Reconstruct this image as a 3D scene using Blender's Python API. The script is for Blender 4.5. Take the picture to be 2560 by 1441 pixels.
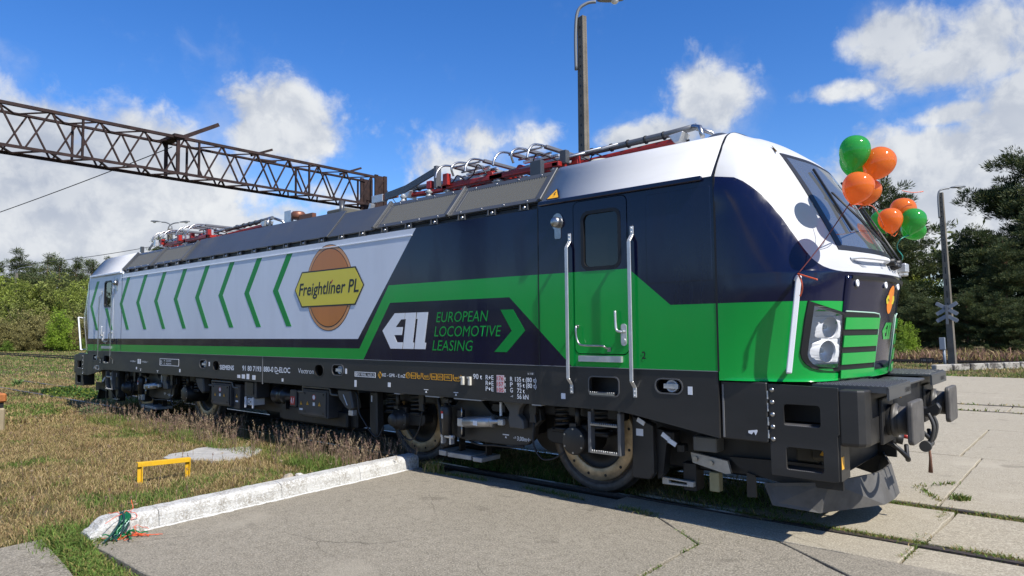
import bpy, bmesh, math, random
import numpy as np
from mathutils import Vector, Matrix, geometry
from mathutils.bvhtree import BVHTree
R = math.radians
for o in list(bpy.data.objects): bpy.data.objects.remove(o)
SC = bpy.context.scene
COL = SC.collection
random.seed(7); RNG = np.random.default_rng(7)

# ---------------------------------------------------------------- camera
CAM = Vector((10.70084, -7.44721, 1.83878)); YAW, PITCH, ROLL = R(-40.74512), R(3.50193), R(-0.57579); FPX = 1716.507
_f = Vector((math.sin(YAW)*math.cos(PITCH), math.cos(YAW)*math.cos(PITCH), math.sin(PITCH)))
_r0 = Vector((math.cos(YAW), -math.sin(YAW), 0)); _u0 = _r0.cross(_f)
_r = math.cos(ROLL)*_r0 + math.sin(ROLL)*_u0; _u = -math.sin(ROLL)*_r0 + math.cos(ROLL)*_u0
cd = bpy.data.cameras.new('camera'); co = bpy.data.objects.new('camera', cd); COL.objects.link(co)
cd.sensor_width = 36; cd.lens = 36*FPX/2560; cd.clip_start = .05; cd.clip_end = 5000
co.matrix_world = Matrix(((_r.x, _u.x, -_f.x, CAM.x), (_r.y, _u.y, -_f.y, CAM.y), (_r.z, _u.z, -_f.z, CAM.z), (0, 0, 0, 1)))
SC.camera = co
def ray(px, py): return _f + _r*((px-1280)/FPX) - _u*((py-720.5)/FPX)
def on(px, py, ax, v):
    d = ray(px, py); t = (v-CAM[ax])/d[ax]; return CAM + d*t
def at(px, py, depth): return CAM + ray(px, py)*depth
S = -1.506
def sp(px, py): p = on(px, py, 1, S); return (p.x, p.z)

# ---------------------------------------------------------------- light
SUN = Vector((0.88, -0.13, 1.0)).normalized()
SC.view_settings.view_transform = 'Standard'; SC.view_settings.look = 'None'
SC.view_settings.exposure = 0.68; SC.view_settings.gamma = 1.0
sl = bpy.data.lights.new('sun', 'SUN'); sl.energy = 4.4; sl.angle = R(.55); sl.color = (1, .955, .88)
so = bpy.data.objects.new('sun', sl); COL.objects.link(so)
so.rotation_euler = SUN.to_track_quat('Z', 'Y').to_euler(); so.location = SUN*60

W = bpy.data.worlds.new('World'); SC.world = W; W.use_nodes = True
def world():
    nt = W.node_tree; N = nt.nodes; L = nt.links; N.clear()
    out = N.new('ShaderNodeOutputWorld'); bg = N.new('ShaderNodeBackground')
    sky = N.new('ShaderNodeTexSky'); sky.sky_type = 'NISHITA'; sky.sun_disc = False
    sky.sun_elevation = math.asin(SUN.z); sky.sun_rotation = math.atan2(SUN.x, SUN.y)
    sky.air_density = 1.0; sky.dust_density = .15; sky.ozone_density = 4.0; sky.altitude = 150
    bg.inputs['Strength'].default_value = .10
    tc = N.new('ShaderNodeTexCoord')
    D = tc.outputs['Generated']
    def math_(op, a, b=None, c=None, clamp=False):
        n = N.new('ShaderNodeMath'); n.operation = op; n.use_clamp = clamp
        for i, v in enumerate((a, b, c)):
            if v is None: continue
            if isinstance(v, (int, float)): n.inputs[i].default_value = v
            else: L.new(v, n.inputs[i])
        return n.outputs[0]
    def vm(op, a, b):
        n = N.new('ShaderNodeVectorMath'); n.operation = op
        for i, v in enumerate((a, b)):
            if isinstance(v, (tuple, list, Vector)): n.inputs[i].default_value = v
            else: L.new(v, n.inputs[i])
        return n.outputs['Value'] if op in ('DOT_PRODUCT', 'LENGTH', 'DISTANCE') else n.outputs[0]
    def noise(vec, scale, detail, rough, w=0.0, dist=0.0):
        n = N.new('ShaderNodeTexNoise'); n.noise_dimensions = '4D'; n.inputs['Scale'].default_value = scale
        n.inputs['Detail'].default_value = detail; n.inputs['Roughness'].default_value = rough; n.inputs['W'].default_value = w
        n.inputs['Distortion'].default_value = dist
        L.new(vec, n.inputs['Vector']); return n.outputs['Fac']
    def mr(v, a, b, c=0., d=1., smooth=True):
        n = N.new('ShaderNodeMapRange'); n.interpolation_type = 'SMOOTHSTEP' if smooth else 'LINEAR'; n.clamp = True
        L.new(v, n.inputs[0])
        for i, x in enumerate((a, b, c, d)): n.inputs[i+1].default_value = x
        return n.outputs[0]
    # heaps of cumulus: each is a direction on the sky with a half-width and a half-height (radians)
    heaps = [(705, 300, .085, .055, .82, .35), (655, 335, .060, .040, .8, .35), (770, 335, .055, .045, .8, .4), (100, 400, .14, .070, .9, .5), (330, 480, .14, .085, 1.15, .8), (60, 560, .17, .080, .85, .3), (430, 590, .10, .060, 1.0, .8),
             (230, 620, .14, .050, .9, .5), (40, 660, .11, .04, 1.0, .9), (1190, 360, .070, .045, .66, .45), (1310, 350, .050, .035, .60, .45), (1130, 410, .07, .04, .7, .4), (1790, 250, .066, .060, .74, .45), (1680, 335, .070, .030, .70, .5),
             (1560, 350, .05, .025, .7, .5), (2330, 170, .08, .040, .70, .5), (2250, 90, .065, .045, .75, .6), (2450, 110, .09, .060, .68, .5), (2120, 225, .08, .016, .58, .6), (2380, 285, .06, .018, .75, .6), (2500, 290, .05, .02, .7, .6), (2350, 430, .15, .055, 1.1, .5), (2500, 420, .12, .055, 1.1, .6),
             (2400, 520, .16, .06, .85, .25), (2250, 600, .12, .05, .85, .3), (2450, 600, .12, .04, .95, .7), (640, 530, .10, .030, .55, .3), (840, 500, .07, .035, .5, .3), (560, 560, .09, .035, .65, .3), (2760, 330, .16, .09, 1.0, .5), (2960, 430, .2, .10, 1.0, .5), (3250, 300, .22, .10, .9, .5), (2700, 560, .2, .06, 1.0, .5), (-200, 420, .2, .1, .9, .5)]  # heaps past the right frame edge added to pale the windscreen reflection
    field = None
    for hx, hy, hw, hh, amp, br in heaps:
        c = ray(hx, hy).normalized(); rt = c.cross(Vector((0, 0, 1))).normalized(); up = rt.cross(c)
        a = math_('DIVIDE', vm('DOT_PRODUCT', D, rt), hw); b = math_('DIVIDE', vm('DOT_PRODUCT', D, up), hh)
        q = math_('ADD', math_('MULTIPLY', a, a), math_('MULTIPLY', b, b))
        facing = mr(vm('DOT_PRODUCT', D, c), .8, .9)
        g = math_('MULTIPLY', math_('MULTIPLY', math_('POWER', 2.71828, math_('MULTIPLY', q, -.75)), amp), facing)
        field = g if field is None else math_('MAXIMUM', field, g)
    warp = N.new('ShaderNodeTexNoise'); warp.inputs['Scale'].default_value = 9; warp.inputs['Detail'].default_value = 3
    L.new(D, warp.inputs['Vector'])
    sc = N.new('ShaderNodeVectorMath'); sc.operation = 'SCALE'; L.new(vm('SUBTRACT', warp.outputs['Color'], (.5, .5, .5)), sc.inputs[0]); sc.inputs['Scale'].default_value = .05
    wv = vm('ADD', D, sc.outputs[0])
    # away from the view scattered heaps carry on, thinned to lower the ambient light
    inview = mr(vm('DOT_PRODUCT', D, tuple(_f)), .55, .72)
    glob = math_('MULTIPLY', mr(noise(D, 3.2, 3, .5, 3.1), .53, .70), .85)
    glob = math_('MULTIPLY', glob, math_('SUBTRACT', 1., inview))
    field = math_('MAXIMUM', field, glob)
    fine = noise(wv, 15, 9, .60, 1.7)
    body = math_('ADD', field, math_('MULTIPLY', math_('SUBTRACT', fine, .5), 1.25))
    cover = mr(body, .28, .64)
    thin = math_('MULTIPLY', mr(math_('ADD', math_('MULTIPLY', field, .5), noise(wv, 10, 6, .62, 5.2)), .60, 1.05), .45)
    cover = math_('MAXIMUM', cover, thin)
    # thick parts look lit from the sun side, greyer below
    off = vm('ADD', wv, tuple(SUN*.02 + Vector((0, 0, .012))))
    fine2 = noise(off, 15, 9, .60, 1.7)
    lit = mr(math_('SUBTRACT', fine, fine2), -.10, .13)
    soft = noise(wv, 7, 4, .5, 9.0)
    lum = math_('ADD', math_('MULTIPLY', lit, .42), math_('MULTIPLY', mr(soft, .3, .7), .58))
    mix = N.new('ShaderNodeMix'); mix.data_type = 'RGBA'; mix.inputs['A'].default_value = (2.75, 3.1, 3.8, 1); mix.inputs['B'].default_value = (5.3, 5.45, 5.6, 1)
    L.new(lum, mix.inputs['Factor'])
    m2 = N.new('ShaderNodeMix'); m2.data_type = 'RGBA'; L.new(cover, m2.inputs['Factor'])
    hs = N.new('ShaderNodeHueSaturation'); hs.inputs['Hue'].default_value = .512; hs.inputs['Saturation'].default_value = SKY_SAT; hs.inputs['Value'].default_value = SKY_VAL; L.new(sky.outputs[0], hs.inputs['Color'])
    L.new(hs.outputs[0], m2.inputs['A']); L.new(mix.outputs['Result'], m2.inputs['B'])
    L.new(m2.outputs['Result'], bg.inputs['Color']); L.new(bg.outputs[0], out.inputs['Surface'])
SKY_SAT, SKY_VAL = 1.30, 1.10
world(); W.cycles.sampling_method = "MANUAL"; W.cycles.sample_map_resolution = 256
# ---------------------------------------------------------------- materials
MATS = {}
def mat(name, col, rough=.5, metal=0., var=0., vscale=3., dirt=0., dcol=(.12, .1, .08), dscale=2., bump=0., bscale=60., spec=.5, coat=0., stretch=None, speck=0., speckscale=150, ior=1.5, fn=None, drough=.4):
    if name in MATS: return MATS[name]
    m = bpy.data.materials.new(name); m.use_nodes = True; nt = m.node_tree; N, L = nt.nodes, nt.links
    b = N['Principled BSDF']; b.inputs['Roughness'].default_value = rough; b.inputs['Metallic'].default_value = metal
    b.inputs['Specular IOR Level'].default_value = spec; b.inputs['Coat Weight'].default_value = coat; b.inputs['Coat Roughness'].default_value = .06
    b.inputs['IOR'].default_value = ior
    b.inputs['Base Color'].default_value = (*col, 1)
    tc = N.new('ShaderNodeTexCoord'); V = tc.outputs['Object']
    if stretch:
        mp = N.new('ShaderNodeMapping'); mp.inputs['Scale'].default_value = stretch; L.new(V, mp.inputs['Vector']); V2 = mp.outputs[0]
    else: V2 = V
    def noise(sc, det=4, ro=.55, v=None):
        n = N.new('ShaderNodeTexNoise'); n.inputs['Scale'].default_value = sc; n.inputs['Detail'].default_value = det; n.inputs['Roughness'].default_value = ro
        L.new(v or V, n.inputs['Vector']); return n.outputs['Fac']
    def ramp(v, a, b_, c=0, d=1):
        n = N.new('ShaderNodeMapRange'); L.new(v, n.inputs[0]); n.clamp = True
        for i, x in enumerate((a, b_, c, d)): n.inputs[i+1].default_value = x
        return n.outputs[0]
    cur = None
    def mixc(f, a, bcol, mode='MIX'):
        n = N.new('ShaderNodeMix'); n.data_type = 'RGBA'; n.blend_type = mode
        if isinstance(f, float): n.inputs['Factor'].default_value = f
        else: L.new(f, n.inputs['Factor'])
        for k, v in (('A', a), ('B', bcol)):
            if isinstance(v, tuple): n.inputs[k].default_value = (*v, 1)
            else: L.new(v, n.inputs[k])
        return n.outputs['Result']
    c = tuple(col)
    if var:
        c = mixc(ramp(noise(vscale, 5, .6, V2), .3, .7), tuple(x*(1-var) for x in col), tuple(min(1, x*(1+var)) for x in col))
    if speck:
        c = mixc(ramp(noise(speckscale, 2, .6), .35, .65), mixc(1.0, c, tuple([1-speck]*3), 'MULTIPLY'), mixc(1.0, c, tuple([1+speck]*3), 'MULTIPLY'))
    if dirt:
        f = ramp(noise(dscale, 6, .65, V2), .48, .75, 0, dirt)
        c = mixc(f, c, dcol)
        r = N.new('ShaderNodeMapRange'); L.new(f, r.inputs[0]); r.inputs[3].default_value = rough; r.inputs[4].default_value = min(1, rough+drough); L.new(r.outputs[0], b.inputs['Roughness'])
    if fn: c = fn(N, L, b, c, noise, ramp, mixc, V, tc)
    if not isinstance(c, tuple): L.new(c, b.inputs['Base Color'])
    if bump:
        bn = N.new('ShaderNodeBump'); bn.inputs['Strength'].default_value = bump; bn.inputs['Distance'].default_value = .02
        L.new(noise(bscale, 5, .6), bn.inputs['Height']); L.new(bn.outputs[0], b.inputs['Normal'])
    MATS[name] = m; return m

# ---------------------------------------------------------------- mesh builder
class MB:
    def __init__(s): s.v = []; s.f = []; s.m = []; s.s = []
    def add(s, v, f, m=0, smooth=False):
        o = len(s.v); s.v += [tuple(x) for x in v]
        for q in f: s.f.append([i+o for i in q]); s.m.append(m); s.s.append(smooth)
        return s
    def box(s, x0, x1, y0, y1, z0, z1, m=0):
        v = [(x, y, z) for z in (z0, z1) for y in (y0, y1) for x in (x0, x1)]
        return s.add(v, [(0, 2, 3, 1), (4, 5, 7, 6), (0, 1, 5, 4), (2, 6, 7, 3), (0, 4, 6, 2), (1, 3, 7, 5)], m)
    def bar(s, a, b, w, h, m=0, up=(0, 0, 1)):
        a, b = Vector(a), Vector(b); d = (b-a).normalized(); u = Vector(up)
        if abs(d.dot(u)) > .95: u = Vector((1, 0, 0))
        r = d.cross(u).normalized(); u = r.cross(d)
        v = [p + r*(i*w/2) + u*(j*h/2) for p in (a, b) for i, j in ((-1, -1), (1, -1), (1, 1), (-1, 1))]
        return s.add(v, [(3, 2, 1, 0), (4, 5, 6, 7), (0, 1, 5, 4), (1, 2, 6, 5), (2, 3, 7, 6), (3, 0, 4, 7)], m)
    def prism(s, pts, ax, a, b, m=0, holes=(), smooth=False):
        def P(p, t): return {0: (t, p[0], p[1]), 1: (p[0], t, p[1]), 2: (p[0], p[1], t)}[ax]
        loops = [list(pts)] + [list(h) for h in holes]
        for L in loops:
            n = len(L); v = [P(p, a) for p in L] + [P(p, b) for p in L]
            s.add(v, [(i, (i+1) % n, (i+1) % n + n, i+n) for i in range(n)], m, smooth)
        if len(loops) == 1:
            n = len(pts)
            s.add([P(p, a) for p in pts], [tuple(range(n))[::-1]], m); s.add([P(p, b) for p in pts], [tuple(range(n))], m)
        else:
            tri = geometry.tessellate_polygon([[Vector((p[0], p[1], 0)) for p in L] for L in loops])
            flat = [p for L in loops for p in L]
            s.add([P(p, a) for p in flat], tri, m); s.add([P(p, b) for p in flat], [t[::-1] for t in tri], m)
        return s
    def cyl(s, a, b, r, r2=None, n=16, m=0, cap=True, smooth=True):
        a, b = Vector(a), Vector(b); r2 = r if r2 is None else r2; d = (b-a).normalized()
        u = Vector((0, 0, 1)) if abs(d.z) < .9 else Vector((1, 0, 0)); x = d.cross(u).normalized(); y = d.cross(x)
        c = [(math.cos(2*math.pi*i/n), math.sin(2*math.pi*i/n)) for i in range(n)]
        v = [a + (x*p+y*q)*r for p, q in c] + [b + (x*p+y*q)*r2 for p, q in c]
        s.add(v, [(i, (i+1) % n, (i+1) % n + n, i+n) for i in range(n)], m, smooth)
        if cap: s.add(v[:n], [tuple(range(n))[::-1]], m); s.add(v[n:], [tuple(range(n))], m)
        return s
    def tube(s, path, r, n=8, m=0, radii=None):
        P = [Vector(p) for p in path]; k = len(P); rings = []; x = None
        for i, p in enumerate(P):
            d = (P[min(i+1, k-1)]-P[max(i-1, 0)]).normalized()
            if x is None:
                u = Vector((0, 0, 1)) if abs(d.z) < .9 else Vector((1, 0, 0)); x = d.cross(u).normalized()
            else: x = (x - d*x.dot(d)).normalized()
            y = d.cross(x); rr = radii[i] if radii else r
            rings += [p + (x*math.cos(2*math.pi*j/n)+y*math.sin(2*math.pi*j/n))*rr for j in range(n)]
        f = [(i*n+j, i*n+(j+1) % n, (i+1)*n+(j+1) % n, (i+1)*n+j) for i in range(k-1) for j in range(n)]
        s.add(rings, f, m, True); s.add(rings[:n], [tuple(range(n))[::-1]], m); s.add(rings[-n:], [tuple(range(n))], m)
        return s
    def lathe(s, prof, o, d=(0, 0, 1), n=24, m=0, smooth=True, cap=True):
        o = Vector(o); d = Vector(d).normalized(); u = Vector((0, 0, 1)) if abs(d.z) < .9 else Vector((1, 0, 0)); x = d.cross(u).normalized(); y = d.cross(x)
        v = [o + d*h + (x*math.cos(2*math.pi*j/n)+y*math.sin(2*math.pi*j/n))*r for r, h in prof for j in range(n)]
        k = len(prof)
        s.add(v, [(i*n+j, i*n+(j+1) % n, (i+1)*n+(j+1) % n, (i+1)*n+j) for i in range(k-1) for j in range(n)], m, smooth)
        if cap: s.add(v[:n], [tuple(range(n))[::-1]], m); s.add(v[-n:], [tuple(range(n))], m)
        return s
    def build(s, name, mats, parent=None, bevel=0., loc=None, seg=1, fix=True):
        me = bpy.data.meshes.new(name)
        me.from_pydata(s.v, [], s.f)
        mats = mats if isinstance(mats, (list, tuple)) else [mats]
        for m in mats: me.materials.append(m)
        me.polygons.foreach_set('material_index', s.m); me.polygons.foreach_set('use_smooth', s.s)
        if fix:
            bm = bmesh.new(); bm.from_mesh(me); bmesh.ops.remove_doubles(bm, verts=bm.verts, dist=1e-5)
            bmesh.ops.recalc_face_normals(bm, faces=bm.faces); bm.to_mesh(me); bm.free()
        return link(name, me, parent, bevel, loc, seg)
def link(name, me, parent=None, bevel=0., loc=None, seg=1):
    o = bpy.data.objects.new(name, me); COL.objects.link(o)
    if parent: o.parent = parent
    if loc: o.location = loc
    if bevel:
        b = o.modifiers.new('bevel', 'BEVEL'); b.width = bevel; b.segments = seg; b.limit_method = 'ANGLE'; b.angle_limit = R(40); b.harden_normals = False
    return o
def tag(o, label=None, cat=None, group=None, kind=None):
    if label: o['label'] = label
    if cat: o['category'] = cat
    if group: o['group'] = group
    if kind: o['kind'] = kind
    return o
def empty(name, loc=(0, 0, 0), label=None, cat=None, group=None):
    o = bpy.data.objects.new(name, None); COL.objects.link(o); o.location = loc; o.empty_display_size = .2
    return tag(o, label, cat, group)
def copy_tree(o, parent=None):
    c = o.copy(); COL.objects.link(c); c.parent = parent
    for ch in o.children: copy_tree(ch, c)
    return c
def rr(x0, x1, z0, z1, r, n=5):
    P = []
    for cx, cz, a in ((x1-r, z1-r, 0), (x0+r, z1-r, 90), (x0+r, z0+r, 180), (x1-r, z0+r, 270)):
        for i in range(n+1):
            t = R(a+90*i/n); P.append((cx+r*math.cos(t), cz+r*math.sin(t)))
    return P
def ell(cx, cz, a, b, n=48): return [(cx+a*math.cos(2*math.pi*i/n), cz+b*math.sin(2*math.pi*i/n)) for i in range(n)]
def spline(P, k=8):
    P = [Vector(p) for p in P]; out = []
    for i in range(len(P)-1):
        a, b, c, d = P[max(i-1, 0)], P[i], P[i+1], P[min(i+2, len(P)-1)]
        for j in range(k):
            t = j/k; out.append(.5*((2*b)+(-a+c)*t+(2*a-5*b+4*c-d)*t*t+(-a+3*b-3*c+d)*t**3))
    out.append(P[-1]); return out
def text(name, s, m, parent, origin, xdir, height, width=None, updir=(0, 0, 1), shear=0., bold=0., depth=.0012, align='LEFT', serif=False):
    """flat lettering: one mesh, capital height `height`, squeezed to `width`"""
    c = bpy.data.curves.new(name, 'FONT'); c.body = s; c.size = 1; c.extrude = 0; c.shear = shear; c.offset = bold; c.align_x = align; c.resolution_u = 3
    t = bpy.data.objects.new(name, c); COL.objects.link(t)
    dg = bpy.context.evaluated_depsgraph_get(); dg.update()
    me = bpy.data.meshes.new_from_object(t.evaluated_get(dg)); bpy.data.objects.remove(t); bpy.data.curves.remove(c)
    X = Vector(xdir).normalized(); U = Vector(updir).normalized(); Nn = X.cross(U); O = Vector(origin)
    co_ = np.array([v.co[:] for v in me.vertices]); x0, x1 = co_[:, 0].min(), co_[:, 0].max()
    sy = height/.729; sx = sy if width is None else width/(x1-x0)
    bx = x0 if align == 'LEFT' else (x0+x1)/2
    for v in me.vertices: v.co = O + X*((v.co.x-bx)*sx) + U*(v.co.y*sy) + Nn*depth
    me.materials.clear(); me.materials.append(m)
    return link(name, me, parent)
def decal(name, polys, m, parent, y=S-.0025, th=.0022):
    """flat print on the near side: polygons in the x-z plane, a couple of millimetres proud"""
    b = MB()
    for i, p in enumerate(polys): b.prism(p, 1, y, y+th, 0)
    return b.build(name, m, parent)
# ---------------------------------------------------------------- ground, pavement, tracks
def gmix(N, L, b, c, noise, ramp, mixc, V, tc):
    a = mixc(ramp(noise(.45, 6, .6), .38, .62), (.135, .105, .052), (.088, .098, .032))
    a = mixc(ramp(noise(2.6, 6, .65), .45, .7), a, (.19, .15, .085))
    a = mixc(ramp(noise(30, 4, .7), .42, .66), a, (.055, .045, .025))
    return a
M_ground = mat('dry_turf', (.13, .1, .05), .95, bump=.6, bscale=45, fn=gmix, spec=.1)
def cmix(base, warm, dark):
    def fn(N, L, b, c, noise, ramp, mixc, V, tc):
        a = mixc(ramp(noise(.55, 7, .65), .35, .68), base, warm)
        a = mixc(ramp(noise(3.5, 7, .72), .52, .75, 0, .6), a, dark)
        a = mixc(ramp(noise(11, 7, .85), .42, .60, 0, .9), a, dark)
        a = mixc(ramp(noise(60, 4, .8), .47, .62, 0, .85), a, tuple(x*1.55 for x in warm))
        a = mixc(ramp(noise(75, 3, .8), .56, .68, 0, .8), a, tuple(x*.5 for x in dark))
        a = mixc(ramp(noise(.9, 4, .55), .60, .72, 0, .55), a, tuple(x*1.22 for x in warm))
        a = mixc(ramp(noise(1.7, 5, .6), .63, .70, 0, .5), a, tuple(x*.62 for x in dark))
        vo = N.new('ShaderNodeTexVoronoi'); vo.feature = 'DISTANCE_TO_EDGE'; vo.inputs['Scale'].default_value = .62; vo.inputs['Randomness'].default_value = 1.
        wp = N.new('ShaderNodeTexNoise'); wp.inputs['Scale'].default_value = 2.6; wp.inputs['Detail'].default_value = 7; L.new(V, wp.inputs['Vector'])
        ad = N.new('ShaderNodeMix'); ad.data_type = 'VECTOR'; ad.inputs['Factor'].default_value = .16; L.new(V, ad.inputs['A']); L.new(wp.outputs['Color'], ad.inputs['B']); L.new(ad.outputs['Result'], vo.inputs['Vector'])
        cr = ramp(vo.outputs['Distance'], .0015, .0050, .6, 0); mk = ramp(noise(.5, 3, .5), .54, .64)
        mm = N.new('ShaderNodeMath'); mm.operation = 'MULTIPLY'; L.new(cr, mm.inputs[0]); L.new(mk, mm.inputs[1])
        a = mixc(mm.outputs[0], a, tuple(x*.35 for x in dark))
        r = ramp(noise(4, 6, .7), .3, .7, .78, .95); L.new(r, b.inputs['Roughness'])
        return a
    return fn
M_apron = mat('worn_concrete', (.2, .19, .17), .9, bump=.7, bscale=110, fn=cmix((.225, .200, .156), (.285, .255, .200), (.150, .132, .100)), spec=.25)
M_slab = mat('pale_concrete', (.3, .27, .22), .9, bump=.45, bscale=100, fn=cmix((.300, .266, .202), (.340, .303, .232), (.24, .210, .154)), spec=.25)
M_soil = mat('joint_soil', (.035, .029, .019), .97, var=.5, vscale=9, bump=.8, bscale=50, spec=.1)
M_moss = mat('moss', (.07, .085, .02), .97, var=.6, vscale=12, bump=.9, bscale=70, spec=.1)
M_rail = mat('rail_rust', (.040, .030, .025), .7, var=.4, vscale=20, bump=.3, bscale=90)
M_railtop = mat('rail_polished', (.42, .42, .44), .32, 1., var=.15, vscale=15)
M_kerb = mat('kerb_concrete', (.42, .40, .36), .9, bump=.7, bscale=60, spec=.2,
    fn=lambda N, L, b, c, noise, ramp, mixc, V, tc: mixc(ramp(noise(42, 7, .85), .49, .54), mixc(ramp(noise(5, 5, .6), .4, .65), (.46, .45, .42), (.27, .25, .215)), (.54, .54, .52)))

g = MB(); g.add([(-900, -900, -.075), (900, -900, -.075), (900, 900, -.075), (-900, 900, -.075)], [(0, 1, 2, 3)])
tag(g.build('ground', M_ground, fix=False), kind='structure')

def G(px, py): p = on(px, py, 2, 0); return (p.x, p.y)
def ext(p, q, y):
    t = (y-p[1])/(q[1]-p[1]); return (p[0]+(q[0]-p[0])*t, y)
def shrink(poly, d):
    n = len(poly); A = sum(poly[i][0]*poly[(i+1) % n][1]-poly[(i+1) % n][0]*poly[i][1] for i in range(n))
    if A < 0: poly = poly[::-1]
    out = []
    for i in range(n):
        p0, p1, p2 = (Vector(poly[(i+k) % n]) for k in (-1, 0, 1))
        e1 = (p1-p0).normalized(); e2 = (p2-p1).normalized(); n1 = Vector((-e1.y, e1.x)); n2 = Vector((-e2.y, e2.x))
        k = 1+n1.dot(n2); off = (n1+n2)/max(k, .35); out.append(tuple(p1+off*d))
    return out
def rough_edges(poly, amp, step=.22):
    out = []; n = len(poly)
    for i in range(n):
        a, b = Vector(poly[i]), Vector(poly[(i+1) % n]); k = max(1, min(60, int((b-a).length/step)))
        nn = Vector((-(b-a).y, (b-a).x)).normalized()
        for j in range(k):
            p = a+(b-a)*(j/k); out.append(tuple(p+nn*(random.gauss(0, amp) if j else 0)))
    return out
def slab(parent, poly, m, gap=.012, top=0., name='slab', amp=.006):
    poly = rough_edges(shrink(list(poly), gap), amp)
    b = MB(); b.prism(poly, 2, -.12, top); return b.build(name, m, parent, bevel=.006)
apron = tag(empty('concrete_apron'), kind='structure')
JA, JB, JC, JD, JE = G(1640, 1290), G(1745, 1360), G(1610, 1435), G(1944, 1352), G(2125, 1441)
JX, JX2 = ext(JB, JC, -5.22), ext(JD, JE, -5.22)
k0, k1 = (3.80, -5.22), (3.57, -1.13)
slab(apron, [k0, JX, JC, JB, JA, (5.4, -1.17), (4.1, -1.24), k1], M_apron, .010)
slab(apron, [JX, JX2, JE, JD, (8.32, -1.385), JA, JB, JC], M_apron, .012, -.003)
slab(apron, [JX2, (34, -5.22), (34, -1.40), G(2255, 1409), JD, JE], M_apron, .012, .001)
yard = tag(empty('concrete_yard'), kind='structure')
slab(yard, [(3.30, -5.42), (3.42, -9.6), (9.0, -9.6), (9.0, -5.58), (5, -5.6)], M_apron, .01, -.01)
for x0 in (9.0, 15.5, 22): slab(yard, [(x0, -5.58), (x0, -14), (x0+6.5, -14), (x0+6.5, -5.58)], M_apron, .01, -.006)
# strip beside the near rail, between the rails, and beyond the far rail
xs = [3.9, 6.6, 9.40, 12.2, 15.1, 18.0, 21, 24, 28, 34]
for i in range(len(xs)-1):
    slab(yard, [(xs[i], -1.36), (xs[i+1], -1.36), (xs[i+1]+.02, -.815), (xs[i]+.02, -.815)], M_slab, .012, random.uniform(-.008, 0) - (.05 if i == 0 else 0))
    if i: slab(yard, [(xs[i]+.05, -.635), (xs[i+1]+.05, -.635), (xs[i+1]+.1, .635), (xs[i]+.1, .635)], M_slab, .012, random.uniform(-.008, 0))
for j, (y0, y1) in enumerate(((.80, 4.1), (4.1, 7.3), (7.3, 10.30), (10.46, 11.72), (11.90, 15.2), (15.2, 18.7), (18.7, 22.2))):
    o = random.uniform(0, 1.5)
    for x0 in np.arange(-3 if j < 4 else -12, 40, 5.6 if j != 3 else 3.0):
        w = 5.6 if j != 3 else 3.0
        slab(yard, [(x0+o, y0), (x0+o+w, y0), (x0+o+w, y1), (x0+o, y1)], M_slab, .012, random.uniform(-.006, .004), amp=.004)
bed = MB(); bed.add([(3.4, -1.6, -.055), (40, -1.6, -.055), (40, 22.4, -.055), (3.4, 22.4, -.055)], [(0, 1, 2, 3)])
tag(bed.build('pavement_bed', M_soil, fix=False), kind='structure')

RAILP = [(-.036, 0), (.036, 0), (.036, -.035), (.009, -.05), (.009, -.135), (.07, -.155), (.07, -.165), (-.07, -.165), (-.07, -.155), (-.009, -.135), (-.009, -.05), (-.036, -.035)]
def rail(parent, y, x0, x1, z=0., shiny=True):
    b = MB(); b.prism([(y+p, z+q) for p, q in RAILP], 0, x0, x1, 0)
    if shiny: b.box(x0, 8.2, y-.024, y+.024, z, z+.0012, 1)
    return b.build('rail', [M_rail, M_railtop], parent)
track = tag(empty('railway_track'), kind='structure')
for y in (-.7535, .7535): rail(track, y, -130, 45)
M_sleeper = mat('sleeper_wood', (.075, .055, .04), .9, var=.4, vscale=8, bump=.5, bscale=30)
sb = MB(); sb.box(-.12, .12, -1.25, 1.25, -.26, -.155); sleep0 = None
for i, x in enumerate(np.arange(3.2, -26, -.62)):
    if sleep0 is None: sleep0 = sb.build('sleeper', M_sleeper, track, bevel=.015); o = sleep0
    else: o = sleep0.copy(); COL.objects.link(o)
    o.location = (x, random.uniform(-.03, .03), .07 if x < -9 else .06); o.rotation_euler.z = random.uniform(-.02, .02)
side = tag(empty('siding_track'), kind='structure')
for y in (10.38, 11.81): rail(side, y, -5.9, 45, .0, False); rail(side, y, -140, -6, .075, False)
fart = tag(empty('far_track'), kind='structure')
for y in (32.9, 34.4): rail(fart, y, -60, 60, .06, False)

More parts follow.
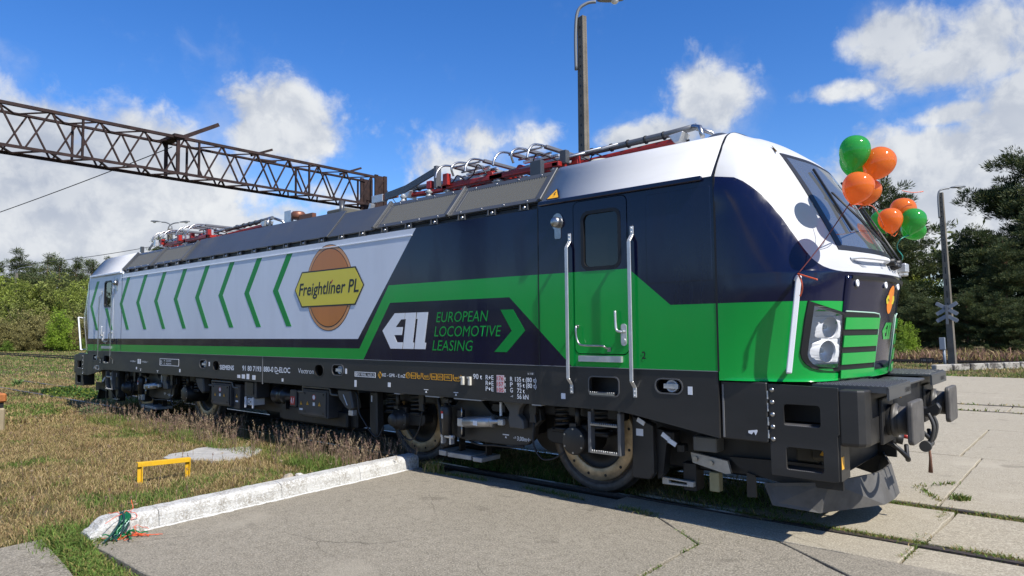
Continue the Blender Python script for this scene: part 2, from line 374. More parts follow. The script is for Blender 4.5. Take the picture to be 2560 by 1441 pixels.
# white kerb stones
def kerb(poly_yx, h, w, name, rough=.006):
    pass
kerb_o = empty('white_kerb', (3.6, -3.2, 0), 'low whitewashed concrete kerb along the edge of the grey apron', 'kerb')
kj = [-5.20, -4.60, -3.26, -2.15, -1.14]
def kx(y): return 3.565+(y+1.14)*(-.058)
for i in range(4):
    b = MB(); y0, y1 = kj[i]+.003, kj[i+1]-.003; ny = 22; w = .25; h = .165
    prof = [(.012, -.09), (.0, h*.62), (-.016, h*.84), (-.045, h*.97), (-.075, h), (-w+.05, h), (-w+.015, h*.95), (-w, h*.75), (-w, -.09)]
    V = []
    for j in range(ny+1):
        y = y0+(y1-y0)*j/ny; t = 1.
        if i == 0 and j < 7: t = (.30, .42, .50, .72, .80, .92, .97)[j]
        for k, (dx, z) in enumerate(prof):
            V.append((kx(y)+dx+random.gauss(0, .0025), y+(random.gauss(0, .004) if 0 < j < ny else 0), (z*t if z > 0 else z)+random.gauss(0, .0018)))
    n = len(prof)
    b.add(V, [(j*n+k, j*n+k+1, (j+1)*n+k+1, (j+1)*n+k) for j in range(ny) for k in range(n-1)], 0, False)
    b.add(V[:n], [tuple(range(n))]); b.add(V[-n:], [tuple(range(n))[::-1]])
    b.build('kerb_stone', M_kerb, kerb_o, loc=(-3.6, 3.2, 0))
M_white = mat('whitewash', (.66, .66, .64), .9, bump=.4, bscale=80, fn=lambda N, L, b, c, noise, ramp, mixc, V, tc: mixc(ramp(noise(30, 6, .75), .50, .60), (.68, .68, .66), (.36, .34, .3)))
b = MB(); pts = []
for j in range(41):
    y = -4.75+3.45*j/40; pts.append((kx(y)+.012+random.uniform(0, .003), y))
back = [(kx(y)+.05+random.uniform(-.012, .016), y) for _, y in pts][::-1]
b.prism(pts+back, 2, -.004, .005); tag(b.build('painted_line', M_white), kind='structure')
# ---------------------------------------------------------------- the locomotive: body
def paintmat(name, col, **k):
    k = {**dict(rough=.14, coat=.1, spec=.4, dirt=.3, drough=.16, dcol=tuple(x*.78+.010 for x in col), dscale=1.3, var=.05, vscale=.8, stretch=(1.6, 1, .30), bump=.045, bscale=1.6), **k}
    return mat(name, col, **k)
M_blue = paintmat('paint_dark_blue', (.004, .006, .028), rough=.10, dirt=.6, drough=.26, dscale=2.2, dcol=(.007, .009, .030))
M_white_shade = paintmat('white_toned_for_shade', (.63, .67, .74), rough=.38, spec=.3, coat=.03)  # shaded copy of the white paint, lightened and blued for the side wall
M_white_sun = paintmat('white_toned_for_sun', (.47, .475, .48), rough=.42, spec=.3, coat=.03, dirt=.35, dcol=(.40, .40, .39), dscale=2.5, stretch=(.4, 1, 2.5))  # sunlit copy of the same white, greyed so roof and nose come out less bright
M_green = paintmat('paint_green', (.005, .31, .048), rough=.16)
M_frame = mat('paint_frame_grey', (.021, .0205, .020), .42, var=.12, vscale=2, dirt=.5, dcol=(.045, .040, .034), dscale=1.6, stretch=(.5, 1, 1.4), bump=.03, bscale=20)
M_under = mat('paint_under_black', (.009, .009, .0095), .5, var=.3, vscale=4, dirt=.4, dcol=(.028, .023, .018), dscale=3)
M_black = mat('black_rubber', (.008, .008, .009), .5)
M_shroud = mat('paint_roof_grey', (.052, .056, .062), .3, var=.08, vscale=1.5, dirt=.35, dcol=(.11, .105, .095), dscale=1.2, bump=.02, bscale=8)
M_steel = mat('bare_steel', (.40, .40, .40), .36, 1., var=.18, vscale=14)
M_alu = mat('aluminium_paint', (.56, .57, .58), .38, .6, var=.12, vscale=9)
M_rust = mat('rusty_brown', (.13, .06, .035), .8, var=.4, vscale=14, bump=.3, bscale=60)
M_red = mat('paint_red', (.30, .018, .013), .4, var=.15, vscale=5)
M_offw = mat('print_white', (.72, .74, .77), .45)
M_print = mat('print_black', (.009, .009, .009), .4)
M_tick = mat('print_orange', (.50, .165, .028), .3, var=.06, vscale=1.2, stretch=(3, 1, .6))
M_tick2 = mat('print_light_orange', (.58, .27, .11), .3)
M_yel = mat('print_yellow', (.68, .56, .035), .3, var=.04, vscale=1.)
M_amber = mat('print_amber', (.72, .36, .02), .4)
M_redp = mat('print_red', (.45, .02, .02), .4)
M_brass = mat('brake_disc', (.48, .36, .22), .45, .6, var=.35, vscale=9, bump=.1, bscale=30)
M_tyre = mat('wheel_steel', (.10, .085, .072), .55, .5, var=.35, vscale=11)
M_ceram = mat('insulator_glaze', (.30, .31, .32), .2)
M_copper = mat('copper_brown', (.21, .085, .05), .45, .5)
def glassmat(name, tint, ior=1.75, pale_refl=.02):
    m = bpy.data.materials.new(name); m.use_nodes = True; N, L = m.node_tree.nodes, m.node_tree.links; N.clear()
    out = N.new('ShaderNodeOutputMaterial'); gl = N.new('ShaderNodeBsdfGlossy'); gl.inputs['Roughness'].default_value = .015
    tr = N.new('ShaderNodeBsdfTransparent'); tr.inputs['Color'].default_value = (*tint, 1)
    fr = N.new('ShaderNodeFresnel'); fr.inputs['IOR'].default_value = ior; mx = N.new('ShaderNodeMixShader')
    df = N.new('ShaderNodeBsdfDiffuse'); df.inputs['Color'].default_value = (.42, .46, .50, 1); m0 = N.new('ShaderNodeMixShader'); m0.inputs[0].default_value = pale_refl; L.new(tr.outputs[0], m0.inputs[1]); L.new(df.outputs[0], m0.inputs[2])  # pale diffuse share stands in for bright sky reflections on the panes
    L.new(fr.outputs[0], mx.inputs[0]); L.new(m0.outputs[0], mx.inputs[1]); L.new(gl.outputs[0], mx.inputs[2]); L.new(mx.outputs[0], out.inputs['Surface'])
    return m
M_glass = glassmat('window_glass', (.62, .68, .70), 4.0, .22)
M_gdark = glassmat('tinted_glass', (.16, .18, .18), 1.6)

loco = empty('locomotive', (0, 0, 0), 'dark blue, green and white electric locomotive standing on the rails', 'locomotive')

def inside(p, poly):
    x, z = p; s = 0
    for i in range(len(poly)):
        (x0, z0), (x1, z1) = poly[i], poly[(i+1) % len(poly)]
        c = (x1-x0)*(z-z0)-(z1-z0)*(x-x0)
        if abs(c) < 1e-9: continue
        if s == 0: s = 1 if c > 0 else -1
        elif s*c < 0: return False
    return True
def paint(me, regions, only=None):
    """cut the mesh along livery edges (x-z lines, straight through in y) and give the pieces their paint"""
    bm = bmesh.new(); bm.from_mesh(me)
    for mi, poly in regions:
        px0, px1 = min(p[0] for p in poly), max(p[0] for p in poly); pz0, pz1 = min(p[1] for p in poly), max(p[1] for p in poly)
        for i in range(len(poly)):
            a, b = poly[i], poly[(i+1) % len(poly)]; d = Vector((b[0]-a[0], 0, b[1]-a[1]))
            if d.length < 1e-6: continue
            fs = [f for f in bm.faces if not (max(v.co.x for v in f.verts) < px0 or min(v.co.x for v in f.verts) > px1 or max(v.co.z for v in f.verts) < pz0 or min(v.co.z for v in f.verts) > pz1)]
            ge = set(fs)
            for f in fs: ge.update(f.edges); ge.update(f.verts)
            bmesh.ops.bisect_plane(bm, geom=list(ge), dist=1e-5, plane_co=(a[0], 0, a[1]), plane_no=Vector((d.z, 0, -d.x)).normalized())
        for f in bm.faces:
            c = f.calc_center_median()
            if inside((c.x, c.z), poly): f.material_index = mi
    bm.to_mesh(me); bm.free()

LIV = [(1, [(-8.3, 1.735), (2.700, 1.735), (3.98, 3.24), (-8.3, 3.24)]),
       (2, [(-8.3, 1.30), (2.75, 1.30), (2.735, 1.600), (-8.3, 1.600)]), (2, [(2.735, 1.30), (2.735, 1.600), (2.821, 1.440), (2.79, 1.30)]),
       (2, [(2.735, 1.600), (2.821, 1.440), (3.406, 2.222), (3.379, 2.460)]),
       (2, [(3.379, 2.460), (3.406, 2.222), (5.541, 2.214), (5.541, 2.452)]),
       (2, [(5.541, 2.452), (5.541, 2.214), (6.43, 1.43), (7.12, 1.43), (7.12, 2.440)]),
       (2, [(7.12, 2.440), (7.12, 1.43), (7.573, 1.43), (7.573, 2.062)]),
       (2, [(7.573, 2.062), (7.573, 1.30), (9.4, 1.30), (9.4, 2.062)])]
M_pgreen = mat('print_green', (.005, .25, .04), .4, spec=.25, var=.05, vscale=1.)
LIVM = [M_blue, M_white_shade, M_green]; NOSEM = [M_blue, M_white_sun, M_green]

DOORS = [(6.450, 7.118), (-7.118, -6.450)]
def side_wall(sg):
    outer = [(-8.04, 1.447), (8.04, 1.447), (8.04, 3.235), (5.97, 3.235), (5.97, 3.185), (-5.97, 3.185), (-5.97, 3.235), (-8.04, 3.235)]
    b = MB(); b.prism(outer, 1, sg*1.506, sg*1.44, 0, holes=[rr(a, c, 1.578, 3.195, .07)[::-1] for a, c in DOORS])
    o = b.build('side_wall', LIVM, loco); paint(o.data, LIV); return o
for sg in (-1, 1):
    side_wall(sg)
    for (a, c), nm in zip(DOORS, ('front', 'rear')):
        b = MB(); win = rr(a+.125, c-.10, 2.475, 3.055, .075) if a > 0 else rr(a+.10, c-.125, 2.475, 3.055, .075)
        b.prism(rr(a+.009, c-.009, 1.588, 3.187, .062), 1, sg*1.509, sg*1.46, 0, holes=[win[::-1]])
        d = b.build('cab_door', LIVM, loco); paint(d.data, LIV)
        w0, w1 = min(p[0] for p in win), max(p[0] for p in win)
        b = MB(); b.prism(rr(w0-.022, w1+.022, 2.453, 3.077, .09), 1, sg*1.514, sg*1.485, 0, holes=[rr(w0+.012, w1-.012, 2.487, 3.043, .065)[::-1]]); b.build('window_seal', M_black, d)
        b = MB(); b.prism(rr(w0+.005, w1-.005, 2.48, 3.05, .07), 1, sg*1.494, sg*1.490); b.build('window_pane', M_gdark, d)
        b = MB(); b.prism(rr(a+.002, c-.002, 1.58, 3.193, .068), 1, sg*1.455, sg*1.44, holes=[win[::-1]]); b.build('door_recess', M_black, d)
        s_ = 1 if a > 0 else -1; hx = c-.06 if a > 0 else a+.06; bx = a+.05 if a > 0 else c-.05
        b = MB(); b.prism(rr(hx-.032, hx+.032, 1.67, 1.89, .03), 1, sg*1.520, sg*1.506); b.cyl((hx, sg*1.52, 1.72), (hx, sg*1.532, 1.72), .026, n=14)
        b.tube(spline([(hx, sg*1.52, 1.815), (hx-.0*s_, sg*1.56, 1.81), (hx-.05*s_, sg*1.565, 1.825), (hx-.062*s_, sg*1.565, 1.88), (hx-.07*s_, sg*1.56, 2.02)], 6), .013, 8)
        b.build('door_handle', M_alu, d)
        b = MB(); p = [(bx-.01*s_, sg*1.512, 1.872), (bx+.01*s_, sg*1.565, 1.865), (bx+.018*s_, sg*1.57, 1.76), (bx+.05*s_, sg*1.57, 1.69), (bx+.12*s_, sg*1.57, 1.672), (bx+.33*s_, sg*1.57, 1.668), (bx+.36*s_, sg*1.56, 1.655), (bx+.375*s_, sg*1.512, 1.635)]
        b.tube(spline(p, 5), .011, 8); b.box(bx-.03*s_, bx+.01*s_, sg*1.515, sg*1.508, 1.855, 1.885); b.box(bx+.36*s_, bx+.40*s_, sg*1.515, sg*1.508, 1.61, 1.655)
        b.build('grab_bar', M_steel, d)
        b = MB(); b.prism([(a+.07, 1.505), (c-.08, 1.505), (c-.08, 1.565), (a+.07, 1.565)], 1, sg*1.545, sg*1.5065); b.build('sill_plate', M_alu, d)
        # the two long handrails beside the door
        for hxx in (a-.045, c+.052):
            b = MB(); T, Bt = 2.862, 1.165
            pth = [(hxx, sg*1.512, T), (hxx, sg*1.512, T-.085), (hxx, sg*1.575, T-.155), (hxx, sg*1.575, Bt+.16), (hxx, sg*1.512, Bt+.095), (hxx, sg*1.512, Bt)]
            for i in range(5): b.bar(pth[i], pth[i+1], .040, .012, 0, up=(0, 1, 0))
            for z in (T-.02, T-.06, Bt+.02, Bt+.06): b.cyl((hxx, sg*1.515, z), (hxx, sg*1.53, z), .009, n=8)
            b.build('door_handrail', M_alu if a > 0 else M_steel, loco, bevel=.004)
        # round mirror beside the door
        mx = a-.20 if a > 0 else c+.17
        b = MB(); b.prism(ell(mx, 3.005, .075, .095, 20), 1, sg*1.517, sg*1.505); b.prism(rr(mx-.042, mx+.042, 2.82, 2.96, .02), 1, sg*1.515, sg*1.505)
        b.lathe([(.058, 0), (.058, .05), (.045, .07), (.0, .078)], (mx, sg*1.512, 3.0), (0, sg, 0), 18); b.build('camera_mirror', M_steel, loco)
# thin seams and the white trim line on the machine room side
for x, w, z0, z1 in ((-5.972, .006, 1.45, 3.19), (5.972, .006, 1.45, 3.19), (8.038, .008, 1.45, 3.24), (-8.04, .006, 1.6, 3.24)):
    b = MB(); b.box(x-w, x+w, S-.003, S+.01, z0, z1); b.build('panel_seam', M_black, loco)
b = MB(); b.box(-6.0, 3.86, S-.008, S, 3.091, 3.105); b.build('trim_line', mat('trim_white', (.85, .86, .88), .4), loco)
b = MB(); b.box(-8.03, 8.03, S-.004, S, 1.443, 1.449); b.build('sill_seam', mat('seam_grey', (.22, .23, .24), .4), loco)
# slightly proud riveted panel on the cab side, plus door number
b = MB(); b.prism(rr(7.33, 8.0, 2.28, 3.15, .01), 1, S-.002, S+.01); b.build('cab_side_panel', M_blue, loco, bevel=.002)
text('side_number', '2', M_print, loco, (7.255, S-.003, 1.545), (1, 0, 0), .075, .042, bold=.02)

# ---- livery prints
ch = []
for i in range(10):
    x0 = .836-.930*i
    ch.append([(x0, 3.095), (x0+.165, 3.095), (x0-.255, 2.515), (x0+.150, 1.932), (x0, 1.932), (x0-.415, 2.515)])
for i, c in enumerate(ch):
    if i == 8: # runs over the rear door and its window
        x0 = c[0][0]
        decal('chevron', [[(x0-.415+.05, 2.44), (x0-.255+.06, 2.44), (x0+.150, 1.932), (x0, 1.932)]], M_pgreen, loco, S-.0065)
    else:
        decal('chevron', [[c[0], c[1], c[2], c[5]], [c[5], c[2], c[3], c[4]]], M_pgreen, loco)
badge = MB(); badge.prism(ell(1.99, 2.497, .600, .645), 1, S-.0022, S); ob = badge.build('company_badge', M_print, loco)
def sub(name, poly, m, y, parent=ob, holes=()):
    b = MB(); b.prism(poly, 1, S-y, S-y+.0014, 0, holes=holes); return b.build(name, m, parent)
sub('oval_rim', ell(1.99, 2.497, .590, .635), M_tick2, .0036); sub('oval_line', ell(1.99, 2.497, .545, .590), M_print, .005); sub('oval_field', ell(1.99, 2.497, .532, .577), M_tick, .0064)
hx = [(1.079, 2.494), (1.275, 2.770), (2.650, 2.770), (2.849, 2.494), (2.650, 2.218), (1.275, 2.218)]
sub('bar_border', hx, M_print, .0078)
cxh, czh = 1.964, 2.494
sub('bar_field', [(cxh+(x-cxh)*.972, czh+(z-czh)*.925) for x, z in hx], M_yel, .0092)
text('company_name', 'Freightlíner PL', M_print, ob, (1.20, S-.0094, 2.405), (1, 0, 0), .195, 1.53, shear=.2, bold=.015)
sub('accent', [(2.055, 2.555), (2.072, 2.555), (2.108, 2.606), (2.078, 2.606)], M_redp, .0105)
E_ = [(3.508, 2.078), (3.716, 2.078), (3.703, 1.995), (3.640, 1.994), (3.527, 1.893), (3.674, 1.892), (3.652, 1.788), (3.492, 1.787), (3.556, 1.692), (3.672, 1.691), (3.658, 1.606), (3.420, 1.606), (3.249, 1.847)]
L1 = [(3.726, 2.078), (3.937, 2.078), (3.871, 1.690), (3.898, 1.688), (3.884, 1.606), (3.672, 1.606), (3.735, 1.997), (3.711, 1.998)]
L2 = [(3.957, 2.078), (4.168, 2.078), (4.098, 1.690), (4.128, 1.688), (4.112, 1.606), (3.903, 1.606), (3.968, 1.996), (3.940, 1.996)]
def shear_up(P): return P  # traced as seen, already slanted
lg = MB()
for P in (E_, L1, L2): lg.prism(P, 1, S-.0024, S, 0)
lgo = lg.build('owner_logo', M_offw, loco)
for s_, x, z, w in (('EUROPEAN', 4.318, 1.946, .895), ('LOCOMOTIVE', 4.282, 1.768, 1.135), ('LEASING', 4.245, 1.592, .715)):
    text('owner_name', s_, M_green, loco, (x, S-.0024, z), (1, 0, 0), .134, w, shear=.2, bold=-.002)
decal('logo_arrow', [[(5.405, 2.074), (5.596, 2.074), (5.771, 1.830), (5.574, 1.830)], [(5.574, 1.830), (5.771, 1.830), (5.497, 1.587), (5.304, 1.587)]], M_pgreen, loco)

# ---- cab nose: horizontal slices, half outline from the side joint to the middle of the front
NOSE = [
 (1.370, [(8.04, 1.506), (8.22, 1.497), (8.42, 1.448), (8.64, 1.362), (8.82, 1.225), (8.905, .98), (8.97, .62), (9.012, .33), (9.03, 0)]),
 (1.440, [(8.04, 1.506), (8.22, 1.480), (8.42, 1.425), (8.64, 1.335), (8.81, 1.200), (8.898, .98), (8.973, .62), (9.018, .33), (9.035, 0)]),
 (2.060, [(8.04, 1.506), (8.24, 1.500), (8.46, 1.470), (8.67, 1.405), (8.85, 1.275), (8.972, 1.0), (9.06, .62), (9.112, .33), (9.13, 0)]),
 (2.285, [(8.04, 1.506), (8.24, 1.500), (8.46, 1.472), (8.67, 1.410), (8.86, 1.280), (9.002, 1.0), (9.105, .62), (9.160, .33), (9.18, 0)]),
 (2.350, [(8.04, 1.506), (8.24, 1.499), (8.46, 1.468), (8.66, 1.404), (8.85, 1.270), (8.998, 1.0), (9.103, .62), (9.157, .33), (9.176, 0)]),
 (2.520, [(8.04, 1.505), (8.23, 1.496), (8.43, 1.456), (8.62, 1.380), (8.80, 1.235), (8.945, .98), (9.03, .62), (9.080, .33), (9.10, 0)]),
 (2.860, [(8.04, 1.503), (8.19, 1.488), (8.34, 1.445), (8.49, 1.360), (8.64, 1.200), (8.780, .94), (8.855, .6), (8.90, .33), (8.918, 0)]),
 (3.200, [(8.04, 1.498), (8.14, 1.468), (8.245, 1.415), (8.355, 1.315), (8.47, 1.150), (8.600, .90), (8.67, .6), (8.715, .33), (8.73, 0)]),
 (3.500, [(8.04, 1.318), (8.10, 1.280), (8.17, 1.220), (8.25, 1.125), (8.335, 1.005), (8.420, .87), (8.48, .6), (8.52, .33), (8.53, 0)]),
 (3.610, [(8.04, 1.235), (8.075, 1.190), (8.12, 1.115), (8.18, 1.025), (8.245, .925), (8.315, .825), (8.37, .58), (8.40, .31), (8.41, 0)]),
 (3.695, [(8.04, 1.140), (8.06, 1.080), (8.09, 1.00), (8.13, .91), (8.17, .82), (8.215, .735), (8.26, .52), (8.285, .28), (8.29, 0)]),
 (3.750, [(8.04, .980), (8.05, .90), (8.07, .80), (8.09, .70), (8.11, .625), (8.135, .565), (8.16, .40), (8.175, .21), (8.18, 0)]),
 (3.778, [(8.04, .620), (8.042, .56), (8.048, .5), (8.053, .44), (8.06, .38), (8.066, .33), (8.075, .24), (8.08, .12), (8.082, 0)])]
KR, KC = 6, 4
def nose_grid():
    rows = []
    for z, P in NOSE:
        full = [Vector((x, -y, z)) for x, y in P] + [Vector((x, y, z)) for x, y in P[-2::-1]]
        rows.append(spline(full, KC))
    cols = list(zip(*rows)); cols = [spline(c, KR) for c in cols]
    return [list(r) for r in zip(*cols)]
GRID = nose_grid(); NR, NC = len(GRID), len(GRID[0])
C5 = 5*KC; C5b = NC-1-C5; RW0, RW1 = 5*KR, 8*KR; RF0, RF1 = 1*KR, 3*KR
def gridmesh(r0, r1, c0, c1, skip=lambda i, j: False, off=0., sg=1):
    v = []; f = []
    for i in range(r0, r1+1):
        for j in range(c0, c1+1):
            p = GRID[i][j].copy()
            if off:
                du = GRID[i][min(j+1, NC-1)]-GRID[i][max(j-1, 0)]; dv = GRID[min(i+1, NR-1)][j]-GRID[max(i-1, 0)][j]
                p += du.cross(dv).normalized()*off
            v.append((p.x*sg, p.y, p.z))
    n = c1-c0+1
    for i in range(r1-r0):
        for j in range(c1-c0):
            if not skip(i+r0, j+c0): f.append((i*n+j, i*n+j+1, (i+1)*n+j+1, (i+1)*n+j))
    return v, f
isws = lambda i, j: RW0 <= i < RW1 and C5 <= j < C5b
bvh_v, bvh_f = gridmesh(0, NR-1, 0, NC-1); NB = BVHTree.FromPolygons(bvh_v, bvh_f)
def hit(px, py, off=0.):
    loc, nn, _, _ = NB.ray_cast(CAM, ray(px, py).normalized())
    if loc is None: return None
    if nn.dot(ray(px, py)) > 0: nn = -nn
    return loc + nn*off
HF = [(2019, 752), (2064, 767), (2110, 782), (2107, 835), (2102, 885), (2098, 928), (2075, 928), (2048, 926), (2027, 920), (2012, 910), (2003, 897), (1999, 882), (2004, 845), (2010, 800)]
HL = [(2033, 764), (2070, 776), (2107, 788), (2105, 830), (2101, 880), (2097, 919), (2070, 919), (2045, 917), (2029, 910), (2019, 898), (2016, 886), (2021, 845), (2027, 805)]
def proj(p):
    d = Vector(p)-CAM; z = d.dot(_f); return (1280+FPX*d.dot(_r)/z, 720.5-FPX*d.dot(_u)/z)
def pin(p, Q):
    x, y = p; c = False; j = len(Q)-1
    for i in range(len(Q)):
        if (Q[i][1] > y) != (Q[j][1] > y) and x < (Q[j][0]-Q[i][0])*(y-Q[i][1])/(Q[j][1]-Q[i][1])+Q[i][0]: c = not c
        j = i
    return c
HFI = [(2058+(x-2058)*.97, 845+(y-845)*.97) for x, y in HF]
def lamp_hole(i, j):
    ps = [GRID[i+a][j+c] for a in (0, 1) for c in (0, 1)]
    return all(pin(proj((p.x, -abs(p.y), p.z)), HFI) for p in ps)
def nose(sg):
    skip = lambda i, j: isws(i, j) or lamp_hole(i, j)
    b = MB(); v, f = gridmesh(0, NR-1, 0, NC-1, skip, sg=sg); b.add(v, f, 0, True)
    t0 = (NR-1)*NC
    b.add([v[t0+j] for j in range(NC)] + [(8.04*sg, 0, 3.782)], [tuple(range(NC))], 1, True)
    o = b.build('cab_nose', NOSEM if sg > 0 else [M_blue, M_white_shade, M_green, M_white_sun], loco)
    if sg > 0:
        # white brow line traced on the side, then carried round
        line = [(1787, 437), (1834.7, 443.5), (1857, 453), (1878, 466.6), (1904, 487), (1929.7, 515.4), (1955.4, 546), (1981, 582), (2006.7, 618), (2030, 646), (2044, 657), (2058, 665.6), (2075, 672), (2091.5, 676), (2108.9, 679)]
        P = []
        for q in line:
            h = hit(*q)
            if h is not None and h.x > 8.045: P.append((h.x, h.z))
        P = [(8.0, 3.238)] + P + [(9.4, P[-1][1]+.004)]
        reg = [(1, [P[i], P[i+1], (P[i+1][0], 4.), (P[i][0], 4.)]) for i in range(len(P)-1)]
        paint(o.data, reg + [(2, [(8.0, 2.062), (8.0, 1.30), (9.4, 1.30), (9.4, 2.062)])])
    else:
        tip = [(-8.0, 1.735), (-8.0, 3.24), (-8.02, 3.24), (-8.17, 2.50), (-8.02, 1.735)]
        paint(o.data, [(3, [(-8.0, 3.235), (-8.0, 4), (-9.4, 4), (-9.4, 3.235)]), (1, tip), (2, [(-8., 1.60), (-8., 1.3), (-9.4, 1.3), (-9.4, 1.60)])])
    return o
nf = nose(1); nrear = nose(-1)
for sg, no in ((1, nf), (-1, nrear)):
    v, f = gridmesh(RW0, RW1, C5, C5b, off=.004, sg=sg); n = C5b-C5+1
    b = MB(); b.add(v, f, 0, True); ws = b.build('windscreen', M_glass, loco)
    b = MB(); v2, f2 = gridmesh(RW0, RW1, C5, C5b, skip=lambda i, j: not (i < RW0+1 or j < C5+1 or j >= C5b-1 or i >= RW1-1), off=.0055, sg=sg); b.add(v2, f2, 0, True); b.build('windscreen_border', M_black, ws)
# cab interior that shows dimly through the glass
M_cab = mat('cab_interior', (.30, .31, .32), .8, var=.2, vscale=4); M_seat = mat('seat_cloth', (.03, .03, .035), .9)
b = MB(); b.box(6.20, 6.25, -1.25, 1.25, 1.5, 3.45); b.box(6.2, 8.3, -1.2, 1.2, 1.5, 1.55); b.build('cab_bulkhead', M_cab, loco)
b = MB(); b.prism([(7.9, 1.6), (8.70, 1.6), (8.78, 2.40), (8.35, 2.44), (8.02, 2.28)], 1, -.78, .78); b.build('driver_desk', mat('desk_grey', (.06, .062, .065), .7), loco, bevel=.03)
b = MB(); b.box(7.15, 7.62, -.26, .26, 2.0, 2.12); b.prism([(7.12, 2.1), (7.25, 2.1), (7.14, 2.95), (7.03, 2.95)], 1, -.25, .25); b.build('driver_seat', M_seat, loco, bevel=.04)
b = MB(); b.box(6.3, 8.0, -1.0, 1.0, 3.56, 3.60); b.build('cab_ceiling', M_cab, loco)

# cab roofs: white, curved
ROOFP = [(-1.509, 3.235), (-1.462, 3.30), (-1.405, 3.378), (-1.346, 3.458), (-1.286, 3.540), (-1.222, 3.622), (-1.140, 3.695), (-.98, 3.75), (-.62, 3.778), (0, 3.785)]
ROOFP = ROOFP + [(-y, z) for y, z in ROOFP[-2::-1]]
def curve2(P, k): return [(p.x, p.y) for p in spline([Vector((a, b, 0)) for a, b in P], k)]
RP = curve2(ROOFP, 3)
for x0, x1 in ((5.99, 8.022), (-8.022, -5.99)):
    b = MB(); n = len(RP)
    v = [(x0, y, z) for y, z in RP] + [(x1, y, z) for y, z in RP]
    b.add(v, [(i, i+1, i+1+n, i+n) for i in range(n-1)], 0, True)
    for k in (0, n): b.add(v[k:k+n], [tuple(range(n))], 0)
    b.build('cab_roof', [M_white_sun], loco)
    xa = x1 if x0 > 0 else x0
    b = MB(); v = [(xx, y*1.002, z+.002) for xx in (xa-.003, xa+.021) for y, z in RP]
    b.add(v, [(i, i+1, i+1+n, i+n) for i in range(n-1)], 0, True); b.build('roof_joint', M_black, loco)
    for sg in (-1, 1):
        b = MB(); b.box(max(x0, -7.93) if x0 < 0 else 6.0, min(x1, 7.93) if x0 > 0 else -6.0, sg*1.500, sg*1.545, 3.205, 3.250); b.build('rain_gutter', M_blue if x0 > 0 else M_white_shade, loco, bevel=.008)
b = MB(); b.lathe([(.30, 0), (.27, .07), (.18, .14), (.06, .19), (0, .195)], (7.62, -.42, 3.75), n=20); o = b.build('roof_antenna', M_shroud, loco)
for v in o.data.vertices: v.co.y = -.42+(v.co.y+.42)*.55
def tri_sign(name, c, X, U, s, parent, off=.003):
    c, X, U = Vector(c), Vector(X).normalized(), Vector(U).normalized(); Nn = X.cross(U)
    def P(k, o): return [c+X*(s*a*k)+U*(s*(bb*k+.33*(1-k)))+Nn*o for a, bb in ((-.58, 0), (.58, 0), (0, 1))]
    b = MB()
    b.add(P(1, off), [(0, 1, 2)], 0); b.add(P(.82, off+.0012), [(0, 1, 2)], 1)
    bolt = [(-.02, .72), (.09, .72), (.03, .5), (.13, .5), (-.02, .12), (.01, .38), (-.10, .38)]
    b.add([c+X*(s*a*.8)+U*(s*(.02+q*.85))+Nn*(off+.0022) for a, q in bolt], [(0, 1, 2, 6), (2, 3, 4, 5)], 0)
    return b.build(name, [M_print, M_amber], parent, fix=False)
tri_sign('warning_sign', (6.17, -1.488, 3.266), (1, 0, 0), (0, .59, .81), .165, loco, .010)
h = hit(1938, 385, .006)
# ---------------------------------------------------------------- nose details
M_lampglass_ = mat('lamp_bulb', (.6, .6, .58), .3)
def patch(name, px, m, parent, off, th=.0, mirror=False, sg=1):
    """a panel lying on the nose: outline given as sightlines, laid on the real surface with its own thickness"""
    P = [hit(x, y, off) for x, y in px]; c = sum(P, Vector())/len(P)
    nn = Vector()
    for i in range(len(P)): nn += (P[i]-c).cross(P[(i+1) % len(P)]-c)
    nn.normalize()
    if nn.dot(Vector((1, -1, 0))) < 0: nn = -nn
    out = []
    for s_ in ((1,) if not mirror else (1, -1)):
        Q = [Vector((p.x, p.y*s_, p.z)) for p in P]; N2 = Vector((nn.x, nn.y*s_, nn.z)); n = len(Q)
        b = MB(); v = Q+[q-N2*max(th, .004) for q in Q]
        cc = Vector((c.x, c.y*s_, c.z))
        loc = NB.find_nearest(cc); 
        b.add(Q+[cc], [(i, (i+1) % n, n) for i in range(n)], 0, True); b.add(v, [(i, (i+1) % n, (i+1) % n+n, i+n) for i in range(n)], 0)
        out.append(b.build(name, m, parent))
    return out
def sub_patch(px, k=4):
    out = []
    for i in range(len(px)):
        a, b = px[i], px[(i+1) % len(px)]
        for j in range(k): out.append((a[0]+(b[0]-a[0])*j/k, a[1]+(b[1]-a[1])*j/k))
    return out
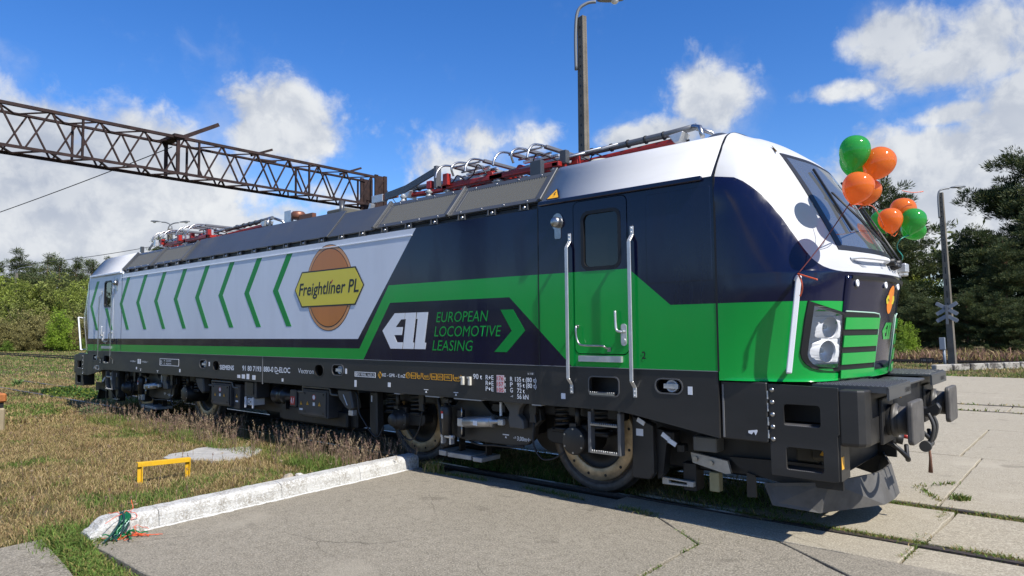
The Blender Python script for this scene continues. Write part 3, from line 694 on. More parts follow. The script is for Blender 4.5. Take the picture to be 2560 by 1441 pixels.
# front flap with its louvres
flapv, flapf = gridmesh(RF0, RF1, C5, C5b, off=.008)
b = MB(); b.add(flapv, flapf, 0, True); n = C5b-C5+1
ring = [i for i in range(n)] + [k*n+n-1 for k in range(1, RF1-RF0+1)] + [(RF1-RF0)*n+i for i in range(n-2, -1, -1)] + [k*n for k in range(RF1-RF0-1, 0, -1)]
inn, _ = gridmesh(RF0, RF1, C5, C5b, off=-.01)
rv = [flapv[i] for i in ring]+[inn[i] for i in ring]; rn = len(ring)
b.add(rv, [(i, (i+1) % rn, (i+1) % rn+rn, i+rn) for i in range(rn)], 0)
flap = b.build('front_flap', [M_blue, M_green], loco)
def front_pt(y, z, off):
    loc, nn, _, _ = NB.ray_cast(Vector((12, y, z)), Vector((-1, 0, 0)))
    if nn.x < 0: nn = -nn
    return loc+nn*off
def front_strip(name, y0, y1, z0, z1, m, parent, off, th=.012, dz=0., k=8, mi=0):
    b = MB(); v = []
    for i in range(k+1):
        y = y0+(y1-y0)*i/k; d = dz*i/k
        v += [front_pt(y, z0+d, off), front_pt(y, z1+d, off), front_pt(y, z1+d, off-th), front_pt(y, z0+d, off-th)]
    for i in range(k):
        a = i*4; c = a+4
        b.add([v[a], v[a+1], v[c+1], v[c]], [(0, 1, 2, 3)], 0); b.add([v[a+1], v[a+2], v[c+2], v[c+1]], [(0, 1, 2, 3)]); b.add([v[a], v[a+3], v[c+3], v[c]], [(0, 1, 2, 3)])
    b.add(v[:4], [(0, 1, 2, 3)]); b.add(v[-4:], [(0, 1, 2, 3)])
    return b.build(name, m, parent)
for sg in (-1, 1):
    lo, hi = (-.965, -.335) if sg < 0 else (.335, .965)
    front_strip('louvre_recess', lo, hi, 1.40, 1.965, M_black, flap, .0125, .004)
    for z0, z1 in ((1.818, 1.922), (1.662, 1.762), (1.508, 1.608), (1.385, 1.458)):
        front_strip('louvre_slat', lo, hi, z0, z1, M_green, flap, .026, .012)
    b = MB(); ins = -.325*-sg if False else sg*.325
    b.tube([front_pt(sg*.965, 1.975, .012)]+[front_pt(sg*(.9-.09*i), 1.975-.002*i, .012) for i in range(6)]+[front_pt(sg*.34, 1.955, .012), front_pt(sg*.318, 1.93, .012), front_pt(sg*.312, 1.39, .012)], .007, 6); b.build('louvre_trim', mat('trim_pale_green', (.36, .52, .42), .4), flap)
front_strip('flap_lip', -.92, .92, 2.262, 2.292, M_black, flap, .018, .02, k=16)
for y in (-.84, -.30, .12):
    p = front_pt(y, 2.225, .008); b = MB()
    b.lathe([(.032, 0), (.034, .012), (.018, .014), (.016, .002)], p, (1, -.1, 0), 16); b.build('lashing_eye', M_offw, flap)
def front_oval(name, y, z, a, bb, m, parent, off, n=28):
    b = MB(); P = [front_pt(y+a*math.cos(2*math.pi*i/n), z+bb*math.sin(2*math.pi*i/n), off) for i in range(n)]; c = front_pt(y, z, off)
    b.add(P+[c], [(i, (i+1) % n, n) for i in range(n)], 0); return b.build(name, m, parent, fix=False)
def front_poly(name, P, m, parent, off):
    b = MB(); b.add([front_pt(y, z, off) for y, z in P], [tuple(range(len(P)))]); return b.build(name, m, parent, fix=False)
front_oval('front_badge', -.06, 2.095, .105, .135, mat('print_bright_orange', (.75, .22, .02), .35), flap, .012)
front_poly('front_badge_bar', [(-.205, 2.095), (-.175, 2.135), (.055, 2.135), (.085, 2.095), (.055, 2.055), (-.175, 2.055)], M_yel, flap, .0135)
text('front_badge_name', 'Freightliner PL', M_print, flap, front_pt(-.165, 2.082, .0135)+Vector((.004, 0, 0)), (-.03, 1, 0), .027, .23, shear=.15, bold=.02)
def LP(P, y0, z0, s): return [(y0+(x-3.249)*s, z0+(z-1.606)*s) for x, z in P]
for P in (E_, L1, L2):
    b = MB(); Q = LP(P, -.19, 1.715, .34); b.add([front_pt(y, z, .012) for y, z in Q], [tuple(range(len(Q)))]); b.build('front_logo', M_green, flap, fix=False)

# headlamps at the corners: black surround, grey panel with two deep reflector bowls, clear cover
M_lamp = mat('headlamp_panel', (.58, .585, .59), .4, .0, spec=.5, var=.12, vscale=8)
M_chrome = mat('reflector', (.70, .70, .70), .40, .3)
M_cover = glassmat('lamp_cover', (.93, .94, .95), 1.35)
hc = hit(2062, 845); q1, q2, q3 = hit(2036, 766), hit(2104, 789), hit(2045, 912); hn = (q2-q1).cross(q3-q1).normalized()
if hn.dot(Vector((1, -1, 0))) < 0: hn = -hn
hu = (Vector((0, 0, 1))-hn*hn.z).normalized(); hx_ = hu.cross(hn)
def loc2(p): d = p-hc; return (d.dot(hx_), d.dot(hu))
def sheet(name, loops, m, parent, s_, off):
    """flat-ish panel with holes; every loop is a list of points on the nose"""
    tri = geometry.tessellate_polygon([[Vector((*loc2(p), 0)) for p in L] for L in loops]); flat = [p for L in loops for p in L]
    b = MB(); v = [Vector((p.x+hn.x*off, (p.y+hn.y*off)*s_, p.z+hn.z*off)) for p in flat]; b.add(v, tri, 0)
    for L, o in ((loops[0], 0),):
        n = len(L); r_ = v[:n]+[Vector((w.x-hn.x*.03, w.y-hn.y*s_*.03, w.z-hn.z*.03)) for w in v[:n]]; b.add(r_, [(i, (i+1) % n, (i+1) % n+n, i+n) for i in range(n)], 0)
    return b.build(name, m, parent)
def dense(px, k=3): return sub_patch(px, k)
PF = [hit(*p) for p in dense(HF)]; PL = [hit(*p) for p in dense(HL)]
PLf = [hc+hx_*a+hu*c for a, c in (loc2(p) for p in PL)]
BW = [(loc2(hit(2075, 819)), .093), (loc2(hit(2067, 879)), .095)]
for s_ in (1, -1):
    fr = sheet('headlamp', [PF, PL[::-1]], M_black, loco, s_, .014)
    holes = [[hc+hx_*(c[0]+r_*math.cos(t))+hu*(c[1]+r_*math.sin(t)) for t in np.linspace(0, -2*math.pi, 24, endpoint=False)] for c, r_ in BW]
    sheet('lamp_panel', [PL]+holes, M_lamp, fr, s_, .004)
    N2 = Vector((hn.x, hn.y*s_, hn.z))
    for c, r_ in BW:
        o = hc+hx_*c[0]+hu*c[1]+hn*.004; o = Vector((o.x, o.y*s_, o.z))
        b = MB(); b.lathe([(r_*1.01, .002), (r_*.97, -.015), (r_*.80, -.045), (r_*.5, -.075), (r_*.2, -.088), (0, -.09)], o, N2, 24, cap=False); b.build('reflector_bowl', M_chrome, fr)
        b = MB(); b.lathe([(.0, -.05), (.018, -.052), (.022, -.07), (.02, -.088)], o, N2, 12, cap=False); b.build('lamp_bulb', M_lampglass_, fr)
    b = MB(); n = len(PL); v = [Vector((p.x+hn.x*.012, (p.y+hn.y*.012)*s_, p.z+hn.z*.012)) for p in PL]; cc = sum(v, Vector())/n; b.add(v+[cc], [(i, (i+1) % n, n) for i in range(n)], 0, True); b.build('lamp_cover', M_cover, fr)
# corner handrails
for sx in (1, -1):
    for sy in (-1, 1):
        a_t, a_b = Vector((8.767, -1.50, 2.270)), Vector((8.645, -1.465, 1.452)); wt, wb = Vector((8.70, -1.37, 2.24)), Vector((8.60, -1.34, 1.48))
        f = lambda p: Vector((p.x*sx, p.y*sy*-1, p.z))
        b = MB(); mid = f(a_t); e = f(a_b); dd = (e-mid).normalized()
        pts = [f(wt), mid+dd*.0, mid+dd*.03, e-dd*.03, e, f(wb)]
        b.bar(pts[1]-Vector((0, 0, 0)), pts[4], .045, .030, 0, up=(.5*sx, sy*.85, 0)); b.bar(pts[0], pts[1]-dd*.0, .040, .02, 0, up=(0, 0, 1)); b.bar(pts[5], pts[4], .040, .02, 0, up=(0, 0, 1))
        b.build('corner_handrail', M_offw, loco, bevel=.006, seg=2)
# grab bars and wipers below the screen
for sy in (-1, 1):
    pA, pB = front_pt(sy*.80, 2.44, .05), front_pt(sy*.22, 2.44, .05)
    b = MB(); b.tube(spline([front_pt(sy*.86, 2.44, .0), pA, (pA+pB)/2+Vector((.02, 0, 0)), pB, front_pt(sy*.17, 2.44, 0)], 5), .018, 8); b.build('front_grab_bar', M_offw, loco)
    b = MB(); P = [front_pt(sy*y, z, .003) for y, z in ((.84, 2.425), (.30, 2.425), (.32, 2.375), (.72, 2.372))]; b.add(P, [(0, 1, 2, 3)]); b.build('grab_recess', mat('recess_grey', (.25, .26, .28), .5), loco, fix=False)
    p0 = front_pt(sy*.12, 2.43, .05)
    b = MB(); b.cyl(p0-Vector((.1, 0, 0)), p0+Vector((.03, 0, 0)), .035, n=12); b.cyl(front_pt(sy*.04, 2.40, .0), front_pt(sy*.04, 2.40, .07), .025, n=10); b.build('wiper_motor', M_black, loco)
    tipy = -.52 if sy < 0 else .34
    def wsp(y, z, o): return front_pt(y, z, o)
    for d in (0, .05):
        b = MB(); b.tube([p0+Vector((.03, d, 0)), wsp(sy*.12+d, 2.60, .07), wsp((sy*.12+tipy)/2+d, 2.85, .06), wsp(tipy+d*.4, 3.10, .045)], .008, 6); b.build('wiper_arm', M_black, loco)
    b = MB(); b.bar(wsp(tipy-.04, 2.72, .03), wsp(tipy+.02, 3.36, .03), .025, .02); b.build('wiper_blade', M_black, loco)
b = MB()
P = front_pt(.30, 2.415, .05); b.box(P.x-.05, P.x+.06, .22, .36, 2.37, 2.46); b.build('front_bracket', M_alu, loco, bevel=.01)
P = front_pt(.62, 2.43, .05); b = MB(); b.box(P.x-.1, P.x+.05, .55, .70, 2.36, 2.46); b.build('front_bracket', M_alu, loco, bevel=.01)
p = hit(1940, 380, .004)
if p is not None: tri_sign('warning_sign', p, (.55, -.75, -.2), (-.5, .1, .85), .085, loco, .004)
# ---------------------------------------------------------------- underframe, steps, buffers
def PY(px, py, y): return on(px, py, 1, y)
OV = [(7.397, 7.669, 1.228, 1.354, .06), (2.083, 2.355, 1.214, 1.354, .065), (-2.13, -1.87, 1.195, 1.338, .065), (-7.669, -7.397, 1.228, 1.354, .06)]
RD = [(-1.609, -1.381, 1.166, 1.332, .08), (1.637, 1.856, 1.182, 1.346, .08)]
STEP = [(6.624, 6.976, 1.165, 1.347, .045), (-6.976, -6.624, 1.165, 1.347, .045)]
for sg in (-1, 1):
    outer = [(-8.028, 1.441), (8.028, 1.441), (8.028, .848), (7.10, 1.000), (6.94, 1.018), (-6.94, 1.018), (-7.10, 1.000), (-8.028, .848)]
    b = MB(); b.prism(outer[::-1], 1, sg*1.502, sg*1.455, 0, holes=[rr(*h) for h in OV+RD+STEP]); fo = b.build('frame_side', M_frame, loco, bevel=.004)
    if sg > 0: continue
    for h in OV+RD+STEP:
        b = MB(); b.prism(rr(h[0]-.013, h[1]+.013, h[2]-.013, h[3]+.013, h[4]+.01), 1, -1.508, -1.495, 0, holes=[rr(*h)[::-1]]); b.build('pocket_rim', M_frame if h in RD else mat('rim_grey', (.09, .09, .092), .4), fo)
    for h in OV:
        cx = (h[0]+h[1])/2+.02; cz = (h[2]+h[3])/2
        b = MB(); b.lathe([(.062, 0), (.062, .05), (.05, .055), (.045, .045), (0, .045)], (cx, -1.43, cz), (0, -1, 0), 20); b.box(cx-.075, cx+.075, -1.50, -1.47, cz-.022, cz+.022); b.build('jacking_lug', M_alu, fo)
    for h in STEP:
        b = MB(); b.box(h[0]+.01, h[1]-.04, -1.52, -1.36, h[2]+.002, h[2]+.022)
        for i in range(12): x = h[0]+.02+(h[1]-h[0]-.07)*i/11; b.cyl((x, -1.515, h[2]+.02), (x, -1.515, h[2]+.034), .008, .005, n=6)
        b.build('pocket_tread', M_steel, fo)
    for x0, x1, z in ((4.62, 5.05, 1.014), (3.56, 3.62, 1.014), (5.75, 5.80, 1.012)):
        pass
b = MB(); b.box(-8.0, 8.0, -1.33, 1.33, 1.03, 1.435); b.build('underframe_core', M_under, loco)
b = MB(); b.box(-.008, .008, -1.5045, -1.49, .99, 1.441); b.build('frame_joint', mat('joint_pale', (.2, .2, .2), .5), loco, loc=(.115, 0, 0))
b = MB(); b.box(7.0, 8.75, -.95, .95, .42, .98); b.build('plough_mount', M_under, loco, bevel=.02); b = MB(); b.box(-8.75, -7.0, -.95, .95, .42, .98); b.build('plough_mount', M_under, loco, bevel=.02)
b = MB(); b.box(8.0, 8.9, -1.1, 1.1, 1.0, 1.36); b.build('nose_floor', M_under, loco)

for sx in (1, -1):
    X = lambda x: x*sx
    for sy in (-1, 1):
        Y = lambda y: y*-sy  # y given for the near side
        # hinged cover between frame and steps
        b = MB(); b.prism([(X(8.034), 1.362), (X(8.455), 1.362), (X(8.455), .842), (X(8.034), .846)], 1, Y(-1.470), Y(-1.41)); cv = b.build('hinged_cover', M_frame, loco, bevel=.01)
        b = MB(); b.box(X(8.052), X(8.066), Y(-1.478), Y(-1.46), .86, 1.33); b.build('cover_edge', mat('edge_grey', (.16, .16, .16), .5), cv)
        # step side plate with two openings
        o = [(8.46, 1.352), (9.03, 1.340), (9.03, .96), (9.015, .95), (9.015, .585), (8.985, .575), (8.47, .575)]
        h1, h2 = rr(8.59, 8.885, 1.005, 1.185, .025), rr(8.60, 8.90, .635, .825, .025)
        b = MB(); b.prism([(X(x), z) for x, z in o], 1, Y(-1.462), Y(-1.44), holes=[[(X(x), z) for x, z in h[::-1]] for h in (h1, h2)]); st = b.build('step_plate', M_frame, loco, bevel=.004)
        for z in (1.30, 1.195, 1.09, .985, .88):
            b = MB(); b.lathe([(.021, 0), (.019, .01), (.010, .015), (0, .016)], (X(8.495), Y(-1.462), z), (0, Y(-1), 0), 14); b.build('bolt', M_steel, st)
        for z in (1.255, 1.15, 1.03, .92):
            b = MB(); b.box(X(8.452), X(8.462), Y(-1.47), Y(-1.455), z-.035, z+.035); b.build('hinge_pin', M_alu, st)
        b = MB(); b.prism([(X(x), z) for x, z in ((9.0, .95), (9.03, .95), (9.03, .585), (9.0, .575))], 1, Y(-1.442), Y(-1.20)); b.build('step_end', M_frame, st); b = MB(); b.prism([(X(x), z) for x, z in ((8.46, 1.35), (8.49, 1.35), (8.49, .58), (8.46, .58))], 1, Y(-1.442), Y(-1.2)); b.build('step_end', M_frame, st)
        b = MB(); b.box(X(9.031), X(9.034), Y(-1.44), Y(-1.37), .68, .78); b.build('yellow_mark', M_amber, st)
        for z in (1.0, .628):
            b = MB(); b.box(X(8.49), X(9.0), Y(-1.45), Y(-1.2), z-.02, z)
            for i in range(20): x = 8.60+.29*i/19; b.cyl((X(x), Y(-1.447), z-.002), (X(x), Y(-1.447), z+.012), .007, .004, n=6)
            b.build('step_tread', mat('tread_grey', (.10, .10, .105), .4, .3), st)
        # buffer beam casing: rounded corner shell ahead of the steps
        cs = [(9.03, -1.455), (9.17, -1.445), (9.215, -1.41), (9.235, -1.34), (9.235, -.62), (9.03, -.62)]
        b = MB()
        zz = [1.335, 1.335, 1.30, .92, .885, .87]
        v = []; 
        for z, k in ((.868, .94), (.90, 1.0), (1.30, 1.0), (1.325, 1.0)):
            v += [(X(9.03+(x-9.03)*k), Y(y*(1 if k == 1 else .992)), z) for x, y in cs]
        m_ = len(cs); b.add(v, [(i*m_+j, i*m_+(j+1) % m_, (i+1)*m_+(j+1) % m_, (i+1)*m_+j) for i in range(3) for j in range(m_)], 0)
        b.add(v[:m_], [tuple(range(m_))]); b.add(v[-m_:], [tuple(range(m_))]); b.build('buffer_casing', M_frame, loco, bevel=.015, seg=3)
        # top platform grid over the buffer
        b = MB(); b.box(X(8.78), X(9.365), Y(-1.30), Y(-.50), 1.335, 1.352)
        for i in range(15):
            y = -1.28+.76*i/14
            for j in range(16): x = 8.82+.52*j/15; b.add([(X(x-.014), Y(y-.012), 1.353), (X(x+.014), Y(y-.012), 1.353), (X(x+.014), Y(y+.012), 1.353), (X(x-.014), Y(y+.012), 1.353), (X(x), Y(y), 1.368)], [(0, 1, 4), (1, 2, 4), (2, 3, 4), (3, 0, 4)])
        b.box(X(9.352), X(9.37), Y(-1.30), Y(-.50), 1.245, 1.340); b.box(X(8.78), X(9.355), Y(-1.30), Y(-1.285), 1.30, 1.336)
        pf = b.build('buffer_platform', mat('grating_grey', (.085, .088, .092), .38, .35), loco)
        if sx > 0: text('platform_name', 'SIEMENS', mat('letter_dark', (.02, .02, .02), .6), pf, (9.3715, Y(-.96) if sy > 0 else Y(-.72), 1.272), (0, 1, 0), .038, .22, bold=.03)
        # buffer: base, sleeve, shank, plate
        by = Y(-.875); bz = 1.045
        bf = MB(); bf.box(X(9.235), X(9.265), by-.20, by+.20, bz-.19, bz+.19); bf.cyl((X(9.25), by, bz), (X(9.36), by, bz), .135, .12, n=28); buf = bf.build('buffer', M_frame, loco, bevel=.006)
        b = MB(); b.lathe([(.135, 0), (.142, .01), (.142, .03), (.125, .035), (.118, .06), (.118, .125)], (X(9.30), by, bz), (sx, 0, 0), 28); b.build('buffer_sleeve', mat('buffer_grey', (.055, .052, .048), .5, dirt=.5, dscale=5), buf)
        b = MB(); b.prism([(by+y, bz+z) for y, z in rr(-.225, .225, -.175, .175, .045)], 0, X(9.445), X(9.49)); b.build('buffer_plate', mat('buffer_face', (.095, .088, .08), .6, .2, var=.25, vscale=6, dirt=.6, dcol=(.03, .028, .025), dscale=4), buf, bevel=.012, seg=2)
        b = MB(); b.cyl((X(9.40), by, bz), (X(9.455), by, bz), .10, n=24); b.build('buffer_shank', M_under, buf)
    # head stock, draw hook, coupling, hoses
    b = MB(); b.box(X(8.9), X(9.255), -.62, .62, .80, 1.30); b.build('head_stock', M_under, loco, bevel=.02)
    b = MB(); b.box(X(8.95), X(9.32), -.46, .42, 1.30, 1.325); b.build('middle_platform', MATS['grating_grey'], loco, bevel=.006)
    b = MB(); b.prism([(X(9.25), 1.09), (X(9.40), 1.08), (X(9.49), 1.13), (X(9.52), 1.08), (X(9.50), 1.02), (X(9.42), .99), (X(9.25), 1.0)], 1, -.035, .035); hk = b.build('draw_hook', M_under, loco, bevel=.012)
    b = MB()
    b.tube(spline([(X(9.42), -.07, 1.03), (X(9.46), -.075, .92), (X(9.44), -.075, .80), (X(9.40), -.07, .74)], 5), .017, 8); b.tube(spline([(X(9.42), .07, 1.03), (X(9.46), .075, .92), (X(9.44), .075, .80), (X(9.40), .07, .74)], 5), .017, 8)
    b.build('coupling_link', mat('link_grey', (.06, .058, .055), .5, .3), hk)
    b = MB(); b.cyl((X(9.40), -.12, .735), (X(9.40), .12, .735), .032, n=14); b.cyl((X(9.40), -.16, .735), (X(9.40), -.11, .735), .05, n=14); b.build('coupling_screw', MATS['link_grey'], hk)
    b = MB(); b.tube([(X(9.40), .02, .72), (X(9.405), .03, .60), (X(9.40), .04, .47)], .014, 8, radii=[.01, .012, .02]); b.build('coupling_handle', M_rust, hk)
    for y, z0, dx, m in ((-.62, .80, .0, M_black), (.45, .82, .0, M_black)):
        b = MB(); b.tube(spline([(X(9.10), y, z0+.06), (X(9.25+dx), y+.02, z0-.02), (X(9.33+dx), y+.08, z0-.12), (X(9.30+dx), y+.22, z0-.15), (X(9.27), y+.34, z0-.05)], 6), .020, 8, 0); ho = b.build('air_hose', M_black, loco)
        b = MB(); b.cyl((X(9.08), y, z0+.07), (X(9.17), y, z0+.04), .035, n=12); b.build('hose_cock', M_under, ho)
    b = MB(); b.cyl((X(9.2), -.55, .855), (X(9.30), -.53, .835), .045, n=14); b.build('air_coupling', M_under, loco)
    b = MB(); b.cyl((X(9.26), -.40, .85), (X(9.33), -.38, .84), .02, n=10); b.build('red_cock', M_red, loco)
    b = MB(); b.lathe([(.028, 0), (.024, .012), (0, .016)], (X(9.30), -.60, 1.235), (sx, 0, 0), 12); b.build('yellow_cap', M_amber, loco)
    # snow plough: two angled plates
    for sy in (-1, 1):
        P = [(8.30, -1.16, .430), (8.80, -.98, .470), (9.02, -.28, .470), (9.02, 0, .46), (9.10, 0, .19), (9.08, -.30, .19), (8.72, -1.02, .200), (8.38, -1.18, .245)]
        Pn = [Vector((X(x), y*-sy, z)) for x, y, z in P]
        b = MB(); th = Vector((-.018*sx, 0, 0)); 
        quads = [(0, 1, 6, 7), (1, 2, 5, 6), (2, 3, 4, 5)]
        v = Pn+[p+th for p in Pn]
        b.add(v, quads+[tuple(i+8 for i in q[::-1]) for q in quads]+[(i, (i+1) % 8, (i+1) % 8+8, i+8) for i in range(8)], 0)
        b.build('snow_plough', mat('plough_grey', (.085, .082, .078), .6, dirt=.6, dcol=(.055, .05, .042), dscale=4, var=.2, vscale=5), loco)
        b = MB(); b.prism([(X(7.90), .60), (X(8.50), .62), (X(8.92), .62), (X(8.92), .42), (X(8.36), .42), (X(8.10), .47), (X(7.98), .52)], 1, -sy*-1.02, -sy*-.98); b.build('plough_bracket', M_under, loco)
        b = MB(); b.prism([(X(8.08), .48), (X(8.16), .46), (X(8.17), .26), (X(8.08), .25)], 1, -sy*-1.05, -sy*-1.03); b.build('slotted_hanger', M_frame, loco)
        b = MB(); b.prism([(X(7.52), .61), (X(7.90), .565), (X(7.93), .45), (X(7.88), .44), (X(7.54), .51)], 1, -sy*-1.06, -sy*-1.02); pb = b.build('pale_bracket', mat('pale_metal', (.42, .40, .36), .5, .4, var=.2, vscale=8), loco)
        for x, z in ((7.58, .555), (7.74, .53)):
            b = MB(); b.cyl((X(x), -sy*-1.06, z), (X(x), -sy*-1.085, z), .022, n=10); b.build('bolt', M_steel, pb)
        b = MB(); b.box(X(7.70), X(7.80), -sy*-1.04, -sy*-.95, .25, .435); b.build('flange_lubricator', mat('khaki_box', (.33, .29, .15), .6, var=.2, vscale=5), loco, bevel=.006)
        b = MB(); b.box(X(7.575), X(7.82), -sy*-1.12, -sy*-.8, .64, .78); b.build('grey_box', mat('box_grey', (.13, .13, .125), .55), loco, bevel=.01)
        b = MB(); b.prism([(X(x), z) for x, z in ((7.22, .335), (7.56, .325), (7.56, .275), (7.22, .265))], 1, -sy*-1.10, -sy*-1.05, holes=[[(X(x), z) for x, z in ((7.29, .318), (7.29, .288), (7.49, .288), (7.49, .312))]]); b.build('antenna_frame', mat('antenna_pale', (.48, .45, .40), .5, var=.15, vscale=7), loco, bevel=.004)
        b = MB(); b.box(X(7.42), X(7.56), -sy*-1.04, -sy*-.85, .22, .5); b.build('antenna_mount', M_under, loco, bevel=.01)
        b = MB(); b.prism([(X(7.0), .96), (X(7.235), .88), (X(7.235), .40), (X(7.19), .335), (X(6.99), .33)], 1, -sy*-1.30, -sy*-1.2); b.build('sand_guard', M_frame, loco, bevel=.012)
        b = MB(); b.prism([(X(7.235), .84), (X(7.40), .80), (X(7.34), .68), (X(7.30), .40), (X(7.24), .335)], 1, -sy*-1.22, -sy*-1.1); b.build('guard_flank', M_under, loco)
        b = MB(); b.box(X(7.32), X(7.44), -sy*-1.25, -sy*-1.1, .70, .82); b.box(X(7.44), X(7.52), -sy*-1.2, -sy*-1.1, .62, .70); b.build('cable_box', M_under, loco, bevel=.01)
        for x, z, r in ((7.11, .905, .6), (7.40, .785, .7), (7.47, .735, .6)):
            b = MB(); b.box(-.045, .045, -.006, .006, -.022, .022); q = b.build('white_clip', M_offw, loco); q.location = (X(x), -sy*-1.308 if x < 7.2 else -sy*-1.34, z); q.rotation_euler.y = r*.8*sx
        b = MB(); b.box(X(7.05), X(7.13), -sy*-1.304, -sy*-1.301, .76, .83); b.build('white_plate', M_offw, loco)
        # ladder below the door
        b = MB(); ly = -sy*-1.45
        for x in (6.585, 6.945):
            b.box(X(x-.018), X(x+.018), ly-.012, ly+.07, .56, .985)
        for x in (6.60, 6.93): b.box(X(x-.006), X(x+.006), ly+.02, ly+.05, .98, 1.06)
        ld = b.build('step_ladder', mat('ladder_grey', (.15, .15, .15), .42, .3), loco, bevel=.004)
        for z in (.855, .575):
            b = MB(); b.box(X(6.60), X(6.93), ly-.02, ly+.12, z-.012, z+.004)
            for i in range(12): x = 6.62+.29*i/11; b.cyl((X(x), ly-.01, z+.003), (X(x), ly-.01, z+.02), .009, .006, n=6)
            b.build('ladder_tread', M_steel, ld)
b = MB(); b.box(8.52, 8.72, -1.0, -.85, .62, .86); q = b.build('coupler_box', mat('olive_box', (.05, .045, .032), .6), loco, bevel=.02); q.rotation_euler.y = .0
tri_sign('warning_sign', (8.80, -1.06, .70), (1, 0, -.15), (0, 0, 1), .11, loco, .003)
b = MB(); b.box(8.66, 8.95, -1.055, -.9, .66, .84); b.build('pipe_shield', MATS['olive_box'], loco, bevel=.03)
# ---------------------------------------------------------------- bogies (built once at x = 0, then set twice)
bogie = empty('bogie'); bogie.parent = loco
def wheel(x, sg):
    y0 = sg*.822; y1 = sg*.69
    b = MB(); d = (0, sg, 0)
    b.lathe([(.28, -.06), (.50, -.075), (.545, -.13), (.645, -.132), (.652, -.115), (.632, -.10), (.625, -.06), (.622, -.006), (.612, 0), (.545, 0), (.535, -.015), (.52, -.03), (.50, -.03)], (x, y0, .625), d, 56, cap=False)
    w = b.build('wheel', M_tyre, bogie)
    b = MB(); b.lathe([(.500, -.03), (.500, .006), (.492, .012), (.372, .012), (.362, .006), (.362, -.03)], (x, y0, .625), d, 56, cap=False); b.build('brake_disc', M_brass, w)
    b = MB(); b.lathe([(.362, -.03), (.33, -.05), (.24, -.045), (.20, .02), (.13, .05), (0, .05)], (x, y0, .625), d, 32, cap=False); b.build('wheel_web', M_under, w)
    for i in range(12):
        t = 2*math.pi*(i+.5)/12; p = Vector((x+.445*math.cos(t), y0+sg*.012, .625+.445*math.sin(t)))
        b = MB(); b.lathe([(.017, 0), (.017, .003), (.009, .0032), (0, .001)], p, d, 10); b.build('disc_bolt', M_black, w)
def coil(x, y, z0, z1, r=.10, turns=4.5, wr=.021, name='coil_spring'):
    n = int(turns*14); P = [(x+r*math.cos(2*math.pi*turns*i/n), y+r*math.sin(2*math.pi*turns*i/n), z0+(z1-z0)*i/n) for i in range(n+1)]
    b = MB(); b.tube(P, wr, 7); b.cyl((x, y, z0-.03), (x, y, z0), r+.02, n=18); b.cyl((x, y, z1), (x, y, z1+.03), r+.02, n=18); return b.build(name, M_under, bogie)
for sx in (-1.5, 1.5):
    for sg in (-1, 1): wheel(sx, sg)
    b = MB(); b.cyl((sx, -.7, .625), (sx, .7, .625), .09, n=18); b.build('axle', M_under, bogie)
    for sg in (-1, 1):
        d = (0, sg, 0); big = sx < 0
        # axle box with bolted cover, guide arm towards the middle
        s_ = -1 if sx > 0 else 1
        b = MB(); b.cyl((sx, sg*.86, .625), (sx, sg*(1.27 if not big else 1.20), .625), .165, .155, n=26)
        b.box(sx-.12, sx+.12, sg*.88, sg*1.20, .70, .80)
        b.prism([(sx+s_*.05, .70), (sx+s_*.05, .54), (sx+s_*.40, .555), (sx+s_*.46, .60), (sx+s_*.46, .70), (sx+s_*.38, .73)], 1, sg*1.0, sg*1.16)
        ab = b.build('axle_box', M_under, bogie, bevel=.01)
        b = MB()
        if big: b.lathe([(.155, 0), (.155, .02), (.13, .03), (.13, .07), (.10, .09), (.085, .14), (.08, .15), (0, .15)], (sx, sg*1.20, .625), d, 26)
        else: b.lathe([(.152, 0), (.152, .012), (.14, .018), (0, .019)], (sx, sg*1.27, .625), d, 26)
        b.build('axle_cover', M_frame, ab)
        for i in range(6):
            t = 2*math.pi*(i+.5)/6; b = MB(); b.cyl((sx+.128*math.cos(t), sg*(1.283 if not big else 1.222), .625+.128*math.sin(t)), (sx+.128*math.cos(t), sg*(1.295 if not big else 1.235), .625+.128*math.sin(t)), .011, n=8); b.build('cover_bolt', M_steel, ab)
        for dx in (-.26, .26): coil(sx+dx, sg*1.08, .735, .985)
        b = MB(); b.box(sx-.38, sx+.38, sg*.95, sg*1.18, .68, .72); b.build('spring_seat', M_under, bogie, bevel=.01)
        b = MB(); b.cyl((sx-s_*.02, sg*1.22, .78), (sx-s_*.02, sg*1.22, 1.0), .032, n=12); b.box(sx-.05, sx+.03, sg*1.17, sg*1.27, .77, .81); b.build('axle_damper', M_frame, bogie)
        # frame end hanger beside each wheel
        hx = sx+s_*.55
        b = MB(); b.prism([(hx-.05, 1.01), (hx+.05, 1.01), (hx+.05, .90), (hx+.035, .87), (hx+.05, .78), (hx-.05, .78), (hx-.035, .87), (hx-.05, .9)], 1, sg*1.26, sg*1.31); b.build('frame_hanger', M_frame, bogie, bevel=.006)
        for zz in (.82, .8): pass
        # cable loop to the axle box
        b = MB(); b.tube(spline([(hx+.02, sg*1.30, .78), (hx+s_*-.02, sg*1.32, .55), (hx-s_*.14, sg*1.33, .40), (hx-s_*.30, sg*1.33, .41), (sx+s_*.10, sg*1.31, .50)], 6), .011, 6); b.build('sensor_cable', M_black, bogie)
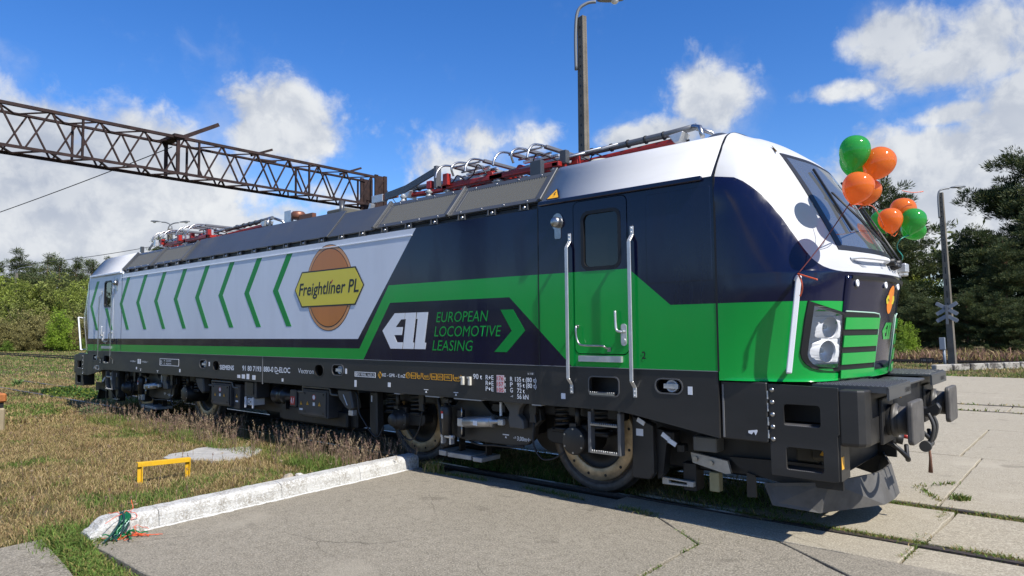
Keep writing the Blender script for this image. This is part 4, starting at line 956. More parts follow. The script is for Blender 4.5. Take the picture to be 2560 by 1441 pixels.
for sg in (-1, 1):
    # bogie frame side beam
    P = [(-1.0, 1.00), (-.72, .98), (-.60, .90), (-.55, .60), (-.42, .50), (-.2, .47), (.60, .47), (.80, .50), (.90, .58), (.93, .72), (1.02, .80), (1.0, .93), (.95, .98), (.86, .985), (.74, .98), (.70, .90), (.58, .82), (.40, .80), (.25, .83), (.14, .92), (.08, .985), (-.30, .99), (-.36, .9), (-.45, .88), (-.52, .93), (-.6, 1.0)]
    b = MB(); b.prism(P, 1, sg*1.235, sg*1.15); sb_ = b.build('bogie_side_frame', M_frame, bogie, bevel=.015, seg=2)
    b = MB(); b.box(-2.05, 2.05, sg*1.0, sg*1.14, .86, .99); b.build('bogie_beam', M_under, bogie, bevel=.02)
    b = MB(); b.prism([(.50, 1.015), (.86, 1.015), (.78, .94), (.755, .86), (.83, .80), (.84, .70), (.62, .70), (.60, .78), (.62, .88), (.56, .95)], 1, sg*1.335, sg*1.24); bk = b.build('damper_bracket', mat('bracket_grey', (.075, .076, .078), .45, dirt=.3), bogie, bevel=.01)
    # yaw damper, laid flat
    b = MB(); b.cyl((-.06, sg*1.37, .715), (.40, sg*1.37, .757), .066, n=24); b.lathe([(.066, 0), (.072, .004), (.072, .018), (.03, .03), (.026, .11)], (.385, sg*1.37, .756), (.995, 0, .09), 24); yd = b.build('yaw_damper', mat('damper_steel', (.40, .40, .40), .34, .7, dirt=.4, dscale=3), bogie)
    b = MB(); b.box(.49, .57, sg*1.34, sg*1.40, .725, .795); b.box(-.17, -.06, sg*1.32, sg*1.41, .66, .76); b.build('damper_lug', MATS['aluminium_paint'], yd, bevel=.008)
    b = MB(); b.box(.13, .20, sg*1.4363, sg*1.4375, .70, .755); b.build('damper_label', M_offw, yd)
    for x in (-.115,): 
        for z in (.62, .83): b = MB(); b.cyl((x, sg*1.38, z-.06), (x, sg*1.38, z+.06), .011, n=8); b.build('damper_bolt', M_steel, yd)
    b = MB(); b.box(-.20, -.13, sg*1.30, sg*1.38, .52, .86); b.build('damper_post', M_under, bogie, bevel=.01)
    # upright damper
    b = MB(); b.lathe([(.066, 0), (.066, .16), (.074, .17), (.074, .34), (.06, .36), (.025, .37), (.025, .44)], (-.40, sg*1.36, .53), (-.04, 0, 1), 22); ud = b.build('upright_damper', M_frame, bogie)
    b = MB(); b.box(-.42, -.39, sg*1.437, sg*1.4385, .74, .80); b.build('damper_label', M_offw, ud); b = MB(); b.box(-.43, -.39, sg*1.437, sg*1.4385, .80, .83); b.build('damper_mark', M_redp, ud)
    b = MB(); b.box(-.44, -.34, sg*1.31, sg*1.40, .93, .99); b.cyl((-.47, sg*1.36, .955), (-.31, sg*1.36, .955), .02, n=10); b.build('damper_clevis', M_frame, ud, bevel=.006)
    b = MB(); b.cyl((-.50, sg*1.36, .51), (-.28, sg*1.36, .51), .022, n=10); b.box(-.48, -.45, sg*1.33, sg*1.39, .42, .53); b.box(-.33, -.30, sg*1.33, sg*1.39, .42, .53); b.build('damper_foot', M_alu, ud)
    # big hose, brake calliper, rail magnet
    b = MB(); b.tube(spline([(-.62, sg*1.30, .98), (-.56, sg*1.33, .86), (-.53, sg*1.34, .70), (-.50, sg*1.35, .56), (-.44, sg*1.36, .50)], 6), .026, 8); b.build('air_hose', M_black, bogie)
    b = MB(); b.box(-.60, -.46, sg*1.10, sg*1.30, .36, .52); b.build('brake_calliper', M_under, bogie, bevel=.02)
    b = MB(); b.box(.30, .5, sg*1.12, sg*1.28, .86, .96); b.cyl((.24, sg*1.2, .90), (.38, sg*1.2, .91), .04, n=12); b.build('brake_cylinder', M_under, bogie, bevel=.01)
    b = MB(); b.box(.44, .465, sg*1.28, sg*1.30, .82, .98); b.build('pale_strap', M_offw, bogie)
    b = MB(); b.box(-.66, -.53, sg*1.26, sg*.9, .235, .30); b.box(-.52, -.10, sg*1.24, sg*.9, .225, .285); b.box(-.06, .09, sg*1.25, sg*.9, .22, .275); mg = b.build('rail_magnet', mat('magnet_grey', (.30, .30, .295), .55, .3, var=.2, vscale=9), bogie, bevel=.006)
    b = MB(); b.box(-.45, -.43, sg*1.0, sg*1.1, .28, .5); b.build('magnet_hanger', M_under, bogie); b = MB(); b.box(.02, .04, sg*1.0, sg*1.1, .27, .5); b.build('magnet_hanger', M_under, bogie)
    b = MB(); b.tube(spline([(-.1, sg*1.26, .47), (.08, sg*1.27, .44), (.3, sg*1.27, .455), (.6, sg*1.26, .462), (.78, sg*1.26, .49)], 5), .013, 6); b.build('brake_pipe', M_under, bogie)
    # guard plate with sand box outside the far wheel of the pair
    b = MB(); b.prism([(-2.06, .99), (-1.90, .99), (-1.88, .37), (-1.93, .34), (-2.04, .38), (-2.06, .5)], 1, sg*1.30, sg*1.16); b.build('sand_guard', M_frame, bogie, bevel=.02)
    b = MB(); b.box(-2.0, -1.985, sg*1.301, sg*1.31, .84, .93); b.build('white_strip', M_offw, bogie)
    b = MB(); b.tube(spline([(-2.28, sg*1.38, .98), (-2.20, sg*1.40, .92), (-2.16, sg*1.40, .7), (-2.05, sg*1.40, .58), (-1.9, sg*1.38, .42), (-1.75, sg*1.38, .38), (-1.66, sg*1.36, .52)], 6), .013, 6); b.build('sensor_cable', M_black, bogie)
    text('wheelbase_mark', '→3,00m←' if sg < 0 else '3,00m', M_offw, bogie, (.60, -1.2358, .545) if sg < 0 else (.85, 1.2358, .545), (1, 0, 0) if sg < 0 else (-1, 0, 0), .05, .26, bold=.01)
    if sg < 0:
        b = MB(); b.add([(.43, -1.2362, .60), (.53, -1.2362, .60), (.53, -1.2362, .588), (.43, -1.2362, .588)], [(0, 1, 2, 3)]); b.add([(.465, -1.2362, .555), (.495, -1.2362, .555), (.48, -1.2362, .585)], [(0, 1, 2)]); b.build('lifting_mark', M_offw, bogie, fix=False)
b = MB(); b.box(-.6, .6, -1.0, 1.0, .55, .95); b.build('bolster', M_under, bogie, bevel=.03)
for dx in (-.7, .7):
    b = MB(); b.cyl((dx, -.6, .62), (dx, .6, .62), .30, n=24); b.build('traction_motor', M_under, bogie)
bogie.location.x = 4.75
rb_ = copy_tree(bogie, loco); rb_.location.x = -4.75

# ---- boxes slung between the bogies
M_box = mat('box_dark', (.036, .036, .038), .45, dirt=.35, dscale=3)
def cabinet(x0, x1, z0, z1, y0=-1.43, rot=0):
    b = MB(); b.box(x0, x1, y0, y0+.5, z0, z1); c = b.build('equipment_box', M_box, loco, bevel=.012)
    b = MB(); b.box(x0+.03, x1-.03, y0-.018, y0-.0005, z0+.03, z1-.03); b.build('box_lid', M_box, c, bevel=.006)
    for x in (x0+.09, x1-.09):
        for z in (z0+.08, z1-.07):
            b = MB(); b.cyl((x, y0-.018, z), (x, y0-.026, z), .018, n=10); b.build('lid_bolt', M_black, c)
    cz = z0+(z1-z0)*.42
    for x in (x0+(x1-x0)*.25, x0+(x1-x0)*.72): tri_sign('warning_sign', (x, y0-.018, cz), (1, 0, 0), (0, 0, 1), .07, c, .002)
    b = MB(); b.box(x0+(x1-x0)*.46, x0+(x1-x0)*.54, y0-.020, y0-.018, cz, cz+.05); b.build('label', M_offw, c)
    b = MB(); cxm = x0+(x1-x0)*.5; b.prism(ell(cxm, z0+(z1-z0)*.72, .045, .045, 20), 1, y0-.0202, y0-.0184, 0, holes=[ell(cxm, z0+(z1-z0)*.72, .035, .035, 20)[::-1]]); b.build('no_step_ring', M_redp, c)
    b = MB(); b.prism(ell(cxm, z0+(z1-z0)*.72, .034, .034, 20), 1, y0-.0200, y0-.0184); b.build('no_step_disc', M_offw, c)
    b = MB(); P = [(x0-.20, y0+.05, z1-.06), (x0-.06, y0+.04, z1-.06), (x0-.03, y0+.03, z1-.04), (x0-.02, y0+.02, z1+.02), (x0+.02, y0, z1+.03), (x1-.02, y0, z1+.03), (x1+.02, y0+.02, z1+.02), (x1+.03, y0+.03, z1-.05), (x1+.06, y0+.04, z1-.065), (x1+.19, y0+.05, z1-.065)]
    b.tube(P, .016, 8); b.build('lifting_bar', MATS['box_grey'], c)
    return c
cabinet(-1.80, -1.09, .53, .935); cabinet(1.19, 1.87, .54, .965)
b = MB(); b.box(-1.06, -.86, -1.38, -1.1, .50, .93); q = b.build('valve_panel', M_box, loco, bevel=.01); tri_sign('warning_sign', (-.96, -1.38, .70), (1, 0, 0), (0, 0, 1), .07, q, .003); b = MB(); b.box(-1.0, -.91, -1.383, -1.381, .62, .65); b.build('label', M_offw, q)
b = MB(); b.box(.99, 1.17, -1.38, -1.1, .55, .90); q = b.build('valve_panel', M_box, loco, bevel=.01); tri_sign('warning_sign', (1.08, -1.38, .70), (1, 0, 0), (0, 0, 1), .07, q, .003); b = MB(); b.box(1.03, 1.13, -1.383, -1.381, .62, .65); b.build('label', M_offw, q)
b = MB(); b.box(-.66, -.26, -1.40, -1.15, .72, 1.0); q = b.build('socket_unit', M_box, loco, bevel=.01)
b = MB(); b.box(-.56, -.34, -1.415, -1.40, .78, .99); b.build('socket_door', M_frame, q, bevel=.006)
b = MB(); b.box(-.52, -.33, -1.42, -1.2, .60, .72); q2 = b.build('socket_plate', mat('plate_pale', (.50, .51, .52), .4), loco, bevel=.006)
for x, z in ((-.46, .69), (-.40, .66), (-.46, .63)):
    b = MB(); b.cyl((x, -1.42, z), (x, -1.426, z), .012, n=8); b.build('plate_bolt', M_black, q2)
for x in (-.55, -.30):
    b = MB(); b.box(x-.008, x+.008, -1.45, -1.42, .56, .74); b.build('plate_rail', M_offw, q2)
# compressor drum lying along the frame
b = MB(); b.lathe([(.0, 0), (.10, .01), (.13, .04), (.155, .05), (.155, .07), (.13, .08), (.13, .30), (.16, .31), (.16, .36), (.12, .38), (.09, .42), (.07, .52), (.05, .6)], (.10, -1.22, .80), (1, 0, 0), 26); q = b.build('air_compressor', mat('drum_blue_black', (.022, .024, .030), .3, .3), loco)
b = MB(); b.box(.42, .50, -1.30, -1.15, .58, .72); b.build('drum_foot', M_under, q)
b = MB(); b.box(.78, .96, -1.40, -1.30, .66, .93); q = b.build('fire_point', M_box, loco, bevel=.012); b = MB(); b.box(.80, .93, -1.404, -1.401, .69, .82); b.build('fire_label', M_redp, q)
b = MB(); b.prism([(.82, .755), (.835, .80), (.85, .80), (.84, .71), (.825, .71)], 1, -1.4055, -1.4045); b.prism([(.87, .71), (.885, .71), (.91, .80), (.895, .80)], 1, -1.4055, -1.4045); b.build('fire_mark', M_offw, q)
b = MB(); b.box(.10, 2.25, -1.18, 1.18, .40, .70); b.box(.3, 2.1, -1.25, 1.25, .40, .64); b.build('transformer_tank', M_under, loco, bevel=.02)
b = MB(); b.box(-2.05, .0, -1.1, 1.1, .48, .95); b.build('underfloor_core', M_under, loco)
b = MB(); b.prism([(2.10, 1.0), (2.42, 1.0), (2.50, .74), (2.44, .70), (2.30, .74), (2.15, .86)], 1, -1.44, -1.28); q = b.build('sand_hopper', mat('hopper_grey', (.055, .052, .047), .5, dirt=.4), loco, bevel=.02); b = MB(); b.bar((2.27, -1.442, .93), (2.37, -1.442, .78), .012, .008); b.build('level_slot', M_offw, q)
b = MB(); b.box(2.36, 2.46, -1.42, -1.34, .63, .71); b.build('hopper_foot', M_alu, q, bevel=.006)
b = MB(); b.prism([(-2.50, 1.0), (-2.18, 1.0), (-2.13, .74), (-2.2, .70), (-2.38, .80)], 1, -1.42, -1.28); b.build('sand_hopper', MATS['hopper_grey'], loco, bevel=.02)
for x0, x1 in ((4.10, 4.36), (4.62, 5.08), (3.49, 3.60), (5.85, 5.98)):
    b = MB(); b.box(x0, x1, -1.50, -1.40, 1.004, 1.016); b.build('frame_shim', mat('shim_pale', (.36, .35, .33), .5), loco)
# ---------------------------------------------------------------- lettering and stickers on the frame
YF = -1.5035
def mark(s, x, z, h, w, m=None, bold=.012, **k): return text('frame_lettering', s, m or M_offw, loco, (x, YF, z), (1, 0, 0), h, w, bold=bold, **k)
def plate(name, x0, x1, z0, z1, m=None, hole=None):
    b = MB()
    if hole: b.prism([(x0, z0), (x1, z0), (x1, z1), (x0, z1)], 1, YF-.0012, YF+.001, holes=[[(x0+hole, z0+hole), (x0+hole, z1-hole), (x1-hole, z1-hole), (x1-hole, z0+hole)]])
    else: b.prism([(x0, z0), (x1, z0), (x1, z1), (x0, z1)], 1, YF-.0012, YF+.001)
    return b.build(name, m or M_offw, loco)
mark('SIEMENS', -1.352, 1.189, .082, .515, bold=.03); mark('91 80 7193', -.545, 1.194, .086, .625, bold=.022); mark('880-0 D-ELOC', .155, 1.198, .086, .80, bold=.022)
plate('number_underline', .525, .605, 1.172, 1.182); mark('Vectron', 1.180, 1.206, .080, .43, bold=-.004)
plate('revision_frame', 2.625, 3.095, 1.205, 1.275, hole=.008); mark('REV MMAL 14.03.25', 2.675, 1.219, .042, .40, bold=.01); mark('B', 2.638, 1.219, .042, .026); plate('revision_bar', 2.668, 2.672, 1.21, 1.27)
b = MB(); b.prism([(3.19, 1.196), (3.235, 1.245), (3.19, 1.294), (3.145, 1.245)], 1, YF-.001, YF+.001, holes=[[(3.19, 1.207), (3.154, 1.245), (3.19, 1.283), (3.226, 1.245)]]); b.build('diamond_mark', M_amber, loco)
mark('R', 3.178, 1.228, .036, .024, M_amber); mark('KE - GPR - E mZ', 3.245, 1.228, .046, .475, bold=.014)
def badge_(x0, x1, s, shape, z0=1.222, z1=1.300):
    w = x1-x0
    if shape == 'o': P = ell((x0+x1)/2, (z0+z1)/2, w/2, (z1-z0)/2, 22); H = ell((x0+x1)/2, (z0+z1)/2, w/2-.006, (z1-z0)/2-.006, 22)
    elif shape == 'u': P = [(x0, z1), (x0, z0+.03), (x0+.012, z0+.010), (x0+.03, z0), (x1-.03, z0), (x1-.012, z0+.010), (x1, z0+.03), (x1, z1), (x1-.006, z1), (x1-.006, z0+.03), (x1-.016, z0+.014), (x1-.032, z0+.006), (x0+.032, z0+.006), (x0+.016, z0+.014), (x0+.006, z0+.03), (x0+.006, z1)]; H = None
    else: P = [(x0, z0), (x1, z0), (x1, z1), (x0, z1)]; H = [(x0+.006, z0+.006), (x1-.006, z0+.006), (x1-.006, z1-.006), (x0+.006, z1-.006)]
    b = MB(); b.prism(P, 1, YF-.001, YF+.001, holes=[H[::-1]] if H else []); b.build('brake_badge', M_amber, loco)
    mark(s, x0+w*.2, z0+.026, .038, w*.6, M_amber)
for x0, x1, s, sh in ((3.725, 3.815, 'D', 'o'), (3.832, 3.925, 'ep', 's'), (3.945, 4.03, 'ep', 'u'), (4.055, 4.20, 'epö', 'u'), (4.222, 4.315, 'ep', 's'), (4.335, 4.43, 'ö', 's'), (4.45, 4.59, 'NBÜ', 's'), (4.61, 4.75, 'epö', 'u')): badge_(x0, x1, s, sh)
for x in (4.79, 4.91):
    b = MB(); b.box(x-.016, x+.016, YF-.03, YF, 1.185, 1.285); b.box(x-.03, x+.016, YF-.035, YF-.03, 1.265, 1.285); b.build('document_clip', mat('clip_pale', (.52, .50, .44), .5), loco)
mark('90 t', 4.955, 1.262, .062, .145, bold=.014)
for i, (a, v) in enumerate((('R+E', '176'), ('R+E', '157'), ('P+E', '105'))):
    z = 1.262-.066*i; mark(a, 5.158, z, .054, .125, bold=.014); plate('weight_box', 5.33, 5.446, z-.008, z+.058, mat('box_pink', (.62, .50, .52), .5)); text('frame_lettering', v, M_redp, loco, (5.338, YF-.0018, z), (1, 0, 0), .048, .10, bold=.01); mark('t', 5.452, z, .05, .022)
for i, (a, v, w) in enumerate((('R', '135 t (80 t)', .31), ('P', '95 t (80 t)', .28), ('G', '72 t', .11))):
    z = 1.258-.063*i; mark(a, 5.538, z, .052, .04, bold=.014); mark(v, 5.612 if i == 0 else 5.642, z, .052, w, bold=.014)
mark('56 kN', 5.642, 1.066, .054, .165, bold=.014); mark('-<', 5.545, 1.075, .03, .035); plate('maker_plate', 5.79, 5.90, 1.335, 1.372, mat('plate_dark', (.06, .06, .06), .4)); text('frame_lettering', 'o 18', M_offw, loco, (5.80, YF-.0018, 1.343), (1, 0, 0), .02, .08)
for x, z, w, h in ((-2.0+.22, 1.235, .04, .075), (2.40, 1.235, .04, .075), (7.73, 1.222, .045, .075), (-.72, 1.060, .10, .055), (-.56, 1.055, .10, .072), (-.40, 1.052, .085, .088), (-.21, 1.050, .10, .075), (.71, 1.055, .045, .05), (2.62, 1.06, .045, .095), (3.36, 1.092, .055, .06), (6.26, 1.10, .055, .06), (-5.1, 1.08, .05, .05), (-3.0, 1.085, .05, .06)):
    plate('sticker', x, x+w, z, z+h)
for x, z in ((4.12, 1.066), (4.66, 1.058), (-4.86, 1.07), (-4.0, 1.06)):
    b = MB(); b.prism([(x-.04, z+.03), (x+.04, z+.03), (x+.04, z+.022), (x-.04, z+.022)], 1, YF-.001, YF+.001); b.prism([(x-.016, z-.012), (x+.016, z-.012), (x, z+.016)], 1, YF-.001, YF+.001); b.build('lifting_mark', M_offw, loco)
plate('data_frame', -3.90, -3.02, 1.195, 1.335, hole=.010); mark('D', -3.86, 1.225, .07, .07); mark('A   DLXXX', -3.70, 1.278, .034, .34); mark('C  RZX99', -3.70, 1.218, .034, .34)
for x in (-5.02, -4.92): plate('sticker', x, x+.06, 1.20, 1.30)
mark('←10,00m→', -5.42, 1.23, .04, .33); mark('←9,50m→', -4.80, 1.23, .04, .33)
mark('A', -7.62, 1.02, .07, .09); plate('data_frame', -7.48, -7.28, 1.01, 1.10, hole=.008)
b = MB(); b.prism([(8.28, .935), (8.36, .948), (8.36, .93), (8.345, .9), (8.33, .93), (8.31, .905), (8.28, .915)], 1, -1.4735, -1.4705); b.build('jack_symbol', M_offw, loco)
# ---------------------------------------------------------------- roof: shrouds, louvres, pantographs
b = MB(); b.box(-5.97, 5.97, -1.44, 1.44, 3.10, 3.30); b.box(-5.97, 5.97, -1.12, 1.12, 3.3, 3.60); b.build('roof_deck', M_under, loco)
SB, ST = (-1.478, 3.262), (-1.150, 3.668)
def shp(x, t, o=0., sg=-1):
    dy, dz = ST[0]-SB[0], ST[1]-SB[1]; L = math.hypot(dy, dz); ny, nz = -dz/L, dy/L
    return ((x), -sg*(SB[0]+dy*t+ny*o), SB[1]+dz*t+nz*o)
def shroud(x0, x1, o=0., top=1.0, sg=-1, lean0=0., lean1=0., name='roof_shroud', th=.02, m=None):
    b = MB(); v = [shp(x0, 0, o, sg), shp(x1, 0, o, sg), shp(x1+lean1, top, o, sg), shp(x0+lean0, top, o, sg), shp(x0, 0, o-th, sg), shp(x1, 0, o-th, sg), shp(x1+lean1, top, o-th, sg), shp(x0+lean0, top, o-th, sg)]
    b.add(v, [(0, 1, 2, 3), (7, 6, 5, 4), (0, 4, 5, 1), (1, 5, 6, 2), (2, 6, 7, 3), (3, 7, 4, 0)]); return b.build(name, m or M_shroud, loco, bevel=.004)
for sg in (-1, 1):
    shroud(1.90, 3.02, .0, 1.0, sg); shroud(-2.98, 1.895, .014, 1.10, sg)
    for a, c in ((3.02, 5.99), (-5.99, -3.0)):
        base = shroud(a, c, -.02, 1.0, sg, name='louvre_backing', m=M_under)
        n = 2; w = (c-a)/n
        for i in range(n):
            x0, x1 = a+w*i+.03, a+w*(i+1)-.03
            # frame round each louvre panel
            for (u0, u1, t0, t1) in ((x0, x1, .86, 1.0), (x0, x1, .02, .14), (x0, x0+.08, .14, .86), (x1-.08, x1, .14, .86)):
                b = MB(); v = [shp(u, t, o, sg) for o in (.012, -.015) for u, t in ((u0, t0), (u1, t0), (u1, t1), (u0, t1))]
                b.add(v, [(0, 1, 2, 3), (7, 6, 5, 4), (0, 4, 5, 1), (1, 5, 6, 2), (2, 6, 7, 3), (3, 7, 4, 0)]); b.build('louvre_frame', M_shroud, base, bevel=.003)
            k = 34
            b = MB()
            for j in range(k):
                u = x0+.085+(x1-x0-.17)*(j+.5)/k; d = (x1-x0-.17)/k*.27
                v = [shp(u+s_*d, t, o, sg) for o in (.010, -.012) for s_, t in ((-1, .14), (1, .14), (1, .86), (-1, .86))]
                b.add(v, [(0, 1, 2, 3), (0, 4, 5, 1), (1, 5, 6, 2), (2, 6, 7, 3), (3, 7, 4, 0)])
            lv = b.build('louvre_blade', mat('louvre_metal', (.12, .12, .11), .5, .2), base); lv['kind'] = 'stuff'
            for j in range(4):
                for t in (.93, .08):
                    p = shp(x0+(x1-x0)*(j+.5)/4, t, .012, sg); b = MB(); b.lathe([(.016, 0), (.013, .008), (0, .011)], p, (0, sg*.78*1, .62) if sg > 0 else (0, -.78, .62), 8); b.build('louvre_bolt', M_steel, base)
        for u in (a+.0, a+w, c-.0):
            b = MB(); b.bar(shp(u, .0, .02, sg), shp(u, 1.02, .02, sg), .055, .05, up=(1, 0, 0)); b.build('louvre_rib', M_shroud, base, bevel=.006)
    # end plates of the shroud against the cab roof
    for x in (5.995, -5.995):
        pass
    # gutter channel with brackets and lamps below the shroud
    b = MB(); b.box(-5.96, 5.96, sg*1.475, sg*1.40, 3.19, 3.205); b.build('gutter_channel', M_black, loco)
    if sg < 0:
        for i in range(24):
            x = -5.75+.5*i
            b = MB()
            for d in (-.055, .055): b.prism([(sg*1.40, 3.20), (sg*1.495, 3.20), (sg*1.485, 3.262), (sg*1.47, 3.275), (sg*1.40, 3.275)], 0, x+d-.006, x+d+.006)
            b.box(x-.07, x+.07, sg*1.50, sg*1.42, 3.196, 3.204); br = b.build('shroud_bracket', M_shroud, loco)
            b = MB(); b.lathe([(.022, 0), (.022, .03), (.012, .045), (0, .05)], (x, sg*1.468, 3.204), (0, 0, 1), 10); b.build('bracket_bolt', M_steel, br)
b = MB(); b.box(-5.95, 5.95, -1.13, 1.13, 3.60, 3.655); b.build('roof_top', M_shroud, loco)

def insulator(x, y, z, h=.22, r=.055, parent=None):
    prof = [(r*.7, 0)]; n = 4
    for i in range(n): z0 = h*(i+.2)/n; prof += [(r*.6, z0), (r*1.15, z0+h*.08), (r*.6, z0+h*.16)]
    prof += [(r*.7, h)]
    b = MB(); b.lathe(prof, (x, y, z), (0, 0, 1), 18); return b.build('insulator', M_ceram, parent or loco)
def pantograph(x0, dirn, front):
    """folded pantograph: red base frame, red lower arm to the knee, grey upper arm back to the bow"""
    p = empty('pantograph'); p.parent = loco
    Z = 3.90
    def X(u): return x0+dirn*u
    for x in (X(-.45), X(.55)):
        for y in (-.55, .55): insulator(x, y, 3.655, .235, .06, p)
    b = MB(); b.box(min(X(-.55), X(.65)), max(X(-.55), X(.65)), -.60, -.50, 3.89, 3.96); b.box(min(X(-.55), X(.65)), max(X(-.55), X(.65)), .50, .60, 3.89, 3.96); b.box(X(-.5)-.05, X(-.5)+.05, -.6, .6, 3.892, 3.958); b.box(X(.58)-.05, X(.58)+.05, -.6, .6, 3.892, 3.958); b.build('base_frame', M_red, p, bevel=.01)
    b = MB(); b.cyl((X(-.15), -.42, 4.02), (X(-.15), .42, 4.02), .055, n=14); b.build('pivot_shaft', M_red, p)
    b = MB(); b.bar((X(-.15), 0, 4.02), (X(2.02), 0, 4.085), .08, .07); b.build('lower_arm', M_red, p, bevel=.02)
    b = MB(); b.box(X(.02)-.06, X(.02)+.06, -.30, -.18, 3.95, 4.16); b.cyl((X(.06), -.24, 4.10), (X(.30), -.24, 4.10), .055, n=14); b.build('raising_drive', M_red, p, bevel=.01)
    b = MB(); b.prism([(X(1.90), 4.14), (X(2.10), 4.16), (X(2.05), 4.04), (X(1.98), 4.03)], 1, -.10, .10); b.build('knee_joint', M_alu, p, bevel=.01)
    b = MB(); b.tube([(X(2.22), 0, 4.205), (X(1.9), 0, 4.185), (X(.6), 0, 4.16), (X(.25), 0, 4.135)], .04, 12, radii=[.04, .044, .037, .03]); ua = b.build('upper_arm', mat('arm_grey', (.15, .155, .16), .4, .5, var=.1), p)
    for u in (.75, 1.05, 1.3, 1.55, 1.8): b = MB(); b.cyl((X(u)-.01, 0, 4.163+.012*(u-.6)), (X(u)+.01, 0, 4.164+.012*(u-.6)), .054, n=12); b.build('cable_tie', M_black, ua)
    b = MB(); b.tube([(X(2.2), -.05, 4.2), (X(2.34), -.16, 4.14), (X(2.40), -.22, 4.0)], .028, 8); b.tube([(X(2.2), .05, 4.2), (X(2.34), .16, 4.14), (X(2.40), .22, 4.0)], .028, 8); b.build('knee_strut', M_steel, p)
    b = MB(); b.tube([(X(.0), .12, 3.98), (X(1.0), .1, 4.0), (X(2.1), .06, 4.08)], .012, 6); b.build('control_rod', M_black, p)
    # bow: two strips across, four curled horns
    bx = X(.12)
    b = MB(); b.bar((bx-.14, -.30, 4.15), (bx-.14, .30, 4.15), .035, .03); b.bar((bx+.14, -.30, 4.15), (bx+.14, .30, 4.15), .035, .03); b.bar((bx-.3, -.28, 4.13), (bx+.3, -.28, 4.13), .05, .03); b.bar((bx-.3, .28, 4.13), (bx+.3, .28, 4.13), .05, .03); bw = b.build('bow_frame', M_alu, p)
    for d in (-.28, .0, .28):
        b = MB(); b.box(bx+d-.03, bx+d+.03, -.55, .55, 4.17, 4.215); b.build('contact_strip', mat('strip_grey', (.16, .16, .17), .5, .4), bw, bevel=.006)
        for sy in (-1, 1):
            b = MB(); b.tube(spline([(bx+d, sy*.50, 4.19), (bx+d, sy*.65, 4.195), (bx+d, sy*.80, 4.165), (bx+d*1.02, sy*.90, 4.08-.04*abs(d)), (bx+d*1.03, sy*(.93 if d else .86), 3.97)], 6), .015, 8); b.build('bow_horn', M_steel, bw)
    for sy in (-1, 1):
        b = MB(); b.tube([(bx-.28, sy*.62, 4.17), (bx+.28, sy*.62, 4.17)], .014, 6); b.tube([(bx-.28, sy*.42, 4.14), (bx+.28, sy*.42, 4.14)], .014, 6); b.build('bow_tie_rod', M_steel, bw)
    b = MB(); b.tube(spline([(bx, -.2, 4.12), (bx+dirn*.2, -.25, 4.05), (bx+dirn*.4, -.25, 4.0), (bx+dirn*.5, -.2, 3.97)], 5), .01, 6); b.build('shunt_cable', M_black, p)
    for k, (y, u0, u1, z0, z1) in enumerate(((-.40, -.5, 1.1, 4.02, 4.09), (-.30, -.35, 1.3, 4.00, 4.12), (-.48, -.1, .9, 3.99, 4.05), (.36, -.4, 1.2, 4.02, 4.10), (.44, -.2, 1.0, 3.99, 4.06))):
        b = MB(); b.tube([(X(u0), y, z0), (X(u1), y*.8, z1)], .016, 8); b.build('damper_tube', M_steel, p)
    for k in range(6):
        y = random.uniform(-.62, .3); u = random.uniform(-.5, .8); b = MB(); b.tube(spline([(X(u), y, 3.97), (X(u+.12), y-.05, 4.08+random.uniform(-.02, .06)), (X(u+.3), y+.03, 4.02), (X(u+.42), y, 3.95)], 5), .009, 6); b.build('shunt_cable', M_black, p)
    for k in range(5):
        y = random.choice((-.62, -.5, -.36, .4)); u = random.uniform(-.5, 1.0); b = MB(); b.box(min(X(u), X(u+.10)), max(X(u), X(u+.10)), y-.04, y+.04, 3.93, 4.04+random.uniform(0, .08)); b.build('arm_bracket', random.choice((M_alu, M_shroud, M_red)), p, bevel=.006)
    return p
pantograph(4.95, 1, True); pantograph(4.10, -1, True); pantograph(-4.45, 1, False); pantograph(-5.45, -1, False)
for x, y, h in ((2.55, -.55, .30), (2.2, -.3, .24), (1.95, .3, .24), (3.3, -.7, .24), (-.62, -.35, .24), (-1.2, .2, .2)):
    insulator(x, y, 3.655, h, .05)
b = MB(); b.bar((1.95, -.42, 4.02), (2.55, -.50, 4.05), .02, .11); b.bar((2.55, -.50, 4.05), (3.35, -.62, 4.18), .03, .10); q = b.build('bus_bar', mat('busbar_grey', (.12, .12, .125), .5, .3), loco)
b = MB(); b.box(1.62, 1.90, -.44, -.40, 3.95, 4.07); b.build('bus_flange', M_alu, loco, bevel=.004)
b = MB(); b.box(1.90, 2.25, -.43, -.39, 3.97, 4.06); b.build('copper_link', M_copper, loco)
b = MB(); b.box(3.36, 3.42, -.66, -.56, 3.92, 4.25); b.build('switch_blade', MATS['busbar_grey'], loco, bevel=.005)
b = MB(); b.lathe([(.11, 0), (.13, .03), (.13, .11), (.10, .14)], (-.55, -.45, 3.93), (0, 0, 1), 20); b.build('surge_arrester', M_copper, loco)
b = MB(); b.box(-.95, -.72, -.50, -.44, 3.72, 4.12); b.build('bus_flange', M_alu, loco, bevel=.004)
b = MB(); b.box(-.42, .02, -.52, -.44, 3.90, 3.98); b.build('copper_link', M_copper, loco)
b = MB(); b.box(.35, .9, -.45, .1, 3.655, 3.98); b.build('breaker_box', mat('breaker_olive', (.10, .095, .075), .6), loco, bevel=.02)
b = MB(); b.cyl((1.02, -.6, 3.7), (1.02, -.6, 4.05), .04, n=12); b.build('vent_pipe', M_shroud, loco)
b = MB(); b.bar((1.62, -.5, 3.68), (1.72, -.5, 3.92), .08, .05); b.build('roof_prop', M_alu, loco)
b = MB(); b.box(5.55, 5.72, -1.12, -1.05, 3.66, 3.86); b.build('roof_post', M_shroud, loco, bevel=.006)
